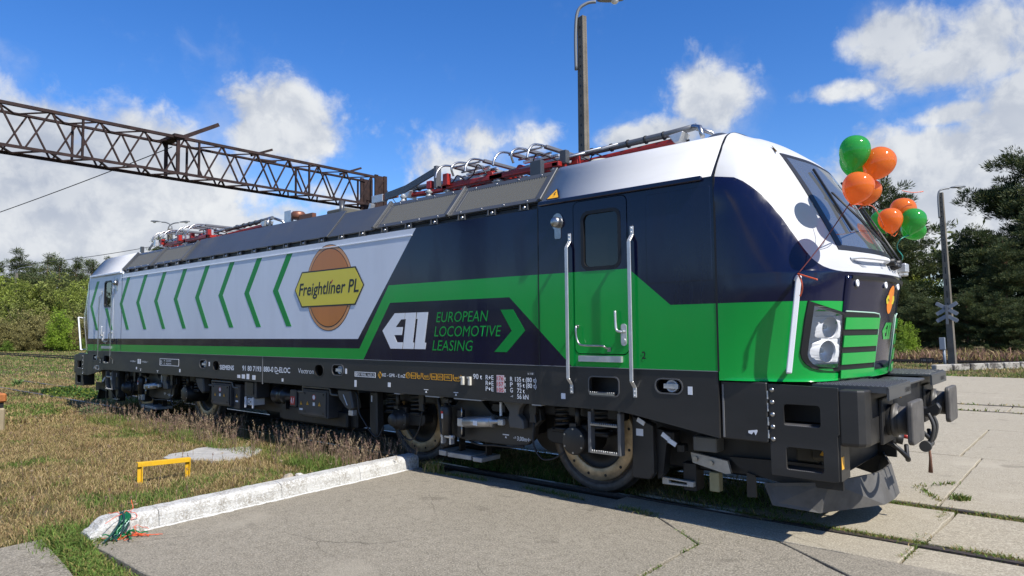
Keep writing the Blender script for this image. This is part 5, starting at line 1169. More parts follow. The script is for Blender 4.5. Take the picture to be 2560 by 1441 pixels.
b = MB(); b.box(-6.05, -5.98, -1.12, -1.05, 3.66, 3.84); b.build('roof_post', M_shroud, loco, bevel=.006)
b = MB(); b.lathe([(.16, 0), (.165, .05), (.12, .09), (0, .10)], (6.20, -.55, 3.775), (0, 0, 1), 20); b.build('horn_cover', mat('horn_pale', (.42, .42, .36), .5), loco)
# ---------------------------------------------------------------- catenary gantry
M_gantry = mat('gantry_rust', (.032, .021, .020), .75, var=.4, vscale=3, dirt=.5, dcol=(.06, .03, .022), dscale=6, bump=.2, bscale=40, spec=.15)
M_conc = mat('pole_concrete', (.15, .133, .108), .9, var=.25, vscale=2, dirt=.5, dcol=(.07, .062, .05), dscale=3, bump=.5, bscale=50)
M_lampg = mat('lamp_grey', (.16, .17, .18), .5, .3); M_lampglass = mat('lamp_glass', (.62, .62, .60), .3)
gan = empty('catenary_gantry', (-9.4, 8.0, 0), 'rusty brown lattice gantry spanning the track above the locomotive', 'gantry'); GO = (9.4, -8.0, 0)
ZT, ZB, XN, XF = 7.37, 6.40, -9.0, -9.8
def gbar(name, a, b_, w=.07, h=.07): m = MB(); m.bar(a, b_, w, h); return m.build(name, M_gantry, gan, loc=GO)
nodes = [7.72]
while nodes[-1] > -16: nodes.append(nodes[-1]-1.10)
for x in (XN, XF):
    for z in (ZT, ZB):
        m = MB(); m.bar((x, 8.05, z), (x, -16.6, z), .09, .012); m.bar((x+(.04 if x > -9.4 else -.04), 8.05, z+(.03 if z > 7 else -.03)), (x+(.04 if x > -9.4 else -.04), -16.6, z+(.03 if z > 7 else -.03)), .012, .08); m.build('chord', M_gantry, gan, loc=GO)
for i, y in enumerate(nodes[:-1]):
    for x, dx in ((XN, .0), (XF, 0)):
        o = .0 if x == XN else .30
        gbar('diagonal', (x, y-o, ZT), (x, y-.50-o, ZB), .045, .04); gbar('diagonal', (x, y-1.06-o, ZT), (x, y-.58-o, ZB), .045, .04)
    gbar('cross_brace', (XN, y, ZT+.01), (XF, y-.55, ZT+.01), .05, .03); gbar('cross_brace', (XF, y-.55, ZT+.01), (XN, y-1.1, ZT+.01), .05, .03)
    gbar('cross_brace', (XN, y-.1, ZB-.02), (XF, y-.6, ZB-.02), .05, .04); gbar('cross_brace', (XF, y-.6, ZB-.02), (XN, y-1.1, ZB-.02), .05, .04)
for y in (-1.45, .95, 1.55, 5.2, 7.75, -5, -9):
    for x in (XN, XF): gbar('upright', (x, y, ZB), (x, y, ZT), .09 if y == .95 else .05, .06)
def stub(p0, p1, w, h): A, B = on(*p0, 0, XN-.2), on(*p1, 0, XN-.2); gbar('stub_beam', A, B, w, h)
stub((440, 350), (545, 313), .14, .11); gbar('stub_seat', (XN+.1, .95, ZT+.06), (XF-.1, .95, ZT+.06), .30, .09); stub((628, 389), (680, 375), .09, .07); stub((850, 436), (902, 421), .09, .07); stub((690, 405), (640, 398), .07, .05)
for x in (XN+.02, XF-.02):
    for y in (7.95, 8.35): gbar('post_leg', (x, y, -.1), (x, y, ZT+.12), .14, .06)
    for k in range(13): z = .3+k*.55; gbar('post_lacing', (x, 7.95, z), (x, 8.35, z+.5), .05, .02)
for k in range(6): z = .4+k*1.2; gbar('post_tie', (XN, 8.15, z), (XF, 8.15, z+.3), .05, .03)
gbar('end_plate', (XN, 8.15, ZB-.1), (XN, 8.15, ZT+.1), .30, .02); gbar('end_plate', (XF, 8.15, ZB-.1), (XF, 8.15, ZT+.1), .30, .02)
for x in (XN, XF):
    gbar('post_leg', (x, -16.2, -.1), (x, -16.2, ZT), .16, .06); gbar('post_leg', (x, -16.6, -.1), (x, -16.6, ZT), .16, .06)
gbar('stay_rope', (XN-.2, 8.35, ZB+.9), (XN+.3, 11.2, ZB-2.4), .02, .02); gbar('stay_rope', (XF+.2, 8.35, ZB+.5), (XF+.4, 10.5, ZB-2.6), .02, .02)
M_wire = mat('wire_dark', (.03, .03, .032), .5)
def wire(name, pts, label, r=.012):
    b = MB(); b.tube(pts, r, 5); return tag(b.build(name, M_wire), label, 'wire')
a0, a1 = Vector((-9.4, .95, 7.20)), at(-120, 572, 24)
wire('overhead_wire', [a0+(a1-a0)*t-Vector((0, 0, .5*4*t*(1-t)*.12)) for t in np.linspace(0, 1, 12)], 'thin dark wire running down from the gantry to the left edge', .014)
b0, b1 = at(-60, 671, 46), at(445, 604, 46)
wire('overhead_wire', [b0+(b1-b0)*t-Vector((0, 0, .25*4*t*(1-t))) for t in np.linspace(0, 1, 16)], 'thin dark wire stretched above the wood behind the locomotive rear', .02)

# ---------------------------------------------------------------- lamp posts
def conc_pole(root, x, y, h, w0, w1, rot, holes=True):
    c, s = math.cos(rot), math.sin(rot)
    def ring(z, w):
        P = [(-w*.5, -w*.32), (w*.5, -w*.32), (w*.5, -w*.12), (w*.42, 0), (w*.5, w*.12), (w*.5, w*.32), (-w*.5, w*.32), (-w*.5, w*.12), (-w*.42, 0), (-w*.5, -w*.12)]
        return [(p*c-q*s, p*s+q*c, z) for p, q in P]
    b = MB(); v = ring(-.1, w0)+ring(h, w1); n = 10
    b.add(v, [(i, (i+1) % n, (i+1) % n+n, i+n) for i in range(n)]); b.add(v[:n], [tuple(range(n))]); b.add(v[n:], [tuple(range(n))])
    pole = b.build('pole', M_conc, root, bevel=.008)
    if holes:
        k = 0; z = h-.25
        while z > h*.30:
            w = w0+(w1-w0)*z/h; L = .03 if z > h*.62 else .16
            for sgn in (-1, 1):
                m = MB(); yy = sgn*(w*.32+.0015)
                m.prism([(px*c-yy*s, 0) for px in ()] or rr(-.022, .022, z-L, z+L, .02, 3), 1, yy-.001, yy+.001)
                q = m.build('pole_hole', M_black, pole); q.rotation_euler.z = rot
            z -= .22 if L < .1 else .55
    return pole
def lamp_head(root, base, d, arm, up, size=1.0, name='lamp_head'):
    d = Vector(d).normalized(); base = Vector(base)
    p = [base-Vector((0, 0, 1.1)), base-Vector((0, 0, .3)), base+Vector((0, 0, up*.5))+d*arm*.12, base+d*arm*.55+Vector((0, 0, up*.92)), base+d*arm+Vector((0, 0, up))]
    b = MB(); b.tube(spline(p, 6), .035*size, 8); b.build('lamp_arm', M_lampg, root)
    e = p[-1]; side = d.cross(Vector((0, 0, 1)))
    b = MB(); prof = [(0, .0), (.10, .06), (.25, .09), (.45, .10), (.60, .07), (.66, .0)]
    v = []; n = 12
    for t, r in prof:
        for j in range(n):
            a = math.pi*2*j/n; v.append(e+d*(t*size)+side*(r*1.15*size*math.cos(a))+Vector((0, 0, 1))*((r*.75 if math.sin(a) > 0 else r*.25)*size*math.sin(a)+.02+.06*t))
    b.add(v, [(i*n+j, i*n+(j+1) % n, (i+1)*n+(j+1) % n, (i+1)*n+j) for i in range(len(prof)-1) for j in range(n)], 0, True); b.build(name, M_lampg, root)
    b = MB(); b.lathe([(.09*size, 0), (.085*size, -.04*size), (.05*size, -.075*size), (0, -.085*size)], e+d*(.42*size)+Vector((0, 0, .035)), (0, 0, 1), 14, cap=False); b.build('lamp_glass', M_lampglass, root)
def lamp_post(name, loc, h, label, w0, w1, rot, heads, holes=True):
    r = empty(name, loc, label, 'lamp post'); conc_pole(r, 0, 0, h, w0, w1, rot, holes)
    for d, arm, up, size in heads:
        off = Vector(d).normalized()*-(w1*.5+.05); lamp_head(r, (off.x, off.y, h-.1), d, arm, up, size)
    return r
pc = at(1462, 380, 15.0)
camr = Vector((_r.x, _r.y, 0)).normalized()
lamp_post('street_lamp', (pc.x-.02, pc.y, 0), 8.74, 'tall concrete lamp post rising behind the middle of the locomotive', .30, .19, -.28, [(camr, .46, .44, 1.0)])
rp = on(2382, 915, 2, 0)
rl = lamp_post('street_lamp', (rp.x, rp.y, 0), 8.05, 'leaning concrete lamp post with crossing signs in front of the right pines', .31, .19, -.22, [(camr, .55, .30, 1.2)])
rl.rotation_euler = (R(-.6), R(-1.1), 0)
b = MB(); b.box(-.42, -.20, -.35, -.12, .75, 1.30); jb = b.build('junction_box', mat('box_blue_grey', (.20, .23, .27), .5), rl, bevel=.01); b = MB(); b.cyl((-.27, -.22, -.1), (-.27, -.22, .78), .055, n=10); b.build('cable_pipe', MATS['box_blue_grey'], rl)
dl = at(425, 590, 46); p2 = Vector((-camr.x, -camr.y, 0))
lamp_post('street_lamp', (dl.x, dl.y, 0), at(425, 572, 46).z, 'twin armed lamp post showing above the rear roof of the locomotive', .34, .24, math.atan2(camr.y, camr.x), [(camr, .75, .50, 1.15), (-camr, .75, .55, 1.15)], False)
ll = at(41, 700, 93)
lamp_post('street_lamp', (ll.x, ll.y, 0), at(41, 684, 93).z, 'pale lamp post half hidden in the wood at the far left', .34, .30, math.atan2(camr.y, camr.x), [(camr, 1.3, .9, 1.6)], False)
# crossing signs fixed to the leaning lamp post
M_signb = mat('sign_back_grey', (.20, .22, .25), .6)
cs = empty('crossing_sign', (rp.x-.10, rp.y-.20, 0), 'grey crossed boards on the leaning lamp post by the pines', 'sign')
ang = -.04
def board(z, a, L=.50, side=0):
    b = MB(); b.prism(rr(-L, L, -.085, .085, .05) if side == 0 else rr(.03, L, -.085, .085, .05), 1, -.012, .012); o = b.build('cross_board', M_signb, cs, bevel=.004); o.rotation_mode = 'XYZ'; o.location = (0, 0, z)
    o.matrix_basis = Matrix.Translation((0, -.03*z*0, z)) @ Matrix.Rotation(ang, 4, 'Z') @ Matrix.Rotation(a, 4, 'Y')
board(2.62, R(-32)); b_ = board(2.62, R(32)); board(2.30, R(32), side=1); board(2.30, R(180-32), side=1)
b = MB(); b.box(-.05, .05, -.04, .0, 1.9, 2.8); o = b.build('sign_mount', M_lampg, cs)
# ---------------------------------------------------------------- far kerb and small board
b = MB(); kb = empty('far_kerb', (0, 0, 0), 'weathered black and white kerb beyond the yard near the pines', 'kerb')
fa, fb = on(2333, 925, 2, 0), on(2700, 912, 2, 0)
M_fk = mat('kerb_blotched', (.4, .38, .33), .9, bump=.5, fn=lambda N, L, b, c, noise, ramp, mixc, V, tc: mixc(ramp(noise(1.2, 6, .8), .46, .54), (.08, .07, .06), (.34, .32, .28)))
for i in range(9):
    p, q = fa+(fb-fa)*(i/9+.004), fa+(fb-fa)*((i+1)/9-.004); m = MB(); m.bar(p+Vector((0, 0, .06)), q+Vector((0, 0, .06)), .26, .30); m.build('kerb_stone', M_fk, kb, bevel=.03)
sb = on(2319, 932, 2, 0); sgn = empty('name_board', (sb.x, sb.y, 0), 'small black board on a stake in the grass beside the far rails', 'sign')
dd = (sb-CAM).length; bz = on(2319, 901, 1, sb.y).z
b = MB(); b.box(-.25, .25, -.02, .0, bz-.09, bz+.09); o = b.build('board', M_print, sgn); o.rotation_euler.z = ang
b = MB(); b.cyl((0, .02, -.1), (0, .02, bz), .018, n=8); b.build('stake', M_rust, sgn)
o = text('board_lettering', '130 127', mat('letter_grey', (.2, .2, .22), .5), sgn, (-.19, -.021, bz-.035), (1, 0, 0), .075, .38); o.rotation_euler.z = ang

# ---------------------------------------------------------------- foreground oddments
M_yb = mat('barrier_yellow', (.62, .36, .012), .5, var=.12, vscale=9, dirt=.35, dcol=(.25, .13, .02), dscale=7)
yb = empty('low_barrier', (1.385, -3.56, -.07), 'low yellow angle-iron bar on two short legs in the grass', 'barrier')
b = MB(); b.add([], []); v = MB(); v.bar((0, -.345, .285), (0, .315, .255), .065, .012, up=(0, 0, 1)); v.build('top_flange', M_yb, yb, bevel=.002)
v = MB(); v.bar((.029, -.345, .262), (.029, .315, .232), .012, .055, up=(0, 0, 1)); v.build('side_flange', M_yb, yb, bevel=.002)
for y, z, dx in ((-.315, .27, .01), (.285, .245, -.02)):
    v = MB(); v.bar((dx, y, -.08), (0, y, z), .05, .012, up=(1, 0, 0)); v.bar((dx+.02, y+.02, -.08), (.02, y+.02, z), .012, .045, up=(1, 0, 0)); v.build('leg', M_yb, yb, bevel=.002)
# pale lump of old concrete in the grass
pp = [(408, 1143), (430, 1134), (468, 1129), (490, 1121), (520, 1117), (545, 1121), (562, 1122), (600, 1117), (640, 1116), (656, 1123), (648, 1134), (620, 1142), (600, 1147), (560, 1150), (530, 1151), (470, 1148), (430, 1149)]
P = [(on(x, y, 2, -.03).x, on(x, y, 2, -.03).y) for x, y in pp]; b = MB(); b.prism(rough_edges(P, .012, .1), 2, -.2, -.03)
tag(b.build('concrete_patch', mat('patch_concrete', (.36, .35, .33), .9, var=.15, vscale=6, dirt=.5, dcol=(.2, .19, .17), dscale=8, bump=.6, bscale=50), bevel=.01), kind='structure')
def stone(name, loc, r, label, m):
    bm = bmesh.new(); bmesh.ops.create_icosphere(bm, subdivisions=3, radius=1)
    sd = random.random()*50
    for v_ in bm.verts:
        from mathutils import noise as mn
        k = 1+.45*mn.noise(v_.co*1.2+Vector((sd, 0, 0)))+.15*mn.noise(v_.co*3+Vector((sd, 3, 0))); v_.co = Vector((v_.co.x*r[0], v_.co.y*r[1], v_.co.z*r[2]))*k
    me = bpy.data.meshes.new(name); bm.to_mesh(me); bm.free(); me.materials.append(m)
    for p in me.polygons: p.use_smooth = True
    return tag(link(name, me, None, 0, loc), label, 'stone')
st = on(728, 1203, 2, 0); stone('stone', (st.x-.1, st.y+.02, -.02), (.09, .085, .09), 'pale brown broken stone in the grass behind the white kerb', mat('stone_tan', (.34, .29, .22), .9, var=.2, vscale=9, bump=.5))
st = on(748, 1183, 2, -.03); stone('stone', (st.x, st.y, -.05), (.06, .05, .02), 'small flat white pebble in the grass behind the kerb', mat('stone_white', (.5, .49, .46), .9))
# box with rusty lid at the left edge
rb = empty('rusty_cabinet', (-6.1, -4.02, -.07), 'beige metal cabinet with an orange rusty lid at the left edge', 'cabinet')
b = MB(); b.box(-.25, .25, -.42, .40, 0, .47); b.build('cabinet_body', mat('cabinet_beige', (.27, .22, .14), .6, var=.15, vscale=3, dirt=.5, dcol=(.12, .09, .05)), rb, bevel=.03)
b = MB(); b.box(-.22, .22, -.39, .37, .47, .58); b.build('cabinet_gap', M_black, rb)
b = MB(); b.box(-.27, .27, -.44, .41, .58, .76); b.build('cabinet_lid', mat('rust_orange', (.33, .11, .025), .75, var=.3, vscale=6, bump=.3), rb, bevel=.03)

# ---------------------------------------------------------------- balloons
def balloonmat(name, col):
    m = bpy.data.materials.new(name); m.use_nodes = True; N, L = m.node_tree.nodes, m.node_tree.links; b = N['Principled BSDF']
    b.inputs['Base Color'].default_value = (*col, 1); b.inputs['Roughness'].default_value = .12; b.inputs['Coat Weight'].default_value = .6; b.inputs['Coat Roughness'].default_value = .08
    out = N['Material Output']; t = N.new('ShaderNodeBsdfTranslucent'); t.inputs['Color'].default_value = (*[min(1, c*1.5+.02) for c in col], 1); mx = N.new('ShaderNodeMixShader'); mx.inputs[0].default_value = .5
    tp = N.new('ShaderNodeBsdfTransparent'); tp.inputs['Color'].default_value = (*[min(1, c*1.2+.12) for c in col], 1); mx2 = N.new('ShaderNodeMixShader'); mx2.inputs[0].default_value = .16
    L.new(b.outputs[0], mx.inputs[1]); L.new(t.outputs[0], mx.inputs[2]); L.new(mx.outputs[0], mx2.inputs[1]); L.new(tp.outputs[0], mx2.inputs[2]); L.new(mx2.outputs[0], out.inputs['Surface']); return m
M_bo, M_bg = balloonmat('balloon_orange', (.80, .24, .045)), balloonmat('balloon_green', (.06, .40, .085))
M_ribo = mat('ribbon_orange', (.65, .10, .03), .35); M_ribg = mat('ribbon_green', (.01, .12, .05), .25, .2); M_ribd = mat('ribbon_dark_red', (.16, .035, .03), .5)
def balloon(px, py, dep, rpx, asp, tilt, m, label, grp):
    c = at(px, py, dep); r = rpx*dep/FPX
    prof = [(0, 1.0), (.25, .975), (.48, .90), (.70, .76), (.87, .55), (.97, .28), (1.0, 0), (.965, -.28), (.87, -.55), (.70, -.82), (.47, -1.08), (.25, -1.26), (.10, -1.36), (.05, -1.40)]
    prof = [(p.x, p.y) for p in spline([Vector((a, b_, 0)) for a, b_ in prof], 3)]
    ax = (_u*math.cos(tilt)+_r*math.sin(tilt)).normalized()
    e = empty('balloon', c, label, 'balloon', grp)
    b = MB(); b.lathe([(max(a, 0)*r, h*r*asp) for a, h in prof], (0, 0, 0), ax, 32, cap=False); b.build('balloon_skin', m, e)
    k = ax*(-1.40*r*asp); b = MB(); b.lathe([(.05*r, 0), (.06*r, -.05*r), (.12*r, -.12*r), (.10*r, -.13*r)], k, ax, 12); b.build('knot', m, e)
    return c+k
G1, G2 = 'balloons tied to the near corner of the cab', 'balloons tied to the far corner of the cab'
D1 = 5.74
k1 = balloon(2137, 378, D1+.12, 36, 1.08, .12, M_bg, 'upper green balloon of the bunch in front of the windscreen', G1)
k2 = balloon(2138, 400, D1+.34, 36, 1.05, -.1, M_bg, 'green balloon half hidden below the upper one of the near bunch', G1)
k3 = balloon(2199, 406, D1+.10, 37, 1.02, .55, M_bo, 'highest orange balloon at the right of the near bunch', G1)
k4 = balloon(2146, 466, D1-.10, 37, .95, .35, M_bo, 'front orange balloon at the bottom of the near bunch', G1)
k5 = balloon(2172, 478, D1+.20, 29, 1.05, .45, M_bo, 'orange balloon peeking out behind the front one of the near bunch', G1)
D2 = 7.15
j1 = balloon(2258, 524, D2+.2, 30, .95, .1, M_bo, 'topmost orange balloon of the far bunch', G2); j2 = balloon(2226, 548, D2, 28, .98, -.1, M_bo, 'front orange balloon of the far bunch', G2)
j3 = balloon(2206, 551, D2+.3, 27, .95, -.3, M_bg, 'green balloon at the left of the far bunch', G2); j4 = balloon(2284, 550, D2+.05, 29, .98, .3, M_bg, 'green balloon at the right of the far bunch', G2)
j5 = balloon(2284, 572, D2+.25, 31, .72, .9, M_bg, 'lowest green balloon of the far bunch', G2)
def ribbon(name, pts, m, label, w=.006):
    b = MB(); b.tube(spline(pts, 6), w, 5); return tag(b.build(name, m), label, 'ribbon')
kn = (k1+k3+k4)/3; kn = at(2122, 513, D1); tie = Vector((8.767, -1.52, 2.285))
for kk in (k1, k2, k3, k5): pass
mid = (kn+tie)/2+Vector((0, 0, -.02)); ribbon('balloon_ribbon', [k4, kn, mid, tie], M_ribd, 'dark red twisted ribbon from the near balloons down to the white handrail', .005)
for kk, lb in ((k1, 'thin string of the upper green near balloon'), (k3, 'thin string of the highest orange near balloon'), (k5, 'thin string of the half hidden orange near balloon')): ribbon('balloon_string', [kk, (kk+kn)/2+Vector((.01, .02, -.03)), kn], M_ribd, lb, .003)
ribbon('balloon_ribbon', [tie, tie+Vector((.06, -.03, -.02)), tie+Vector((.17, -.05, -.06))], M_ribo, 'short orange ribbon end sticking out from the white handrail top', .007)
ribbon('balloon_ribbon', [tie, tie+Vector((.035, -.03, -.06)), tie+Vector((.04, -.03, -.13)), tie+Vector((.02, -.03, -.19))], M_ribo, 'orange ribbon tail hanging down beside the white handrail top', .008)
ribbon('balloon_ribbon', [kn, at(2160, 512, D1+.2), at(2190, 525, D1+.7), j3], M_ribo, 'orange ribbon stretched between the two bunches of balloons', .005)
kt = at(2256, 650, D2+.15)
ribbon('balloon_ribbon', [j4, at(2250, 600, D2), at(2243, 620, D2+.1), at(2256, 640, D2+.1), kt], mat('ribbon_teal', (.02, .22, .17), .3), 'teal ribbon hanging from the far bunch of balloons', .006)
ribbon('balloon_ribbon', [at(2255, 477, D2), at(2268, 480, D2), at(2285, 482, D2), at(2308, 479, D2), at(2300, 481, D2)], M_ribo, 'loose orange ribbon end floating right of the balloons', .004)
ribbon('balloon_string', [j2, at(2238, 590, D2), j1], M_ribo, 'thin string joining the orange balloons of the far bunch', .003)

# tangle of cut ribbon on the kerb end
tg = empty('ribbon_tangle', (3.85, -4.95, 0), 'tangled green and orange ribbon scraps lying against the kerb end', 'ribbon scraps')
def curl(c, n, rad, z0, m, name, w, up=.12):
    for i in range(n):
        a = random.uniform(0, 6.28); P = [Vector((c[0]+random.uniform(-.015, .015), c[1]+random.uniform(-.015, .015), z0))]; d = Vector((math.cos(a), math.sin(a), random.uniform(-.1, .5)))
        for k in range(7):
            d = (d+Vector((random.gauss(0, .5), random.gauss(0, .5), random.gauss(-.12, .3)))).normalized(); q = P[-1]+d*rad*random.uniform(.1, .22); q.z = max(q.z, .012); P.append(q)
        b = MB(); b.tube(spline(P, 4), w, 4); b.build(name, m, tg)
for i in range(16):
    t = i/16; y = -.03+.10*t; b = MB()
    b.tube(spline([(-.08+random.gauss(0, .012), .02+y*.5, .20), (.0+random.gauss(0, .01), y+.0, .16), (.04+random.gauss(0, .02), y-.05+random.gauss(0, .02), .07), (.08+random.gauss(0, .03), y-.12+random.gauss(0, .03), .012)], 5), .0075, 5); b.build('green_ribbon', M_ribg if i % 3 else mat('ribbon_dark_teal', (.02, .06, .06), .2, .3), tg)
curl((.06, .0), 8, .20, .03, mat('ribbon_emerald', (.0, .14, .04), .3), 'green_ribbon', .006)
curl((.10, .10), 12, .22, .015, M_ribo, 'orange_ribbon', .003); curl((-.06, .03), 6, .20, .19, M_ribo, 'orange_ribbon', .003); curl((.12, -.10), 4, .25, .015, M_ribo, 'orange_ribbon', .003)
# ---------------------------------------------------------------- vegetation
def vcmat(name, rough=.75, trans=.35):
    m = bpy.data.materials.new(name); m.use_nodes = True; N, L = m.node_tree.nodes, m.node_tree.links; N.clear()
    out = N.new('ShaderNodeOutputMaterial'); a = N.new('ShaderNodeAttribute'); a.attribute_name = 'Col'
    d = N.new('ShaderNodeBsdfPrincipled'); d.inputs['Roughness'].default_value = rough; d.inputs['Specular IOR Level'].default_value = .25; t = N.new('ShaderNodeBsdfTranslucent'); mx = N.new('ShaderNodeMixShader'); mx.inputs[0].default_value = trans
    L.new(a.outputs['Color'], d.inputs['Base Color']); L.new(a.outputs['Color'], t.inputs['Color']); L.new(d.outputs[0], mx.inputs[1]); L.new(t.outputs[0], mx.inputs[2]); L.new(mx.outputs[0], out.inputs['Surface']); return m
M_blade = vcmat('grass_blade', .7, .3); M_leaf = vcmat('leaf', .6, .4); M_needle = vcmat('needle', .65, .2)
M_bark = mat('bark', (.085, .062, .045), .9, var=.4, vscale=6, bump=.8, bscale=30); M_barkr = mat('pine_bark', (.16, .085, .05), .9, var=.4, vscale=5, bump=.8, bscale=25)
def trimesh(name, V, T, Ccol, m):
    V = np.ascontiguousarray(V, np.float32); T = np.ascontiguousarray(T, np.int32); me = bpy.data.meshes.new(name)
    me.vertices.add(len(V)); me.vertices.foreach_set('co', V.ravel()); me.loops.add(T.size); me.loops.foreach_set('vertex_index', T.ravel())
    me.polygons.add(len(T)); me.polygons.foreach_set('loop_start', np.arange(0, T.size, 3, dtype=np.int32)); me.update(calc_edges=True)
    at_ = me.attributes.new('Col', 'FLOAT_COLOR', 'POINT'); C4 = np.ones((len(V), 4), np.float32); C4[:, :3] = Ccol; at_.data.foreach_set('color', C4.ravel()); me.materials.append(m); return me
def blade_mesh(name, P, H, Wd, lean, C, m=None, bend=.6):
    n = len(P); a = RNG.uniform(0, 2*np.pi, n); side = np.stack([np.cos(a), np.sin(a), np.zeros(n)], 1); la = RNG.uniform(0, 2*np.pi, n); ld = np.stack([np.cos(la), np.sin(la), np.zeros(n)], 1)*lean[:, None]
    up = np.array([0, 0, 1.]); mid = P+(ld*.35+up*.6)*H[:, None]; tip = P+(ld*1.0+up*(1-bend*np.minimum(lean, 1)*.5)[:, None])*H[:, None]
    w = side*(Wd/2)[:, None]; V = np.stack([P-w, P+w, mid-w*.7, mid+w*.7, tip], 1).reshape(-1, 3)
    b = np.arange(n)[:, None]*5; T = np.concatenate([b+np.array([[0, 1, 3]]), b+np.array([[0, 3, 2]]), b+np.array([[2, 3, 4]])], 0)
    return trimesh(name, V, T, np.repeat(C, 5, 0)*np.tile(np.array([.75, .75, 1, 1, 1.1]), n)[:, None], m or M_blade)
def vnoise(x, y, s, seed=0):
    # smooth value noise on a grid
    r = np.random.default_rng(seed); g = r.random((64, 64)); u = (x/s) % 64; v = (y/s) % 64; i = u.astype(int); j = v.astype(int); fu = u-i; fv = v-j; fu = fu*fu*(3-2*fu); fv = fv*fv*(3-2*fv)
    return (g[i % 64, j % 64]*(1-fu)+g[(i+1) % 64, j % 64]*fu)*(1-fv)+(g[i % 64, (j+1) % 64]*(1-fu)+g[(i+1) % 64, (j+1) % 64]*fu)*fv
cam_np = np.array(CAM); F_, R_, U_ = np.array(_f), np.array(_r), np.array(_u)
def inframe(P, marg=160):
    d = P-cam_np; z = d@F_; px = 1280+FPX*(d@R_)/np.maximum(z, .1); py = 720.5-FPX*(d@U_)/np.maximum(z, .1); return (z > .3) & (px > -marg) & (px < 2560+marg) & (py < 1441+marg)
STRAW, OLIVE, GREEN, BROWN, RED = np.array([.42, .315, .155]), np.array([.23, .205, .065]), np.array([.12, .185, .035]), np.array([.25, .16, .075]), np.array([.26, .15, .11])
def stuff(name, me, label=None): o = link(name, me); o['kind'] = 'stuff'; return o
# turf left of the kerb: density falls with distance, blades grow wider so that cover stays even
def turf(n, x0, x1, y0, y1, z, hs, ws, near=True, greenish=.0, seed=1, maxd=60, straw=.42):
    x = RNG.uniform(x0, x1, n); y = RNG.uniform(y0, y1, n); P = np.stack([x, y, np.full(n, z)], 1); k = inframe(P); x, y, P = x[k], y[k], P[k]; n = len(x)
    kk = (vnoise(x, y, .5, seed+7)*.55+vnoise(x, y, .17, seed+8)*.45) > RNG.uniform(.12, .48, n); x, y, P = x[kk], y[kk], P[kk]; n = len(x)
    g = vnoise(x, y, 1.1, seed)*.6+vnoise(x, y, .35, seed+1)*.4+greenish; u = RNG.random(n)
    C = np.where((u < straw)[:, None], STRAW, np.where((u < straw+.30*(1.2-g))[:, None], BROWN, OLIVE)); C = np.where(((g > .52) & (RNG.random(n) < (g-.35)*2.0))[:, None], GREEN, C)
    C = C*RNG.uniform(.7, 1.3, (n, 1)); H = RNG.uniform(*hs, n)*(.6+.8*vnoise(x, y, .6, seed+2)); Wd = RNG.uniform(*ws, n); return P, H, Wd, RNG.uniform(.25, 1.3, n), C
def keep(A, mask): return tuple(a[mask] for a in A)
def kxn(y): return 3.565+(y+1.14)*(-.058)
A = turf(190000, -6.5, 3.5, -7.6, -1.55, -.075, (.025, .10), (.004, .010), greenish=-.05, straw=.46); pn = A[0]
poly = np.array(P_patch := [(on(x, y, 2, -.03).x, on(x, y, 2, -.03).y) for x, y in pp])
def inpoly(x, y, Q):
    c = np.zeros(len(x), bool); j = len(Q)-1
    for i in range(len(Q)):
        c ^= ((Q[i][1] > y) != (Q[j][1] > y)) & (x < (Q[j][0]-Q[i][0])*(y-Q[i][1])/(Q[j][1]-Q[i][1]+1e-12)+Q[i][0]); j = i
    return c
ok = (pn[:, 0] < kxn(pn[:, 1])-.24) & ~(inpoly(pn[:, 0], pn[:, 1], P_patch)) & ~((pn[:, 0] > 3.25) & (pn[:, 1] < -5.35))
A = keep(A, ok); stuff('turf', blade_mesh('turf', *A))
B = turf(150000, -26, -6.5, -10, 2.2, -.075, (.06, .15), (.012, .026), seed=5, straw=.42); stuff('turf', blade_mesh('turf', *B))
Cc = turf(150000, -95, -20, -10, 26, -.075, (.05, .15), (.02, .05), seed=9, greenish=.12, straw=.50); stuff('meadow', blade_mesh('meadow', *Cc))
Dd = turf(40000, -14, 34, 22.3, 32.3, -.075, (.05, .16), (.015, .04), seed=13, greenish=.12, straw=.4); stuff('meadow', blade_mesh('meadow', *Dd))
Ee = turf(34000, -20, 40, 35.0, 41, -.05, (.25, .7), (.03, .07), seed=17, straw=.30, greenish=-.2); Ee = (*Ee[:4], np.where((RNG.random(len(Ee[0])) < .55)[:, None], RED*RNG.uniform(.6, 1.1, (len(Ee[0]), 1)), Ee[4])); stuff('meadow', blade_mesh('meadow', *Ee))
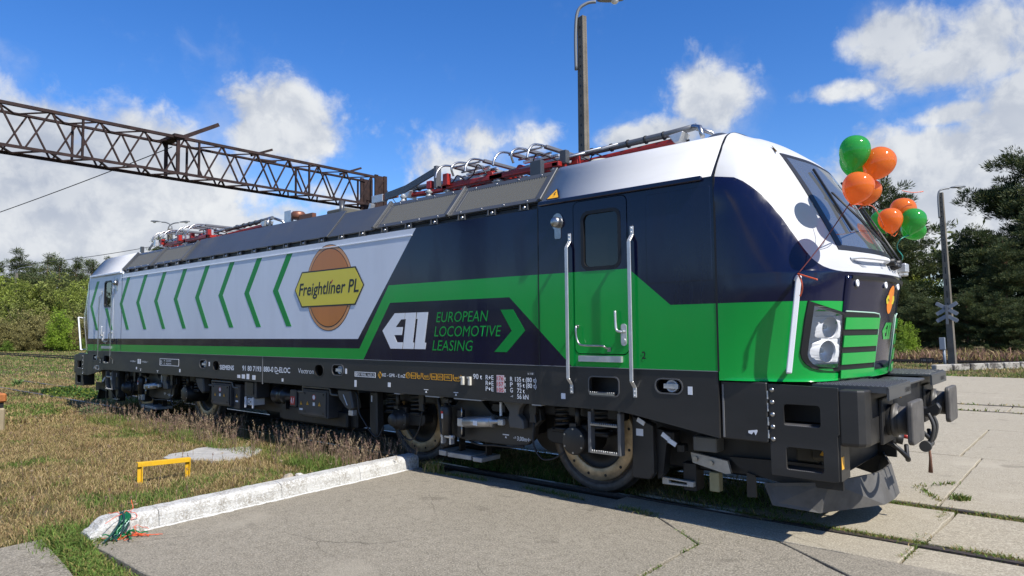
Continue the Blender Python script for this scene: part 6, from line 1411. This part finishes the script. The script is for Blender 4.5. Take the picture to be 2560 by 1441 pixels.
# greener growth by the kerb end, along the joints and the rails
def clump(n, xs, ys, z, hs, ws, cols, lean=(.3, 1.2)):
    x = RNG.normal(xs[0], xs[1], n); y = RNG.normal(ys[0], ys[1], n); P = np.stack([x, y, np.full(n, z)], 1); C = np.array(cols)[RNG.integers(0, len(cols), n)]*RNG.uniform(.7, 1.25, (n, 1)); return P, RNG.uniform(*hs, n), RNG.uniform(*ws, n), RNG.uniform(*lean, n), C
def cat(L): return tuple(np.concatenate(a, 0) for a in zip(*L))
def along(pts, n, spread, z, hs, ws, cols, patch=.55, seed=3):
    pts = np.array(pts, float); seg = np.linalg.norm(np.diff(pts, axis=0), axis=1); s = np.concatenate([[0], np.cumsum(seg)]); t = RNG.uniform(0, s[-1], n); x = np.interp(t, s, pts[:, 0]); y = np.interp(t, s, pts[:, 1]); k = vnoise(t, t*0+seed, .35, seed) > patch
    x, y = x[k]+RNG.normal(0, spread, k.sum()), y[k]+RNG.normal(0, spread, k.sum()); m = len(x); P = np.stack([x, y, np.full(m, z)], 1); C = np.array(cols)[RNG.integers(0, len(cols), m)]*RNG.uniform(.7, 1.25, (m, 1))
    return P, RNG.uniform(*hs, m), RNG.uniform(*ws, m), RNG.uniform(.3, 1.4, m), C
GR = [GREEN, GREEN*1.2, np.array([.10, .17, .03]), OLIVE]
moss = [along([(3.55, -5.36), (4.0, -5.36), (4.6, -5.40), (5.4, -5.43), (9, -5.4)], 16000, .075, -.04, (.02, .07), (.008, .016), GR, .05), clump(2500, (3.62, .16), (-5.26, .10), -.03, (.03, .10), (.008, .016), GR), clump(700, (3.35, .2), (-5.22, .15), -.05, (.08, .2), (.006, .010), GR)]
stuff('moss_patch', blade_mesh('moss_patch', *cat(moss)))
J = []
J.append(along([JA, JB, JC, JX], 900, .018, -.03, (.02, .06), (.006, .012), GR, .45, 4)); J.append(along([JB, (8.1, -1.72), JD], 250, .015, -.03, (.015, .04), (.006, .01), GR, .6, 5))
J.append(along([(4.0, -1.25), (5.4, -1.18), JA], 2600, .035, -.03, (.03, .10), (.005, .010), GR+[STRAW], .40, 6)); J.append(along([JA, (8.32, -1.39), (9.4, -1.38), (14, -1.38), (20, -1.38)], 1600, .02, -.03, (.015, .05), (.005, .010), GR+[STRAW], .5, 7))
for y in (-.69, .70): J.append(along([(7.8, y), (30, y)], 26000, .045, -.035, (.02, .075), (.006, .014), GR+[OLIVE, BROWN], .13, int(8+y*10)))
for y in (-.80, .80): J.append(along([(7.5, y), (30, y)], 3500, .018, -.045, (.015, .05), (.006, .013), GR+[OLIVE], .5, 21))
J.append(along([(9.40, -1.36), (9.42, .66)], 900, .03, -.03, (.02, .06), (.006, .014), GR+[STRAW], .35, 11)); J.append(along([(9.42, .8), (9.0, 1.6), (9.3, 2.1)], 160, .03, -.0, (.02, .06), (.008, .016), GR+[OLIVE], .45, 12))
for y in (10.30, 10.46, 11.72, 11.9): J.append(along([(-6, y), (30, y)], 2200, .05, -.04, (.04, .13), (.02, .04), GR+[STRAW], .45, int(y*10)))
J.append(along([(-8, 22.3), (30, 22.3)], 4000, .12, -.04, (.06, .16), (.03, .06), GR+[STRAW], .25, 31)); J.append(clump(160, (9.45, .05), (1.25, .05), 0, (.03, .08), (.01, .016), GR))
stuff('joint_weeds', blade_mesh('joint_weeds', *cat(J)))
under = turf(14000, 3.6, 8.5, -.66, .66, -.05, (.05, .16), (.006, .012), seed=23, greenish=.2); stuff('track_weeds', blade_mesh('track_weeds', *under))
tf = empty('grass_tuft', (3.95, -1.22, -.05), 'bright green grass tuft at the trackside end of the white kerb', 'grass tuft')
o = link('blade', blade_mesh('blade', *clump(260, (0, .06), (0, .05), 0, (.10, .27), (.006, .011), [GREEN*1.25, OLIVE*1.2, STRAW], (.2, 1.0))), tf); o['kind'] = 'stuff'
# tall seeding grass along the near side of the locomotive
def seedgrass(name, n, x0, x1, y0, y1, hs, seed):
    x = RNG.uniform(x0, x1, n); y = RNG.uniform(y0, y1, n); k = vnoise(x, y*2, .33, seed) > RNG.uniform(.30, .80, n); x, y = x[k], y[k]; n = len(x); P = np.stack([x, y, np.full(n, -.08)], 1); H = RNG.uniform(*hs, n); la = RNG.uniform(0, 6.28, n); lean = RNG.uniform(.05, .4, n); ld = np.stack([np.cos(la)*lean, np.sin(la)*lean, np.ones(n)], 1)
    V, T, C = [], [], []; tip = P+ld*H[:, None]; mid = P+ld*np.array([.4, .4, .55])*H[:, None]; w = np.stack([np.full(n, .0022), np.full(n, .0022), np.zeros(n)], 1)
    V.append(np.stack([P-w, P+w, mid+w, mid-w, tip], 1).reshape(-1, 3)); b = np.arange(n)[:, None]*5; T.append(np.concatenate([b+[[0, 1, 2]], b+[[0, 2, 3]], b+[[3, 2, 4]]], 0)); stem = np.array([.22, .155, .10])*RNG.uniform(.7, 1.2, (n, 1)); C.append(np.repeat(stem, 5, 0)); o = n*5
    m = 11; t = np.tile(np.linspace(0, 1, m), n); base = np.repeat(tip-(tip-mid)*.40, m, 0)+np.repeat((tip-mid)*.45, m, 0)*t[:, None]; d = RNG.normal(0, 1, (n*m, 3)); d[:, 2] = np.abs(d[:, 2])+.8; d /= np.linalg.norm(d, axis=1)[:, None]; L = RNG.uniform(.018, .042, n*m)*(1.15-t*.6)
    s = np.cross(d, RNG.normal(0, 1, (n*m, 3))); s /= np.linalg.norm(s, axis=1)[:, None]+1e-6; e = base+d*L[:, None]; V.append(np.stack([base, (base+e)/2+s*.0045, e, (base+e)/2-s*.0045], 1).reshape(-1, 3)); b = o+np.arange(n*m)[:, None]*4; T.append(np.concatenate([b+[[0, 1, 2]], b+[[0, 2, 3]]], 0))
    hc = np.repeat(np.where((RNG.random(n) < .5)[:, None], np.array([.24, .155, .12]), np.array([.38, .29, .18]))*RNG.uniform(.7, 1.25, (n, 1)), m, 0); C.append(np.repeat(hc, 4, 0))
    stuff(name, trimesh(name, np.concatenate(V), np.concatenate(T), np.concatenate(C), M_blade))
seedgrass('seeding_grass', 2000, -3.2, 3.3, -2.0, -1.15, (.10, .48), 41); seedgrass('seeding_grass', 800, -7.5, -2.5, -2.0, -1.2, (.15, .40), 43); seedgrass('seeding_grass', 420, -6, 3.3, -6.5, -2.0, (.10, .28), 45); seedgrass('seeding_grass', 260, 2.0, 3.6, -1.6, -1.0, (.2, .45), 44)
U2 = turf(26000, -7, 3.5, -2.1, -.85, -.075, (.06, .20), (.005, .009), seed=51, greenish=.1, straw=.3); stuff('turf', blade_mesh('turf', *U2))
# loose stones of the old ballast on the left
nb = 2600; bx = RNG.uniform(-20, 3.4, nb); by = np.where(RNG.random(nb) < .7, RNG.uniform(-1.7, 1.6, nb), RNG.uniform(-2.6, 2.2, nb)); sz = RNG.uniform(.012, .035, nb)
oct_ = np.array([[1, 0, 0], [-1, 0, 0], [0, 1, 0], [0, -1, 0], [0, 0, 1], [0, 0, -1.]]); ft = np.array([[0, 2, 4], [2, 1, 4], [1, 3, 4], [3, 0, 4], [2, 0, 5], [1, 2, 5], [3, 1, 5], [0, 3, 5]])
Vb = (oct_[None]*RNG.uniform(.6, 1.2, (nb, 6, 1))*sz[:, None, None]+np.stack([bx, by, np.full(nb, -.068)], 1)[:, None]).reshape(-1, 3); Tb = (ft[None]+np.arange(nb)[:, None, None]*6).reshape(-1, 3)
stuff('ballast', trimesh('ballast', Vb, Tb, np.repeat(np.array([.16, .145, .125])*RNG.uniform(.5, 1.5, (nb, 1)), 6, 0), M_blade))

# leaves: a diamond leaf at each point
def leaf_mesh(name, P, D, L, Wd, C, m, droop=0.):
    n = len(P); D = D/(np.linalg.norm(D, axis=1)[:, None]+1e-9); s = np.cross(D, RNG.normal(0, 1, (n, 3))); s /= np.linalg.norm(s, axis=1)[:, None]+1e-9; e = P+D*L[:, None]; c = P+D*(L*.5)[:, None]
    V = np.stack([P, c+s*(Wd/2)[:, None], e, c-s*(Wd/2)[:, None]], 1).reshape(-1, 3); b = np.arange(n)[:, None]*4; return trimesh(name, V, np.concatenate([b+[[0, 1, 2]], b+[[0, 2, 3]]], 0), np.repeat(C, 4, 0), m)
# leafy creeping weeds by the rear end
def weed_patch(name, loc, rx, ry, n, h, cols):
    a = RNG.uniform(0, 6.28, n); r = np.sqrt(RNG.random(n)); x = r*np.cos(a)*rx; y = r*np.sin(a)*ry; z = RNG.uniform(.0, 1, n)*h*(1-.6*r); P = np.stack([x, y, z], 1); D = RNG.normal(0, 1, (n, 3)); D[:, 2] = np.abs(D[:, 2])*.6
    C = np.array(cols)[RNG.integers(0, len(cols), n)]*RNG.uniform(.6, 1.3, (n, 1)); o = stuff(name, leaf_mesh(name, P, D, RNG.uniform(.05, .11, n), RNG.uniform(.035, .07, n), C, M_leaf)); o.location = loc
wp = on(180, 992, 2, -.07); weed_patch('leafy_weeds', (wp.x, wp.y, -.07), 2.2, .55, 2600, .34, [np.array([.16, .20, .03]), np.array([.09, .16, .03]), np.array([.05, .11, .025])])
wp = on(235, 1040, 2, -.07); weed_patch('leafy_weeds', (wp.x, wp.y, -.07), .5, .25, 300, .30, [np.array([.12, .19, .08])])
for px, py, s, lab in ((45, 968, .45, 'spiky light green weed beside the left rail'), (228, 1040, .30, 'pale green weed standing in the shade by the rear wheels')):
    wp = on(px, py, 2, -.07); e = empty('weed', (wp.x, wp.y, -.07), lab, 'plant'); o = link('leaf', blade_mesh('leaf', *clump(60, (0, .05), (0, .05), 0, (.6*s, 1.0*s), (.03, .05), [np.array([.14, .22, .07])], (.4, 1.3))), e); o['kind'] = 'stuff'

# ---- trees: a few grown once, then set out with their parts
def limb(b, p, q, r0, r1, k=5, wob=.08, n=6):
    p, q = Vector(p), Vector(q); L = (q-p).length; P = [p+(q-p)*(i/k)+Vector((random.gauss(0, wob*L*.2), random.gauss(0, wob*L*.2), 0))*(0 < i < k) for i in range(k+1)]; b.tube(P, r0, n, radii=[r0+(r1-r0)*i/k for i in range(k+1)])
def pine(H, base, width, seed, dense=1.0, spire=False, hue=1.0):
    random.seed(seed); r = np.random.default_rng(seed); b = MB(); limb(b, (0, 0, -.2), (random.gauss(0, .15), random.gauss(0, .15), H*.97), .018*H, .02, 8, .02, 8); cl = []
    z = base*H
    while z < H*.985:
        t = (z-base*H)/(H-base*H); Lm = width*H*((1-t)**.75 if spire else (.42+1.35*t)*(1-t**1.9)*1.15)*.5+.15; nb_ = random.randint(3, 5); a0_ = random.uniform(0, 6.28)
        for i in range(nb_):
            a = a0_+6.28*i/nb_+random.gauss(0, .35); L = Lm*random.uniform(.40, 1.25); z0 = z+random.gauss(0, .03*H); rise = random.uniform(-.05, .30)+(.35*t); tip = Vector((math.cos(a)*L, math.sin(a)*L, z0+L*rise)); limb(b, (0, 0, z0), tip, .012*H*(1-t)*.35+.012, .008, 3, .1, 4); m = max(2, int(L/.30))
            for k in range(m):
                f = .18+.82*(k+.6)/m; sp_ = .22*L*f
                for _ in range(1+int(f*L*.9)):
                    cpos = Vector((0, 0, z0))+(tip-Vector((0, 0, z0)))*f+Vector((random.gauss(0, sp_), random.gauss(0, sp_), random.gauss(0, .10)+.05)); cl.append((*cpos, (.26+.26*random.random())*(.6+.03*H)))
        z += (H*.046 if not spire else H*.040)*random.uniform(.6, 1.3)
    cl = np.array(cl); per = int(46*dense); n = len(cl)*per; c = np.repeat(cl, per, 0); d = r.normal(0, 1, (n, 3)); d /= np.linalg.norm(d, axis=1)[:, None]; rad = r.random(n)**.5
    P = c[:, :3]+d*(c[:, 3]*rad)[:, None]*np.array([1.2, 1.2, .6]); out = P*np.array([1, 1, 0]); D = d*.8+out/(np.linalg.norm(out, axis=1)[:, None]+.3)*.5+np.array([0, 0, .65]); cv = np.repeat(r.uniform(.65, 1.3, (len(cl), 1)), per, 0)*r.uniform(.75, 1.25, (n, 1))
    base_c = np.array([.046, .066, .025])*(1+.75*(hue-1))*np.array([1+.1*(hue-1), 1, 1]); C = np.where((r.random(n) < .12)[:, None], np.array([.14, .145, .042]), base_c)*cv; q = .6+.03*H
    return b, leaf_mesh('crown', P, D, r.uniform(.18, .38, n)*q, r.uniform(.040, .072, n)*q, C, M_needle)
def broadleaf(H, base, width, seed, col, leafs=(.10, .18), dense=1.0, sparse=False):
    random.seed(seed); r = np.random.default_rng(seed); b = MB(); limb(b, (0, 0, -.2), (0, 0, H*.6), .016*H+.02, .03, 5, .05, 7); cl = []
    nl = int((30 if not sparse else 16)*dense)
    for i in range(nl):
        a = random.uniform(0, 6.28); t = random.random(); zc = H*(base+(1-base)*t**.85); R_m = width*H*.5*math.sin(min(1., .18+.95*(1-t)**.8+.0)*1.5)*random.uniform(.55, 1.08); q = Vector((math.cos(a)*R_m, math.sin(a)*R_m, zc)); limb(b, (0, 0, max(.1, zc*.55)), q, .012*H*.5, .01, 4, .12, 4)
        for k in range(7): cl.append((*(q*(1-.11*k)+Vector((random.gauss(0, .07*H), random.gauss(0, .07*H), random.gauss(0, .06*H)+.05*k))), H*.045*random.uniform(.6, 1.5)+.10))
    cl = np.array(cl); cl[:, 2] = np.maximum(cl[:, 2], .12); per = int(42*dense) if not sparse else 26; n = len(cl)*per; c = np.repeat(cl, per, 0); d = r.normal(0, 1, (n, 3)); d /= np.linalg.norm(d, axis=1)[:, None]; P = c[:, :3]+d*(c[:, 3]*r.random(n)**.4)[:, None]; D = d+np.array([0, 0, .2])+r.normal(0, .5, (n, 3)); cv = np.repeat(r.uniform(.65, 1.3, (len(cl), 1)), per, 0)*r.uniform(.75, 1.25, (n, 1))
    return b, leaf_mesh('crown', P, D, r.uniform(*leafs, n), r.uniform(leafs[0]*.6, leafs[1]*.6, n), np.array(col)*cv, M_leaf)
KIND = {}
def kind(k, gen, bark):
    tb, cm = gen; KIND[k] = (tb, cm, bark)
kind('pine_a', pine(14, .10, .47, 101, 1.8), M_barkr); kind('pine_b', pine(12, .08, .48, 102, 1.4, hue=1.1), M_barkr); kind('pine_c', pine(9, .05, .58, 103, 1.2, hue=1.3), M_barkr); kind('spruce', pine(12, .06, .42, 104, 1.1, True, .9), M_bark); kind('young_pine', pine(3.2, .03, .75, 105, .9, True, 1.9), M_barkr)
kind('pine_d', pine(11, .05, .52, 106, .9, True, 1.7), M_barkr); kind('pine_e', pine(10, .05, .6, 107, .8, False, 1.8), M_barkr)
kind('leafy_a', broadleaf(8, .06, .9, 111, (.225, .27, .05), (.18, .32), 1.3), M_bark); kind('leafy_b', broadleaf(7, .04, 1.0, 112, (.19, .215, .055), (.16, .30), 1.3), M_bark); kind('leafy_c', broadleaf(5, .02, 1.2, 113, (.25, .225, .085), (.13, .24), 1.2), M_bark); kind('bright', broadleaf(5, .05, .80, 114, (.22, .32, .035), (.12, .24), 1.0), M_bark); kind('bare', broadleaf(9, .25, .6, 115, (.16, .15, .09), (.07, .12), .8, True), M_bark); kind('shrub', broadleaf(2.6, .02, 1.2, 116, (.16, .24, .04), (.10, .18)), M_bark)
random.seed(77)
TM = {}
def tree(k, x, y, s, label, group, rot=None, name=None, z=-.1):
    tb, cm, bark = KIND[k]; nm = name or ('pine_tree' if 'pine' in k else 'spruce_tree' if k == 'spruce' else 'bush' if k in ('shrub',) else 'leafy_tree')
    e = empty(nm, (x, y, z), label, 'bush' if nm == 'bush' else 'tree', group)
    if k not in TM:
        t = tb.build('trunk', bark, e, fix=False); TM[k] = t.data
    else: link('trunk', TM[k], e)
    link('crown', cm, e); e.scale = (s*random.uniform(.92, 1.1), s*random.uniform(.92, 1.1), s); e.rotation_euler.z = random.uniform(0, 6.28) if rot is None else rot; return e
def tpx(px, depth): p = at(px, 850, depth); return p.x, p.y
def top_s(k, px, py, depth, h): return (at(px, py, depth).z+.1)/h
HT = {'pine_d': 11, 'pine_e': 10, 'pine_a': 14, 'pine_b': 12, 'pine_c': 9, 'spruce': 12, 'young_pine': 3.2, 'leafy_a': 8.6, 'leafy_b': 7.5, 'leafy_c': 5.5, 'bright': 5.4, 'bare': 9.4, 'shrub': 2.9}
def T(k, px, py, depth, label, group=None, **kw): x, y = tpx(px, depth); return tree(k, x, y, top_s(k, px, py, depth, HT[k]), label, group, **kw)
GL, GRt = 'trees of the wood behind the locomotive rear', 'trees of the wood beyond the far rails'
# left wood
T('spruce', 36, 628, 98, 'pointed dark spruce standing highest at the far left', GL); T('pine_e', 66, 655, 100, 'dark pine crown right of the tall pointed spruce', GL); T('pine_d', 118, 640, 100, 'dark round pine crown in the middle of the left wood', GL); T('pine_e', 140, 648, 96, 'dark pine crown close right of the round middle one', GL)
T('pine_d', 188, 650, 98, 'dark pine top just left of the locomotive rear cab', GL); T('pine_e', 222, 652, 102, 'dark pine top touching the rear cab roof', GL); T('pine_d', -8, 660, 100, 'dark pine crown cut by the left picture edge', GL); T('spruce', 392, 600, 105, 'spruce top peeping over the rear roof beside the twin lamps', GL); T('pine_b', 270, 655, 108, 'pine hidden behind the rear cab roof', GL)
for i, (k, px, py, d) in enumerate((('leafy_a', 20, 682, 90), ('leafy_a', 62, 700, 88), ('leafy_b', 100, 690, 89), ('leafy_b', 145, 690, 90), ('leafy_a', 180, 712, 87), ('leafy_a', 215, 690, 92), ('leafy_b', -25, 700, 90), ('leafy_b', 40, 745, 84), ('leafy_c', 85, 770, 82), ('leafy_b', 200, 745, 84), ('leafy_c', 5, 790, 80), ('leafy_c', 60, 815, 79), ('leafy_c', 120, 800, 80), ('leafy_c', 230, 780, 82), ('leafy_c', 175, 810, 80), ('leafy_b', 250, 730, 90), ('leafy_a', 300, 720, 95))):
    T(k, px, py, d, 'olive green leafy tree in the dense wood at the left', GL)
T('bright', 148, 772, 77, 'bright yellow-green young tree in front of the left wood', GL); T('shrub', 20, 850, 78, 'low green bush at the foot of the left wood, near the picture edge', None); T('shrub', 210, 845, 78, 'low green bush beside the white corner rail of the rear cab', None)
# right wood
T('pine_a', 2592, 372, 49, 'tallest dark pine at the right edge of the picture', GRt, rot=1.0); T('pine_a', 2470, 565, 46, 'broad dark pine just right of the leaning lamp post', GRt); T('pine_b', 2215, 455, 50, 'dark pine rising behind the balloons', GRt); T('pine_b', 2275, 585, 52, 'pine right of the far balloons', GRt); T('pine_a', 2420, 590, 54, 'dark pine behind the leaning lamp post', GRt); T('pine_a', 2630, 520, 44, 'dark pine filling the right picture edge below the tallest one', GRt)
T('pine_b', 2520, 610, 43, 'dark lower pine between the broad pine and the right edge', GRt); T('pine_b', 2160, 560, 54, 'pine hidden behind the cab windscreen', GRt); T('pine_a', 2720, 420, 48, 'tall pine beyond the right picture edge', GRt); T('pine_b', 2740, 480, 50, 'second pine beyond the right picture edge', GRt)
T('bare', 2345, 590, 56, 'thin pale tree barely in leaf left of the leaning lamp post', GRt); T('leafy_a', 2330, 690, 50, 'light green leafy tree low behind the leaning lamp post', GRt)
T('pine_c', 2300, 740, 45, 'short light pine left of the leaning lamp post', GRt); T('pine_c', 2345, 745, 44, 'short light pine touching the leaning lamp post', GRt); T('pine_c', 2420, 730, 43, 'short olive pine right of the crossing signs', GRt); T('pine_c', 2250, 700, 47, 'short pine beside the cab corner', GRt); T('pine_c', 2490, 740, 42, 'short dark pine below the broad pine', GRt); T('pine_c', 2550, 760, 41, 'short dark pine at the lower right edge', GRt)
T('bright', 2262, 800, 41, 'bright green leafy bush right of the cab front', GRt, name='bush'); T('shrub', 2240, 850, 40, 'low bright bush at the foot of the wood by the cab front', GRt)
for px, py, lab in ((2425, 868, 'tiny yellow-green pine sapling nearest the leaning lamp post'), (2466, 866, 'tallest tiny pine sapling under the dark pines'), (2488, 878, 'tiny pine sapling right of the tallest sapling')): T('young_pine', px, py, 40.5, lab, 'pine saplings')
# distant wood that closes the horizon all round the yard
def belt(pts, n, hmax, seed):
    pts = np.array(pts, float); seg = np.linalg.norm(np.diff(pts, axis=0), axis=1); s_ = np.concatenate([[0], np.cumsum(seg)]); t = RNG.uniform(0, s_[-1], n); x = np.interp(t, s_, pts[:, 0])+RNG.normal(0, 2.2, n); y = np.interp(t, s_, pts[:, 1])+RNG.normal(0, 2.2, n)
    top = hmax*(.55+.25*vnoise(t, t*0+1, 5.5, seed)+.35*vnoise(t, t*0+2, 1.9, seed+1)); z = top*RNG.random(n)**.75; g = vnoise(t, z, 2.4, seed+2)
    C = np.where((g > .5)[:, None], np.array([.065, .085, .03]), np.array([.12, .135, .04]))*RNG.uniform(.6, 1.3, (n, 1)); D = RNG.normal(0, 1, (n, 3))+np.array([0, 0, .6]); return leaf_mesh('distant_wood', np.stack([x, y, z-.1], 1), D, RNG.uniform(.4, .9, n), RNG.uniform(.18, .4, n), C, M_leaf)
stuff('distant_wood', belt([(-150, -40), (-135, 20), (-110, 70), (-45, 82), (-8, 74), (40, 66), (90, 50), (120, 0), (110, -60), (0, -105), (-100, -90), (-150, -40)], 150000, 11, 61))
